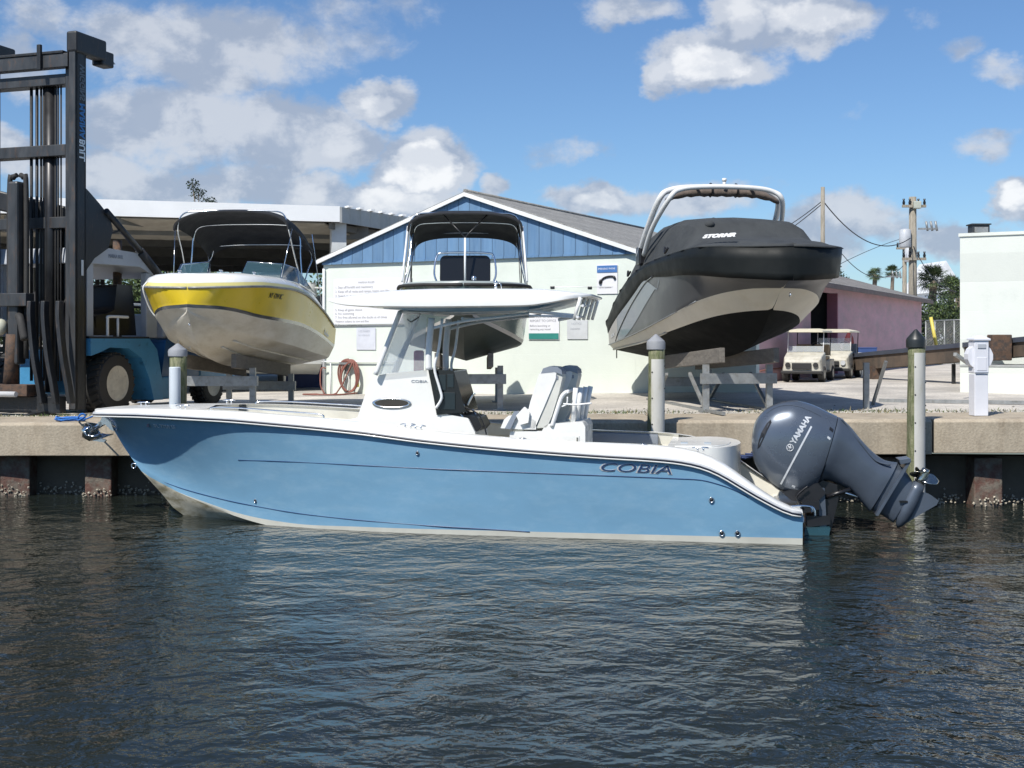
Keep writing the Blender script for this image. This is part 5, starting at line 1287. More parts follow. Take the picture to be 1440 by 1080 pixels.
    # tower
    zT = z(5.22)
    tw = mat('tower_white', (.74, .74, .72), .3, var=.05, coat=.3)
    def arch(x0, x1, hw0, hw1, zt_, r):
        pts = [(x0, -hw0, z(4.05)), ((x0+x1)/2, -hw0*.985, z(4.5)), (x1, -hw1*.93, zt_-.22), (x1, -hw1*.76, zt_-.05), (x1, -hw1*.35, zt_+.01), (x1, hw1*.35, zt_+.01), (x1, hw1*.76, zt_-.05), (x1, hw1*.93, zt_-.22), ((x0+x1)/2, hw0*.985, z(4.5)), (x0, hw0, z(4.05))]
        ptube('tower_arch', pts, r, tw, t, 6, 10)
    arch(4.7, 3.6, 1.22, 1.20, zT, .055); arch(4.3, 3.2, 1.22, 1.12, zT-.04, .045)
    for y in (-.5, .5): ptube('tower_brace', [(3.6, y, zT), (3.2, y, zT-.04)], .03, tw, t, 2)
    mb = MB(); g = []
    for i in range(27):
        y = -1.05+2.1*i/26; e = abs(y)/1.05; zc = zT-.10-.16*e**4; r = (.075+.012*math.sin(i*2.3))*(1-.5*e**6)
        g.append([(3.42+r*1.2*math.cos(a_), y, zc+r*math.sin(a_)) for a_ in [2*math.pi*j/10 for j in range(10)]])
    mb.loft(g); mb.build('furled_bimini', mat('taupe_canvas', (.13, .105, .09), .9, var=.2, scale=8, bump=.5, bscale=18), t)
    for y in (-.25, .22, ): ptube('furl_strap', arc((3.42, y, zT-.06), .12, 0, 6.28, 12, (1, 0, 0), (0, 0, 1)), .014, M_black, t, 1)
    mb = MB(); mb.cyl((3.3, 0, zT), (3.3, 0, zT+.09), .035, .03, 12); mb.cyl((3.3, 0, zT+.09), (3.3, 0, zT+.14), .045, .04, 12); mb.build('nav_light', tw, t)
    for sd_ in (-1, 1):
        mb = MB(); mb.box((4.6, sd_*1.2, z(4.05)), (.28, .14, .34)); mb.build('tower_foot', M_black, t, bevel=.03)
    ptube('drain_strap', [(L_-.1, 1.1, z(2.3)), (L_-.1, 1.1, z(2.1))], .012, M_black, t, 2)
grey_boat()
rk, w_ = stand(Vector((3.93, 18.95, 0)), R(-8), [(1.55, 2.06), (4.9, 1.90)], .54, .14, 'grey steel rack under the covered sport boat', (4.0, 21.5, 1.3))
for y in (-.54, .54):
    mb = MB(); mb.beam(w_(1.6, y, 1.35), w_(2.5, y, 1.9), .05, .05); mb.build('brace', M_galv, rk, True)
    mb = MB(); mb.beam(w_(4.85, y, 1.35), w_(4.0, y, 1.85), .05, .05); mb.build('brace', M_galv, rk, True)
    mb = MB(); mb.beam(w_(.6, y, 1.32), w_(5.4, y, 1.32), .06, .05); mb.build('ground_rail', M_galv, rk, True)

def middle_boat():
    B = Vector((-.78, 19.9, 0)); th = R(-1.5); rz = math.atan2(math.cos(th), math.sin(th))
    t = thing('bay_boat', 'grey green centre console with black bimini on a rack, seen bow on', 'boat', (B.x, B.y, 2.0), rz)
    z = lambda v: v-2.0; L_ = 6.4
    S = [(0, 0, z(3.36)), (.08, .30, z(3.36)), (.3, .62, z(3.37)), (.8, .92, z(3.38)), (1.6, 1.12, z(3.39)), (3, 1.20, z(3.36)), (L_, 1.16, z(3.2))]
    C1 = [(0, 0, z(3.2)), (.08, .04, z(3.08)), (.3, .16, z(2.85)), (.8, .52, z(2.66)), (1.6, .86, z(2.50)), (3, 1.04, z(2.40)), (L_, 1.06, z(2.33))]
    K = [(0, 0, z(3.18)), (.08, 0, z(3.02)), (.3, 0, z(2.72)), (.8, 0, z(2.40)), (1.6, 0, z(2.20)), (3, 0, z(2.10)), (L_, 0, z(2.04))]
    mh = mat('seafoam_gelcoat', (.14, .19, .18), .25, var=.1, coat=.4)
    C2 = [(a, b+.03*(b > .3), c+.06) for a, b, c in C1]
    st_ = [0, .03, .08, .15, .3, .5]+[.8+.28*i for i in range(20)]; st_ = [s for s in st_ if s < L_]+[L_]
    mb, _ = hull_mb([K, C1, C2, S], st_, [4, 1, 8], [2, 1, 0], transom=1)
    mb.build('hull', [mh, mat('pale_chine', (.52, .50, .46), .4, var=.1), mat('grey_bottom', (.028, .042, .038), .5, var=.25, scale=3)], t, merge=True, sharp=30)
    for sd in (-1, 1):
        mb = MB(); mb.tube([(s, sd*(interp(S, s)[0]+.01), interp(S, s)[1]) for s in st_], .03, 6); mb.build('rub_rail', M_rubber, t)
    mb = MB()
    for sd in (-1, 1):
        mb.loft([[(s, sd*interp(S, s)[0], interp(S, s)[1]), (s, sd*interp(S, s)[0]*.96, interp(S, s)[1]+.05), (s, sd*interp(S, s)[0]*.7, interp(S, s)[1]+.06), (s, 0, interp(S, s)[1]+.06)] for s in st_], False, False)
    mb.build('deck', mat('grey_deck', (.33, .37, .36), .4, var=.08), t, merge=True)
    # console with dark windscreen and grab rail
    mb = MB(); mb.loft([[(2.95, -.42, z(3.3)), (2.95, .42, z(3.3)), (3.6, .42, z(3.3)), (3.6, -.42, z(3.3))], [(3.0, -.42, z(3.62)), (3.0, .42, z(3.62)), (3.6, .42, z(3.62)), (3.6, -.42, z(3.62))], [(3.1, -.36, z(3.95)), (3.1, .36, z(3.95)), (3.6, .36, z(3.95)), (3.6, -.36, z(3.95))]], True, True, smooth=False); mb.build('console', M_white, t, bevel=.03)
    q = [(2.70, y, zz) for y, zz in rrect(0, z(3.75), .92, .54, .10)]
    mb = MB(); mb.prism([(2.72+(zz-z(3.6))*.35, y, zz) for _, y, zz in q], (.02, 0, 0)); mb.build('windscreen', mat('smoked_screen', (.012, .013, .014), .06, var=.05), t)
    ptube('grab_rail', [(2.66, -.50, z(3.5)), (2.7, -.56, z(3.68)), (2.80, -.52, z(4.0)), (2.8, -.40, z(4.06)), (2.8, 0, z(4.07)), (2.8, .40, z(4.06)), (2.80, .52, z(4.0)), (2.7, .56, z(3.68)), (2.66, .50, z(3.5))], .018, M_chrome, t, 5)
    for y in (-.30, -.10, .28): mb = MB(); mb.box((2.4, y, z(3.48)), (.08, .09, .05)); mb.build('bow_fitting', M_white, t, bevel=.01)
    mb = MB(); mb.cyl((2.2, -.16, z(3.42)), (2.2, -.16, z(3.52)), .12, .08, 14); mb.sphere((2.2, -.16, z(3.57)), .05, 10); mb.build('spot_lamp', M_chrome, t)
    ptube('centre_pole', [(2.55, 0, z(3.5)), (2.6, 0, z(4.32))], .020, M_alu, t, 2)
    # bimini
    mb = MB(); canopy(mb, 2.8, 4.9, 1.06, z(4.72), drop=.36, n=10, tilt=-.26, ex=3.0); mb.build('bimini_canvas', M_canvas, t, sharp=40)
    for x1 in (2.95, 3.8, 4.75):
        ptube('bimini_bow', bow_arch(3.4 if x1 < 4 else 3.9, x1, z(3.45), z(4.50-.1*(x1-3)), 1.16, 1.02, z(4.80-.12*(x1-3))), .014 if x1 < 4 else .012, M_chrome, t)
    for sd in (-1, 1):
        ptube('bimini_leg', [(2.0, sd*1.10, z(3.5)), (2.9, sd*1.05, z(4.55))], .019, M_alu, t, 2)
        ptube('bimini_strut', [(5.3, sd*1.12, z(3.4)), (4.6, sd*1.06, z(4.6))], .011, M_black, t, 2)
        ptube('bimini_strap', [(2.6, 0, z(4.33)), (3.0, sd*.42, z(4.80))], .014, M_black, t, 2)
        ptube('bimini_strut', [(2.7, sd*1.0, z(3.5)), (3.8, sd*.98, z(4.7))], .008, M_black, t, 2)
    mb = MB(); mb.box((L_+.3, 0, z(3.3)), (.5, .4, .6)); mb.box((L_+.25, 0, z(2.6)), (.25, .16, 1.0)); mb.build('outboard', M_black, t, bevel=.08)
middle_boat()
stand(Vector((-.78, 19.9, 0)), R(-1.5), [(1.6, 2.02), (4.8, 1.92)], .62, .10, 'grey steel rack seen through the console frame of the blue boat', (-.8, 22.5, 1.24))
# ================================================================ marina forklift
def forklift():
    hd = Vector((-.32, -.947, 0)).normalized(); A = Vector((-8.34, 23.15, 0)); g = G(-7.5, 22.5)-.01
    rz = math.atan2(hd.y, hd.x)
    t = thing('marina_forklift', 'huge blue marina forklift with tall black mast left of the yellow boat', 'forklift', (A.x, A.y, g), rz)
    def H(y, D=22.0): return EYE+(480-y)*D/F-g     # local height of a photo row
    b_, gr = M_forkblk, M_forkgry
    def bx(name, x0, x1, y0, y1, z0, z1, m, par=t, bevel=.01, **k):
        mb = MB(); mb.box(((x0+x1)/2, (y0+y1)/2, (z0+z1)/2), (x1-x0, y1-y0, z1-z0)); return mb.build(name, m, par, bevel=bevel, **k)
    # outer and inner uprights (channels): flange facing the camera lighter steel
    zt = H(57)
    for sy in (1, -1):
        def chan(name, x0, x1, yo, yi, z0, z1, m):
            y0, y1 = sorted((sy*yo, sy*yi)); mb = MB()
            web = .05
            mb.box(((x0+x1)/2, sy*(yo-web/2), (z0+z1)/2), (x1-x0, web, z1-z0))
            mb.box((x1-.03, sy*(yo+yi)/2, (z0+z1)/2), (.06, abs(yo-yi), z1-z0-.004)); mb.box((x0+.03, sy*(yo+yi)/2, (z0+z1)/2), (.06, abs(yo-yi), z1-z0-.004))
            return mb.build(name, m, t, bevel=.006)
        chan('outer_upright', .82, 1.10, 1.13, .98, .10, zt, b_)
        chan('inner_upright', .70, 1.00, .95, .83, .25, zt-.25, gr)
        bx('upright_edge', 1.10, 1.125, *sorted((sy*1.13, sy*1.0)), .12, zt, gr)
    o = bx('head_bracket', .28, 1.14, .95, 1.17, H(78), H(48), b_, bevel=.04)
    bx('head_bracket', .28, 1.14, -1.06, -.84, H(78), H(48), b_, bevel=.04)
    bx('sheave_box', .06, .40, .92, 1.16, H(84), H(62), b_, bevel=.03)
    mb = MB(); mb.prism([(-.02, .9, H(62)), (-.22, .9, H(72)), (.0, .9, H(72))], (0, .08, 0)); mb.build('work_lamp', M_galv, t)
    # cross members
    bx('top_cross_member', .95, 1.12, -.97, .97, H(97), H(78), gr, bevel=.01); bx('top_plate', .90, 1.14, -.88, .88, H(78), H(74), b_)
    bx('cross_member_lug', 1.12, 1.18, .36, .44, H(100), H(64), b_)
    bx('inner_cross_member', .72, .99, -.82, .82, H(119), H(104), gr); bx('inner_cross_member', .72, .99, -.82, .82, H(219), H(203), gr)
    bx('inner_cross_member', .60, .9, -.80, .80, H(320), H(304), gr); bx('inner_cross_member', .60, .9, -.80, .80, H(285), H(240), b_) if False else None
    # chains, hoses, lift cylinders
    for y, r, m in ((.10, .030, b_), (.19, .022, M_rubber), (.25, .022, M_rubber), (-.02, .03, b_), (.62, .016, M_rubber), (.56, .016, M_rubber), (.50, .016, M_rubber)):
        mb = MB(); mb.cyl((.85, y, .6), (.85, y, H(112)), r, r, 6); mb.build('lift_chain', m, t)
    for sy in (1,):
        mb = MB(); mb.cyl((.80, sy*.36, .4), (.80, sy*.36, H(112)), .11, .11, 16); mb.build('lift_ram', mat('ram_dark', (.03, .03, .032), .35, .4, var=.3), t)
        mb = MB(); mb.cyl((.72, sy*.22, .4), (.72, sy*.22, H(112)), .05, .05, 12); mb.build('ram_rod', mat('blue_ram', (.12, .2, .3), .3, .6, var=.2), t)
    # centre carriage column with curved head
    bx('centre_column', 1.12, 1.36, -.12, .10, .9, H(256), gr, bevel=.04)
    for y in (-.2, .16):
        mb = MB(); mb.tube(smooth_path([(1.2, y, 1.0), (1.2, y, H(270)), (1.2, y*.6, H(250)), (1.2, y*.2, H(246))], 5), .045, 8); mb.build('carriage_chain', M_rubber, t)
    bx('carriage_frame', 1.0, 1.2, -.7, .72, .4, H(270), b_) if False else None
    bx('carriage_plate', .55, .62, -.1, .52, 1.4, H(290), M_black, bevel=.02)
    mb = MB(); mb.beam((.55, .72, H(305)), (1.0, -1.5, H(262)), .18, .35); mb.build('overhead_guard_arm', b_, t, bevel=.03)
    # carriage bars and forks
    bx('carriage_bar', 1.22, 1.44, -1.7, .35, H(431), H(413), M_forkgry); bx('carriage_bar', 1.22, 1.50, -1.7, .42, H(556), H(540), M_rust)
    mb = MB(); mb.cyl((1.6, -1.7, H(553)), (1.6, .28, H(553)), .05, .05, 10); mb.build('bumper_tube', mat('pale_tube', (.55, .55, .55), .5), t)
    mb = MB(); mb.tube([(1.3, -.10, H(545)), (1.3, -.06, H(500)), (1.3, -.04, H(470))], [.13, .12, .12], 14); mb.build('side_shift_cylinder', M_rust, t)
    mb = MB(); mb.sphere((1.3, -.30, H(460)), (.12, .12, .15), 12); mb.build('lamp', mat('lamp_lens', (.5, .5, .40), .3), t)
    for y0, cc, mm in ((.40, 0, b_), (.66, .04, b_), (.92, .10, b_)):
        pts = [(1.36-cc, y0, H(424)), (1.40-cc, y0+.03, H(450)), (1.42-cc, y0+.12, H(500)), (1.40-cc, y0+.21, H(540)), (1.36-cc, y0+.24, H(566))]
        rg = [];
        for p in smooth_path(pts, 5): rg.append([(p.x-.07, p.y-.04, p.z), (p.x+.07, p.y-.04, p.z), (p.x+.07, p.y+.04, p.z), (p.x-.07, p.y+.04, p.z)])
        mb = MB(); mb.loft(rg, True, True, smooth=False); mb.build('fork_shank', mm, t, bevel=.012)
    for y0 in (-.9, .62):
        mb = MB(); mb.loft([[(1.1, y0-.1, .02), (1.1, y0+.1, .02), (1.1, y0+.1, .12), (1.1, y0-.1, .12)], [(1.75, y0-.07, .03), (1.75, y0+.07, .03), (1.75, y0+.07, .06), (1.75, y0-.07, .06)]], True, True, smooth=False); mb.build('fork_tine', b_, t, bevel=.01)
    bx('lower_guard', 1.12, 1.3, -1.6, .95, .05, .35, b_, bevel=.02)
    mb = MB(); mb.tube(smooth_path([(1.32, .1, H(445)), (1.45, .25, H(450)), (1.5, .38, H(478))], 5), .07, 8); mb.build('hydraulic_hose', M_rubber, t)
    # tilt cylinder with its bracket
    q = [(.84, H(262)), (.70, H(268)), (.40, H(283)), (.10, H(300)), (.02, H(318)), (.15, H(345)), (.55, H(362)), (.84, H(385))]
    mb = MB(); mb.prism([(x, 1.0, z) for x, z in q], (0, .10, 0)); mb.build('tilt_bracket', b_, t, bevel=.02)
    mb = MB(); mb.cyl((.25, 1.12, H(292)), (-.9, 1.04, H(352, 23.4)), .06, .06, 12); mb.cyl((-.9, 1.02, H(352, 23.4)), (-1.75, 1.0, H(398, 24)), .095, .095, 14); mb.build('tilt_cylinder', b_, t)
    mb = MB(); mb.tube(smooth_path([(.3, 1.06, H(330)), (.0, 1.08, H(322)), (-.4, 1.08, H(318)), (-.9, 1.08, H(345))], 5), .02, 6); mb.build('hydraulic_hose', M_rubber, t)
    # lettering on the outer face of the right hand upright, reading downwards
    lt = lambda s, ytop, size, m, sx: text('lettering', s, size, (.865, 1.136, H(ytop)), (0, 0, -1), (1, 0, 0), m, t, sx=sx, offset=.006)
    lt('WIGGINS', 93, .20, mat('letter_grey', (.10, .13, .16), .5), .74); lt('MARINA', 147, .20, mat('letter_blue', (.03, .16, .40), .5), .82); lt('BULL', 197, .21, M_silver, .82)
    bx('serial_plate', .9, .96, 1.132, 1.14, H(388), H(366), M_silver)
    # wheels
    def wheel(x, y, r, wd, par=t):
        mb = MB(); s = 1 if y > 0 else -1; n = 36
        prof = [(r*.55, -wd*.48), (r*.80, -wd*.50), (r*.95, -wd*.46), (r, -wd*.36), (r*1.0, wd*.36), (r*.95, wd*.46), (r*.80, wd*.50), (r*.55, wd*.48), (r*.55, -wd*.48)]
        mb.lathe(prof, (x, y, r), 'Y', n, cap=False); wo = mb.build('wheel', M_rubber, par, sharp=40)
        mb = MB()
        for k in range(26):
            a = 2*math.pi*k/26
            for sg in (-1, 1):
                q = Matrix.Rotation(a+sg*.06, 3, 'Y'); c = Vector((x, y+sg*wd*.25, r))+q @ Vector((0, 0, r*.985)); mb.box(c, (.075, wd*.36, .07), M=(q.to_4x4() @ Matrix.Rotation(sg*.35, 4, 'Z')))
        mb.build('tread', M_rubber, wo)
        mb = MB(); mb.lathe([(r*.57, wd*.475*s), (r*.60, wd*.50*s), (r*.54, wd*.485*s), (r*.50, wd*.30*s), (r*.30, wd*.24*s), (r*.26, wd*.34*s), (.01, wd*.34*s)], (x, y, r), 'Y', 30)
        mb.build('rim', mat('cream_rim', (.52, .49, .42), .55, var=.2, scale=6, col2=(.22, .16, .10), mix=(.58, .75)), wo, sharp=40)
        mb = MB()
        for k in range(8): a = 2*math.pi*k/8; mb.cyl((x+r*.40*math.cos(a), y+s*wd*.25, r+r*.40*math.sin(a)), (x+r*.40*math.cos(a), y+s*wd*.29, r+r*.40*math.sin(a)), .025, .025, 6)
        mb.build('wheel_nuts', M_rubber, wo)
    wheel(-.05, .88, .54, .55); wheel(-.05, -1.02, .54, .55); wheel(-3.55, .80, .40, .36); wheel(-3.55, -.8, .40, .36)
    # chassis, fender, steps, counterweight, bonnet
    bx('chassis', -3.9, .55, -.55, .55, .35, 1.15, M_fblue, bevel=.04)
    fp = [(.75, 1.05), (.75, 1.36), (-1.0, 1.36), (-1.25, 1.15), (-1.45, .45), (-1.45, .18), (-1.15, .18), (-1.0, .60), (-.75, 1.0), (-.35, 1.18), (.2, 1.2), (.45, 1.12)]
    mb = MB(); mb.prism([(x, .45, z) for x, z in fp], (0, .72, 0)); mb.build('fender', M_fblue, t, bevel=.02)
    bx('deck_plate', -1.1, .7, .40, 1.1, 1.362, 1.40, M_forkgry, bevel=.01)
    bx('step_box', -2.1, -1.47, .45, 1.12, .18, .62, M_fblue, bevel=.03)
    mb = MB(); mb.prism([(x, .35, z) for x, z in ((-1.6, .64), (-1.75, 1.35), (-2.9, 1.35), (-2.9, .5), (-2.3, .4))], (0, .68, 0)); mb.build('fuel_tank', mat('dark_blue_tank', (.012, .09, .24), .35, var=.15), t, bevel=.05)
    bx('counterweight', -4.4, -2.95, -1.0, 1.0, .45, 1.5, M_fblue, bevel=.08); bx('bonnet', -4.2, -1.75, -.85, .98, 1.37, 1.85, M_fgrey, bevel=.04)
    # cab
    c = M_fgrey; zc = H(372, 23); zr = H(352, 23)
    bx('cab_post', .42, .60, .86, .98, 1.40, zc, c); bx('cab_post', .42, .60, -.98, -.86, 1.40, zc, c)
    bx('cab_post', -1.50, -1.15, .86, 1.0, 1.38, zc-.1, c, bevel=.02); bx('cab_post', -1.50, -1.15, -1.0, -.86, 1.38, zc-.1, c, bevel=.02)
    mb = MB(); mb.prism([(x, -1.0, z) for x, z in ((.70, zc-.02), (.66, zr), (.2, zr+.03), (-1.15, zr-.02), (-1.55, zc-.14), (-1.5, zc-.2), (-.9, zc-.0))], (0, 2.02, 0)); mb.build('cab_roof', c, t, bevel=.02)
    text('lettering', 'MARINA BULL', .10, (.05, 1.026, zr-.15), (-1, 0, 0), (0, 0, 1), M_greyv, t, sx=.7)
    mb = MB(); mb.cyl((-1.2, .30, 1.4), (-1.2, .30, zr+.28), .085, .085, 14); mb.build('exhaust_pipe', M_rust, t)
    # operator seat and controls
    mb = MB(); mb.prism([(x, .0, z) for x, z in ((.15, 1.42), (.15, 1.78), (-.2, 1.82), (-.40, 1.9), (-.48, 2.38), (-.95, 2.38), (-1.08, 1.42))], (0, .82, 0)); mb.build('operator_seat', M_black, t, bevel=.06)
    mb = MB(); mb.prism([(x, -.3, z) for x, z in ((.7, 1.42), (.66, 2.0), (.5, 2.25), (.3, 2.1), (.12, 1.42))], (0, 1.12, 0)); mb.build('dashboard', M_black, t, bevel=.05)
    mb = MB(); mb.tube(arc((.25, .1, 2.15), .19, 0, 6.28, 20, (.5, 0, .86), (0, 1, 0))[:-1], .015, 6, closed=True); mb.build('steering_wheel', M_black, t)
    ptube('grab_rail', [(.15, 1.08, 1.40), (.15, 1.08, 1.70), (.10, 1.08, 1.76), (-.45, 1.08, 1.76)], .028, M_alu, t, 6); ptube('grab_rail', [(-.15, 1.08, 1.40), (-.15, 1.08, 1.75)], .024, M_alu, t, 2)
    bx('headlight', .55, .62, .75, .9, 1.5, 1.62, M_silver)
forklift()

# ================================================================ pilings, pedestal, posts
def piling(px, y_off, base_z, top_px, r, capm, label, sleeve=None, cone=.30, group=None, colz=.16):
    x = (px-720)/F*18.3
    for _ in range(5): Y = wall_y(x)+y_off; x = (px-720)*Y/F
    Z = lambda py: EYE-(py-480)*Y/F
    t = thing('mooring_piling', label, 'piling', (x, Y, 0), 0, group); zt = Z(top_px); zc = zt-cone
    rg = []
    for k in range(15):
        z = base_z+(zc-base_z)*k/14; rg.append([(r*(1+.02*math.sin(k*1.7+j))*math.cos(2*math.pi*j/18)+.01*math.sin(k*.6), r*(1+.02*math.sin(k+j*2))*math.sin(2*math.pi*j/18), z) for j in range(18)])
    mb = MB(); mb.loft(rg); mb.build('trunk', M_wood, t)
    mb = MB(); mb.lathe([(r*1.06, zc-colz), (r*1.12, zc-colz+.01), (r*1.14, zc-.02), (r*1.06, zc+.01), (.015, zt)], seg=24); mb.build('cap', capm, t, sharp=30)
    if sleeve:
        a0, a1, m, z0, z1 = sleeve
        n = 18; ro, ri = r*1.07, r*1.0
        ring = lambda z: [(ro*math.cos(a0+(a1-a0)*i/n), ro*math.sin(a0+(a1-a0)*i/n), z) for i in range(n+1)]+[(ri*math.cos(a1+(a0-a1)*i/n), ri*math.sin(a1+(a0-a1)*i/n), z) for i in range(n+1)]
        zs_ = [Z(z1)+(Z(z0)-Z(z1))*i/6 for i in range(7)]
        mb = MB(); mb.loft([ring(z) for z in zs_], True, True); s = mb.build('sleeve', m, t, sharp=40)
        mb = MB()
        rnd = random.Random(int(px))
        for i in range(7): z = zs_[0]+(zs_[-1]-zs_[0])*(i+.5)/7; mb.sphere((ro*math.cos(a0+.12), ro*math.sin(a0+.12), z), .013, 6)
        for i in range(6): z = zs_[-1]-.1-i*.33; mb.sphere((ro*math.cos(a1-.1), ro*math.sin(a1-.1), z), .013, 6)
        mb.build('bolts', M_black, s)
    return t
M_pvc = mat('grimy_pvc', (.55, .54, .50), .5, var=.12, scale=2, col2=(.42, .40, .30), mix=(.5, .75), stretch=(1, 1, .4))
M_gcap = mat('grey_plastic_cap', (.27, .28, .30), .6, var=.15)
piling(1288, -.32, -1.5, 463, .122, mat('black_cone_cap', (.020, .024, .024), .4, var=.3), 'tall piling with pointed black cap and white sleeve behind the outboard', (R(-118), R(-8), M_pvc, 496, 770), cone=.14, colz=.13)
piling(922.5, -.30, -1.5, 470, .122, M_gcap, 'piling with grey cone cap and white sleeve under the covered boat', (R(-128), R(-20), M_pvc, 505, 760), cone=.11, colz=.12)
t = piling(250, -.22, -1.5, 483, .128, M_gcap, 'green stained piling with grey cap at the bow of the blue boat', None, cone=.10, colz=.10)
# white pvc pipe standing in front of the left piling
x = (246-720)/F*18.75; Yp = wall_y(x)-.42; x = (246-720)/F*Yp; mb = MB(); mb.lathe([(.085, .2), (.085, EYE-(517-480)*Yp/F), (.075, EYE-(516-480)*Yp/F)], (x, Yp, 0), seg=20); solo(mb, 'plastic_pipe', 'pale upright plastic pipe in front of the left piling', 'pipe', mat('pale_blue_pvc', (.55, .60, .64), .4, var=.06), (x, Yp, .2), sharp=40)
def pedestal():
    p = P(1376, 583, 19.5); x, Y = p.x, wall_y(p.x)+.75; x = (1376-720)*Y/F; g = G(x, 19); Z = lambda py: EYE-(py-480)*Y/F-g
    t = thing('power_pedestal', 'white dock power pedestal with pointed top on the right of the seawall', 'pedestal', (x, Y, g+.004), R(4))
    pw = mat('pedestal_white', (.70, .71, .76), .4, var=.05)
    mb = MB(); mb.box((0, 0, Z(526)/2), (.215, .21, Z(526))); mb.build('column', pw, t, bevel=.01)
    mb = MB(); mb.box((0, 0, (Z(526)+Z(479))/2+.006), (.225, .22, Z(479)-Z(526)-.012)); hd = mb.build('head', pw, t, bevel=.012)
    mb = MB(); h = .13; zz = Z(479); mb.loft([[(-h, -h, zz), (h, -h, zz), (h, h, zz), (-h, h, zz)], [(-h, -h, zz+.025), (h, -h, zz+.025), (h, h, zz+.025), (-h, h, zz+.025)], [(-.03, -.03, Z(472)), (.03, -.03, Z(472)), (.03, .03, Z(472)), (-.03, .03, Z(472))]], True, True, smooth=False); mb.build('roof', pw, t)
    for s in (-1, 1):
        c = Vector((s*.13, 0, Z(502))); mb = MB(); mb.prism([c+Vector((s*dx, -.07, dz)) for dx, dz in ((-.02, .16), (.03, .12), (.065, .04), (.065, -.04), (.03, -.12), (-.02, -.16))], (0, .14, 0)); mb.build('socket_cover', pw, t, bevel=.01)
    mb = MB(); mb.box((0, -.116, Z(487)), (.13, .012, .07)); mb.build('lamp_window', mat('pedestal_lens', (.42, .44, .48), .2), hd, bevel=.006)
    mb = MB(); mb.box((0, -.115, Z(524.5)), (.20, .012, .025)); mb.build('seam_strip', M_greyv, t); mb = MB(); mb.box((0, -.112, Z(512)), (.15, .01, .20)); mb.build('breaker_door', pw, t, bevel=.004)
pedestal()
def post(px, y0, y1, D, w, name, label, cat, m, px2=None, D2=None):
    a = P(px, y1, D); a.z = G(a.x, a.y)-.02; b = P(px2 if px2 else px, y0, D2 or D); 
    mb = MB(); mb.beam(a, b, w, w, up=(0, 1, 0)); return solo(mb, name, label, cat, m, a, bevel=.004)
post(1218, 510, 576, 20.9, .09, 'rack_post', 'short grey post standing alone left of the black capped piling', 'post', M_galv)
a = P(1227, 560, 21.6); a.z = G(a.x, a.y); b = P(1246, 508, 21.2); mb = MB(); mb.beam(a, b, .045, .045); solo(mb, 'steel_bar', 'thin grey bar leaning right of the short grey post', 'bar', M_galv, a)
a = P(1372, 528, 23.3); b = P(1343, 498, 22.6); a.z = G(a.x, a.y)+.55; mb = MB(); mb.beam(a, b, .06, .06); solo(mb, 'steel_bar', 'thin grey bar leaning against the low block wall', 'bar', M_galv, a)
a = P(1236, 567, 0+22.3); b = P(1450, 573, 21.4); a.z = G(a.x, a.y)+.035; b.z = G(b.x, b.y)+.035; mb = MB(); mb.beam(a, b, .07, .06); solo(mb, 'steel_rail', 'long grey rail lying on the ground behind the seawall', 'rail', M_galv, a)
# rusty steel boom
def boom():
    a = P(1203, 512, 33); b = P(1470, 489, 24.2); a.z = EYE-(512-480)*33/F; 
    t = thing('steel_boom', 'long rusty steel boom resting in front of the white building', 'boom', (a.x, a.y, a.z-.3))
    u = (b-a).normalized(); n = Vector((0, 0, 1))
    h0, h1 = .34, .28
    def ring(p, h, w): s = u.cross(n).normalized(); return [p-s*w/2-n*h/2, p+s*w/2-n*h/2, p+s*w/2+n*h/2, p-s*w/2+n*h/2]
    mb = MB(); mb.loft([ring(a+(b-a)*k/8, h0+(h1-h0)*k/8, .35) for k in range(9)], True, True, smooth=False)
    mb.build('web', mat('brown_rusted_plate', (.12, .088, .064), .8, var=.25, scale=1.5, col2=(.08, .065, .052), bump=.2), t, True)
    mb = MB(); mb.loft([ring(a+(b-a)*k/8+n*((h0+(h1-h0)*k/8)/2+.05), .10, .42) for k in range(9)], True, True, smooth=False)
    mb.build('top_flange', mat('blue_grey_flange', (.06, .07, .095), .6, var=.2), t, True)
    q = P(1396, 490, 25.4); mb = MB(); mb.box(q+Vector((0, -.35, .02)), (.40, .30, .52)); mb.build('bracket_block', M_rust, t, True, bevel=.02)
    q = P(1228, 530, 30); q.z = G(q.x, q.y); qq = P(1232, 515, 31.5); mb = MB(); mb.box((qq.x, qq.y, (q.z+qq.z)/2), (.25, .25, qq.z-q.z)); mb.build('support', M_rust, t, True)
    q = P(1341, 512, 27.8); mb = MB(); mb.box((q.x, q.y, (G(q.x, q.y)+q.z)/2), (.07, .07, q.z-G(q.x, q.y))); mb.build('support', M_forkblk, t, True)
boom()

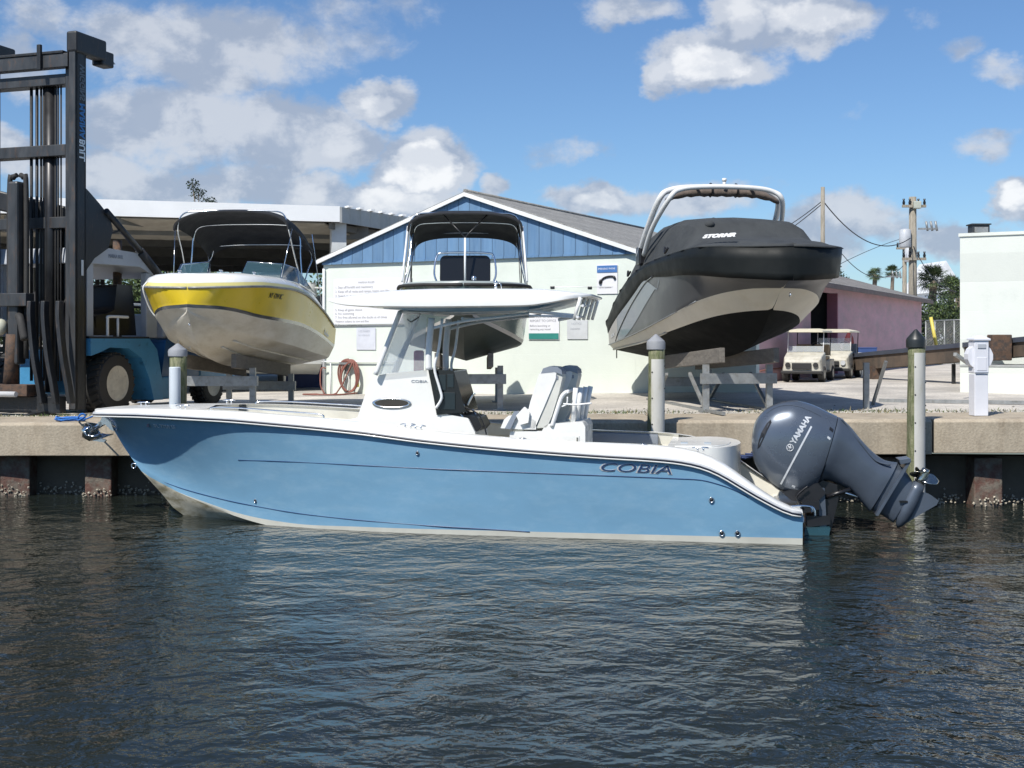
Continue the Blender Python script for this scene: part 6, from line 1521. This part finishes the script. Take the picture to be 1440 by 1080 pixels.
# ================================================================ golf carts
def cart(X, Y, rz, label, variant=0, canopy_=True):
    t = thing('golf_cart', label, 'golf cart', (X, Y, G(X, Y)), rz, 'golf carts by the pink wall'); t.scale = (.82, .82, .82)
    body = mat('dirty_white_cart', (.52, .50, .43), .4, var=.12, scale=3, col2=(.34, .31, .24), mix=(.5, .75)); dk = mat('cart_black', (.02, .02, .02), .6, var=.2)
    # local: x forward
    mb = MB(); mb.loft([[(1.15, -.55, .30), (1.15, .55, .30), (1.15, .50, .62), (1.15, -.50, .62)], [(1.05, -.58, .28), (1.05, .58, .28), (.98, .54, .74), (.98, -.54, .74)], [(.55, -.60, .28), (.55, .60, .28), (.52, .56, .86), (.52, -.56, .86)], [(.40, -.60, .28), (.40, .60, .28), (.40, .56, .88), (.40, -.56, .88)]], True, True, smooth=False); mb.build('front_cowl', body, t, bevel=.03)
    mb = MB(); mb.box((-.05, 0, .30), (1.0, 1.14, .06)); mb.build('floor_pan', dk, t)
    mb = MB(); mb.prism([(x, -.58, z) for x, z in ((-.3, .3), (-.3, .62), (-1.15, .66), (-1.2, .34))], (0, 1.16, 0)); mb.build('rear_body', body, t, bevel=.04)
    mb = MB(); mb.box((-.52, 0, .70), (.52, 1.02, .10)); mb.build('seat', dk if variant else mat('tan_seat', (.35, .26, .16), .6, var=.2), t, bevel=.03)
    for y in (-.27, .27): mb = MB(); mb.box((-.80, y, .93), (.09, .46, .34)); mb.build('seat_back', MATS.get('tan_seat') if not variant else M_greyv, t, bevel=.03)
    for x in (.78, -.82):
        for y in (-.52, .52):
            s = 1 if y > 0 else -1; mb = MB(); mb.lathe([(.12, -.08), (.22, -.09), (.23, -.05), (.23, .05), (.22, .09), (.12, .08), (.12, -.08)], (x, y, .23), 'Y', 20, cap=False); wo = mb.build('wheel', M_rubber, t, sharp=40)
            mb = MB(); mb.lathe([(.13, .085*s), (.11, .06*s), (.01, .07*s)], (x, y, .23), 'Y', 14); mb.build('hub_cap', body, wo)
    mb = MB(); mb.box((1.19, 0, .47), (.03, .56, .18)); mb.build('grille', dk, t, bevel=.01)
    mb = MB(); mb.box((1.20, 0, .29), (.10, 1.2, .09)); mb.build('bumper', dk, t, bevel=.02)
    for y in (-.40, .40): mb = MB(); mb.cyl((1.14, y, .50), (1.20, y, .50), .075, .075, 14); mb.build('headlight', dk if not variant else M_silver, t)
    mb = MB(); mb.tube([(.45, .27, .80), (.22, .27, 1.0)], .018, 6); mb.tube(arc((.2, .27, 1.02), .16, 0, 6.28, 16, (.5, 0, .86), (0, 1, 0))[:-1], .014, 6, closed=True); mb.build('steering_wheel', dk, t)
    zt = 1.46
    for x, y in ((.55, -.52), (.55, .52), (-.88, -.50), (-.88, .50)): ptube('roof_post', [(x, y, .75), (x-.10, y, zt)], .014, M_alu if x > 0 else dk, t, 2)
    mb = MB(); rg = []
    for k in range(7):
        x = .75-1.85*k/6; e = 1 if 0 < k < 6 else .93
        rg.append([(x, -.58*e, zt), (x, -.56*e, zt+.05), (x, -.30, zt+.085+.03*math.sin(math.pi*k/6)), (x, .30, zt+.085+.03*math.sin(math.pi*k/6)), (x, .56*e, zt+.05), (x, .58*e, zt)])
    mb.loft(rg); mb.build('roof', mat('cream_roof', (.66, .62, .48), .6, var=.08), t, sharp=50)
    mb = MB(); mb.prism([(.50, -.5, .88), (.50, .5, .88), (.44, .5, 1.28 if variant else 1.05), (.44, -.5, 1.28 if variant else 1.05)], (.008, 0, 0)); mb.build('windscreen', M_glass, t)
p = P(1137, 535, 30.6); cart(p.x, p.y, R(-113), 'white golf cart with dark grille in front of the dark doorway, nearer one', 0)
p = P(1177, 533, 32.9); cart(p.x, p.y, R(-115), 'white golf cart parked behind and right of the nearer cart', 1)
# cargo on the first cart, red bundle, blue bin, white box
def crate(px, py, D, size, name, label, cat, m, z=None, rz=.3, bev=.02):
    p = P(px, py, D); g = G(p.x, p.y) if z is None else z; mb = MB(); mb.box((p.x, p.y, g+size[2]/2), size, rz)
    if size[2] > .25: mb.box((p.x, p.y, g+size[2]+.012), (size[0]*1.04, size[1]*1.04, .024), rz)
    return solo(mb, name, label, cat, m, (p.x, p.y, g), bevel=bev)
for i, px in enumerate((1132, 1149)): crate(px, 500, 31.0, (.22, .18, .24), 'cardboard_box', 'tan box on the %s of the nearer golf cart' % (['left', 'right'][i]), 'box', mat('cardboard', (.40, .27, .15), .85, var=.15), z=G(7.3, 31)+.615)
mb = MB(); p = P(1194, 500, 34.2); g = G(p.x, p.y); mb.lathe([(.10, g), (.14, g+.15), (.16, g+.7), (.12, g+1.05), (.05, g+1.2), (.01, g+1.22)], (p.x, p.y, 0), seg=10)
solo(mb, 'folded_umbrella', 'dark red folded umbrella bundle beside the golf carts', 'umbrella', mat('dark_red_cloth', (.09, .015, .02), .9, var=.2), (p.x, p.y, g))
crate(1207, 530, 34.6, (.45, .4, .62), 'white_bin', 'pale bin with a blue lid right of the golf carts', 'bin', M_white); crate(1214, 500, 36.3, (.6, .5, .75), 'blue_barrel', 'blue tub behind the pale bin against the pink wall', 'tub', mat('tub_blue', (.05, .10, .28), .5))
# ================================================================ utility poles and wires
M_pole = mat('grey_pole_wood', (.30, .27, .22), .85, var=.25, scale=3, col2=(.20, .18, .14), stretch=(5, 5, .5))
M_wire = mat('wire_black', (.03, .03, .035), .6)
def upole(px, ytop, D, r, label):
    p = P(px, ytop, D); g = G(p.x, p.y); t = thing('utility_pole', label, 'utility pole', (p.x, p.y, g)); h = p.z-g
    mb = MB(); mb.cyl((0, 0, -.1), (0, 0, h), r, r*.75, 12); mb.build('shaft', M_pole, t); return t, h
t, h = upole(1157, 263, 46, .10, 'thin bare wooden pole behind the covered boat'); PA = Vector(t.location)+Vector((0, 0, h-.5))
t, h = upole(1283.5, 277, 58, .22, 'tall wooden utility pole with transformer above the pink roof'); PB = Vector(t.location)+Vector((0, 0, 0))
def fit(t, dx, dz, kind, h):
    c = Vector((dx, -.2, h+dz))
    if kind == 'can': mb = MB(); mb.lathe([(.24, -.42), (.27, -.38), (.27, .36), (.22, .42), (.05, .46)], c, seg=14); mb.build('transformer', mat('transformer_grey', (.45, .47, .50), .4), t)
    if kind == 'arm': mb = MB(); mb.box(c, (1.1, .12, .12)); mb.build('crossarm', M_pole, t); 
    if kind == 'arm':
        for k in (-.48, -.2, .2, .48): mb = MB(); mb.lathe([(.05, 0), (.07, .1), (.04, .2), (.06, .28)], c+Vector((k, 0, .06)), seg=8); mb.build('insulator', M_black, t)
    if kind == 'fuse':
        for k in (0, .22, .44): mb = MB(); mb.tube([c+Vector((k, 0, .35)), c+Vector((k+.08, 0, -.1))], .05, 6); mb.build('fuse_switch', M_galv, t)
        mb = MB(); mb.box(c+Vector((.1, 0, .0)), (.9, .08, .08)); mb.build('bracket', M_galv, t)
fit(t, 0, -.45, 'arm', h); fit(t, -.42, -1.95, 'can', h); fit(t, .55, -1.5, 'fuse', h); fit(t, 0, -2.9, 'arm', h)
mb = MB(); mb.box((.12, -.24, h-.40), (.34, .3, .34)); mb.build('pole_top_housing', mat('pale_housing', (.42, .44, .38), .6), t, bevel=.03)
PBh = h
t2, h2 = upole(1272, 338, 75, .16, 'shorter utility pole behind the tall transformer pole'); fit(t2, 0, -.5, 'arm', h2); fit(t2, .2, -.9, 'can', h2); fit(t2, -.8, -2.2, 'fuse', h2)
def wire(a, b, sag, label, r=.022):
    a = Vector(a); b = Vector(b); pts = [a+(b-a)*k/20-Vector((0, 0, sag*4*(k/20)*(1-k/20))) for k in range(21)]
    mb = MB(); mb.tube(pts, r, 5); solo(mb, 'power_line', label, 'power line', M_wire, a, group='overhead wires')
wire(PA, P(1280, 335, 57.5), .9, 'sagging wire from the thin pole to the tall transformer pole')
wire(PA, P(1085, 330, 60), .1, 'upper wire from the thin pole down to the left', .018); wire(PA+Vector((0, 0, -.1)), P(1075, 345, 60), .1, 'lower wire from the thin pole down to the left', .018)
wire(P(1180, 352, 62), P(1270, 374, 74), 1.0, 'low sagging wire between pink roof and the shorter pole', .02); wire(P(1180, 372, 62), P(1270, 335, 74), -.1, 'thin wire rising towards the shorter pole', .016)
wire(P(1284, 345, 57.9), P(1345, 410, 52), .5, 'wire running down right from the tall transformer pole', .02)
# guy guard, chain-link fence
a = P(1322, 486, 50); b = P(1309, 446, 50); a.z = G(a.x, a.y)-.05; mb = MB(); mb.tube([a, b], .07, 8); solo(mb, 'guy_guard', 'leaning yellow guy wire guard right of the pink building', 'guard', mat('guard_yellow', (.60, .50, .10), .5), a)
def fence():
    A_, B_ = P(1302, 500, 53), P(1356, 500, 50); g = 1.42; t = thing('chain_link_fence', 'dark chain link fence between the pink and white buildings', 'fence', (A_.x, A_.y, g)); H = 1.9
    for k in range(5): q = A_+(B_-A_)*k/4; mb = MB(); mb.cyl((q.x, q.y, g), (q.x, q.y, g+H), .035, .035, 8); mb.build('post', M_galv, t, True)
    mb = MB(); mb.tube([Vector((A_.x, A_.y, g+H)), Vector((B_.x, B_.y, g+H))], .03, 6); mb.build('rail', M_galv, t, True)
    mb = MB(); d = (B_-A_); d.z = 0; n = 26
    for k in range(-14, n):
        for s in (0, 1):
            p0 = A_+d*(k/n); z0, z1 = g, g+H; f = H/(d.length/n)/n; e = p0+d*f*1.0
            pa, pb = (Vector((p0.x, p0.y, z0)), Vector((e.x, e.y, z1))) if s == 0 else (Vector((p0.x, p0.y, z1)), Vector((e.x, e.y, z0)))
            ta, tb = k/n, k/n+f; lo, hi = max(0, ta), min(1, tb)
            if hi <= lo: continue
            q0 = pa+(pb-pa)*((lo-ta)/f); q1 = pa+(pb-pa)*((hi-ta)/f); mb.tube([q0, q1], .008, 4, cap=False)
    mb.build('mesh', M_galv, t, True)
fence()
# ================================================================ vegetation
M_leaf = mat('tree_leaf', (.050, .085, .022), .7, var=.45, scale=.9, col2=(.085, .12, .03), mix=(.45, .6)); M_leafd = mat('dark_leaf', (.022, .040, .018), .75, var=.4, scale=1.2)
M_frond = mat('palm_leaf', (.050, .080, .028), .55, var=.35, scale=1.5, col2=(.10, .11, .045), mix=(.5, .7)); M_bark = mat('palm_bark', (.16, .13, .10), .9, var=.3, scale=6)
def palm(px, ytop, D, trunk_r, crown, label, seed, fan=True):
    rnd = random.Random(seed); p = P(px, ytop, D); g = G(p.x, p.y); hc = p.z-g-crown*.55
    t = thing('palm_tree', label, 'palm tree', (p.x, p.y, g), 0)
    mb = MB(); mb.tube([(0.03*math.sin(k), .03*math.cos(k*1.3), hc*k/14) for k in range(15)], [trunk_r*(1.15-.35*k/14)*(1+.07*(k % 2)) for k in range(15)], 10); mb.build('trunk', M_bark, t)
    mb = MB()
    for k in range(58):
        a = rnd.uniform(0, 6.283); el = rnd.uniform(-.65, 1.35); d = Vector((math.cos(a)*math.cos(el), math.sin(a)*math.cos(el), math.sin(el)))
        stem_ = crown*rnd.uniform(.35, .55); c = Vector((0, 0, hc))+d*stem_; fl_ = crown*rnd.uniform(.38, .55)
        mb.tube([Vector((0, 0, hc)), c], crown*.012, 4, cap=False)
        sx = d.cross(Vector((0, 0, 1))); sx = sx.normalized() if sx.length > .01 else Vector((1, 0, 0)); up = sx.cross(d)
        for j in range(17):
            b = R(-105+210*j/16); v = (d*math.cos(b)+sx*math.sin(b)).normalized(); l = fl_*(.65+.35*math.cos(b*.8))*rnd.uniform(.85, 1.1); e = c+v*l-Vector((0, 0, l*rnd.uniform(.1, .4)))
            wv = v.cross(up).normalized()*crown*.018; m_ = c+v*l*.5
            mb.add([c, m_+wv, e, m_-wv], [(0, 1, 2, 3)])
    mb.build('crown', M_frond, t, recalc=False)
    return t
palm(1312, 378, 60, .20, 1.05, 'tall dark fan palm right of the pink building', 1); palm(1338, 392, 66, .18, 1.05, 'fan palm half hidden by the white block building', 6)
palm(1255, 375, 100, .16, .85, 'distant slender palm left of the utility poles', 2); palm(1230, 378, 108, .22, .95, 'distant round headed palm, leftmost above the pink roof', 3); palm(1229.5, 384, 112, .1, 1.4, 'x', 4) if False else None
def tree(x, y, h, cr, label, seed, cz=.62, n=2600, dark=False, trunk_r=.16, sq=1.0, name='tree', g=None, fs=1.0):
    rnd = random.Random(seed); gz = G(x, y) if g is None else g; t = thing(name, label, 'tree', (x, y, gz), 0)
    mb = MB(); mb.tube([(0, 0, -.1), (.05, .02, h*.35), (-.05, .05, h*.7)], [trunk_r, trunk_r*.75, trunk_r*.4], 8)
    cl = []
    for k in range(16):
        a = rnd.uniform(0, 6.28); rr = cr*rnd.uniform(.15, .8); z = h*cz+rnd.uniform(-.9, 1)*(h*(1-cz))*.78*sq; cl.append((Vector((rr*math.cos(a), rr*math.sin(a), z)), cr*rnd.uniform(.28, .5)))
        if k < 7: mb.tube([(0, 0, h*.4), tuple(cl[-1][0]*.6+Vector((0, 0, h*.2))), tuple(cl[-1][0])], [trunk_r*.5, trunk_r*.3, .02], 5)
    mb.build('trunk', M_bark, t)
    mb = MB(); 
    for k in range(n):
        c, r = rnd.choice(cl); d = Vector((rnd.gauss(0, 1), rnd.gauss(0, 1), rnd.gauss(0, .8))).normalized()*r*rnd.uniform(.55, 1.12); q = c+d
        s = cr*rnd.uniform(.035, .075)*fs; u = Vector((rnd.gauss(0, 1), rnd.gauss(0, 1), rnd.gauss(0, 1))).normalized(); v = u.cross(Vector((rnd.gauss(0, 1), rnd.gauss(0, 1), rnd.gauss(0, 1)))).normalized()
        mb.add([q-u*s, q+v*s*.6, q+u*s, q-v*s*.6], [(0, 1, 2, 3)], 0 if rnd.random() < .6 else 1)
    mb.build('crown', [M_leafd if dark else M_leaf, M_leafd], t, recalc=False); return t
def shrub(px, D, h, cr, label, seed, **k):
    p = P(px, 480, D); return tree(p.x, p.y, h, cr, label, seed, cz=.5, name='bush', trunk_r=.06, **k)
shrub(1312, 54, 2.6, 1.3, 'sunlit green bush under the fan palm', 11); shrub(1332, 57, 3.0, 1.2, 'green bush beside the white block building', 12); shrub(1300, 60, 3.2, 1.4, 'dark bush behind the corner of the pink building', 13, dark=True)
p = P(1347, 410, 62); tree(p.x, p.y, 4.4, .9, 'leafy tree partly behind the white block building', 15)
p = P(1190, 370, 80); tree(p.x-.6, p.y, 6.0, 1.1, 'dark tree top just right of the covered boat bow', 16, dark=True)
p = P(287, 258, 70); tree(p.x, p.y, p.z-.2, .95, 'tall pine top rising above the shed roof', 17, cz=.72, dark=True, n=1800, name='pine_tree', fs=1.2); p = P(272, 275, 72); tree(p.x, p.y, p.z-.9, .6, 'smaller pine top left of the tall pine above the shed', 18, cz=.8, dark=True, n=500, name='pine_tree', fs=1.2)
# row of trees behind the shed
rnd = random.Random(21)
spots = [(-31, 62, 6.2), (-27.5, 66, 5.2), (-24, 63, 6.0), (-20.5, 67, 5.0), (-17.5, 64, 5.8), (-14.5, 66, 4.8), (-11.5, 64, 4.2), (-9, 67, 5.0), (-35, 64, 6)]
lab = ['first', 'second', 'third', 'fourth', 'fifth', 'sixth', 'seventh', 'eighth', 'ninth']
proto = None
for i, (x, y, h) in enumerate(spots):
    l = '%s leafy tree from the left in the row seen through the open shed' % lab[(i+1) % 9]
    if proto is None: proto = tree(x, y, 6.0, 2.4, l, 30, n=3200, fs=1.1); o = proto
    else: o = copy_tree(proto); o.location = (x, y, G(x, y)); o.rotation_euler.z = rnd.uniform(0, 6); s = h/6.0; o.scale = (s*rnd.uniform(.9, 1.2), s, s); tag(o, l)
    o['group'] = 'trees behind the shed'
# distant white houses
def house(px, D, w_, h, label, rot=0.0, gable=True, roof_h=1.6):
    p = P(px, 480, D); g = 1.4; t = thing('distant_house', label, 'house', (p.x, p.y, g), rot)
    wm = mat('house_white', (.66, .70, .74), .8, var=.05); rm = mat('house_roof', (.62, .64, .66), .7, var=.1)
    mb = MB(); mb.box((0, 2, h/2), (w_, 4, h)); mb.build('wall', wm, t)
    mb = MB(); mb.loft([[(-w_/2-.25, y, h), (w_/2+.25, y, h), (0, y, h+roof_h)] for y in (-.3, 4.3)], True, True, smooth=False); mb.build('roof', rm, t)
    for x in ([-w_*.27, w_*.27] if w_ > 3 else [0]):
        for z in ((h*.3, h*.72) if h > 4 else (h*.55,)):
            mb = MB(); mb.box((x, -.03, z), (.9, .08, 1.1)); f = mb.build('window', wm, t); mb = MB(); mb.box((x, -.08, z), (.72, .03, .92)); mb.build('pane', mat('far_glass', (.05, .08, .12), .1), f)
    return t
house(1328, 92, 2.6, 4.6, 'distant white house with steep pointed gable behind the palms', R(6), roof_h=2.4); house(1300, 96, 7.2, 3.6, 'distant white house with low roof behind the poles', R(-4), roof_h=1.1); house(1352, 84, 3.2, 2.4, 'distant pale grey house with flat porch near the white block building', R(3), roof_h=.6)
# ================================================================ things stored in the shed
def hull_simple(X, Y, z0, rz, Ls, col, label, rails=True):
    t = thing('stored_boat', label, 'boat', (X, Y, z0), rz); wm = mat('stored_'+label.split()[0], col, .35, var=.1)
    S = [(0, 0, 1.35), (.1, .35, 1.34), (.5, .75, 1.30), (1.3, 1.05, 1.22), (Ls, 1.1, 1.05)]; C1 = [(0, 0, 1.2), (.1, .03, 1.0), (.5, .3, .65), (1.3, .75, .42), (Ls, .95, .3)]; K = [(0, 0, 1.18), (.1, 0, .9), (.5, 0, .4), (1.3, 0, .12), (Ls, 0, 0)]
    st_ = [0, .05, .1, .25, .5, .9, 1.3, 2, 3, 4, Ls]; mb, _ = hull_mb([K, C1, S], st_, [2, 4], [0, 0]); mb.build('hull', wm, t, merge=True, sharp=30)
    mb = MB()
    for sd in (-1, 1): mb.loft([[(s, sd*interp(S, s)[0], interp(S, s)[1]), (s, 0, interp(S, s)[1]+.05)] for s in st_], False, False)
    mb.build('deck', M_white, t, merge=True)
    mb = MB(); mb.loft([[(1.6, -.7, 1.2), (1.6, .7, 1.2), (1.6, .5, 1.25), (1.6, -.5, 1.25)], [(2.4, -.75, 1.2), (2.4, .75, 1.2), (2.4, .6, 1.75), (2.4, -.6, 1.75)], [(3.6, -.75, 1.15), (3.6, .75, 1.15), (3.6, .6, 1.8), (3.6, -.6, 1.8)]], True, True, smooth=False); mb.build('cabin', M_white, t, bevel=.05)
    if rails:
        for dz in (.25, .55): ptube('bow_rail', [(2.2, -.95, 1.25+dz), (1.0, -.85, 1.3+dz), (.2, -.35, 1.36+dz), (.0, 0, 1.37+dz), (.2, .35, 1.36+dz), (1.0, .85, 1.3+dz), (2.2, .95, 1.25+dz)], .018, M_white, t)
        for s, y in ((.2, .35), (1.0, .85), (1.0, -.85), (.2, -.35), (2.2, .95), (2.2, -.95)): ptube('rail_post', [(s, y*.95, 1.25), (s, y, 1.9)], .015, M_white, t, 2)
hull_simple(-10.6, 32.5, 1.55, R(15), 5.5, (.66, .68, .66), 'white cabin boat with bow rails stored behind the forklift cab'); hull_simple(-9.5, 38, 1.3, R(75), 5.5, (.35, .38, .42), 'grey stored boat at the back of the shed')
hull_simple(-6.2, 41, 2.6, R(80), 5.5, (.6, .62, .62), 'pale stored boat up in the shed behind the yellow boat', False)
for i, (px, py, D, sz, nm, lb, m) in enumerate((
    (425, 548, 36, (1.1, .8, .7), 'tool_chest', 'dark blue chest in the shed left of the mint workshop', mat('chest_blue', (.03, .05, .16), .5)),
    (447, 548, 39, (.6, .6, 1.3), 'cabinet', 'dark cabinet standing in the shed beside the mint workshop', mat('cabinet_dark', (.04, .04, .045), .6)),
    (20, 548, 34, (1.6, 1.0, 1.1), 'equipment_crate', 'dark crate in the shed at the left edge', mat('crate_dark', (.05, .05, .045), .8)))):
    crate(px, py, D, sz, nm, lb, lb.split()[1], m)
crate(-0+14, 548, 31, (.9, .7, .5), 'blue_tarp', 'blue tarp bundle low behind the forklift forks', 'tarp', mat('tarp_blue', (.05, .22, .40), .6), bev=.1)
bpy.context.view_layer.update()
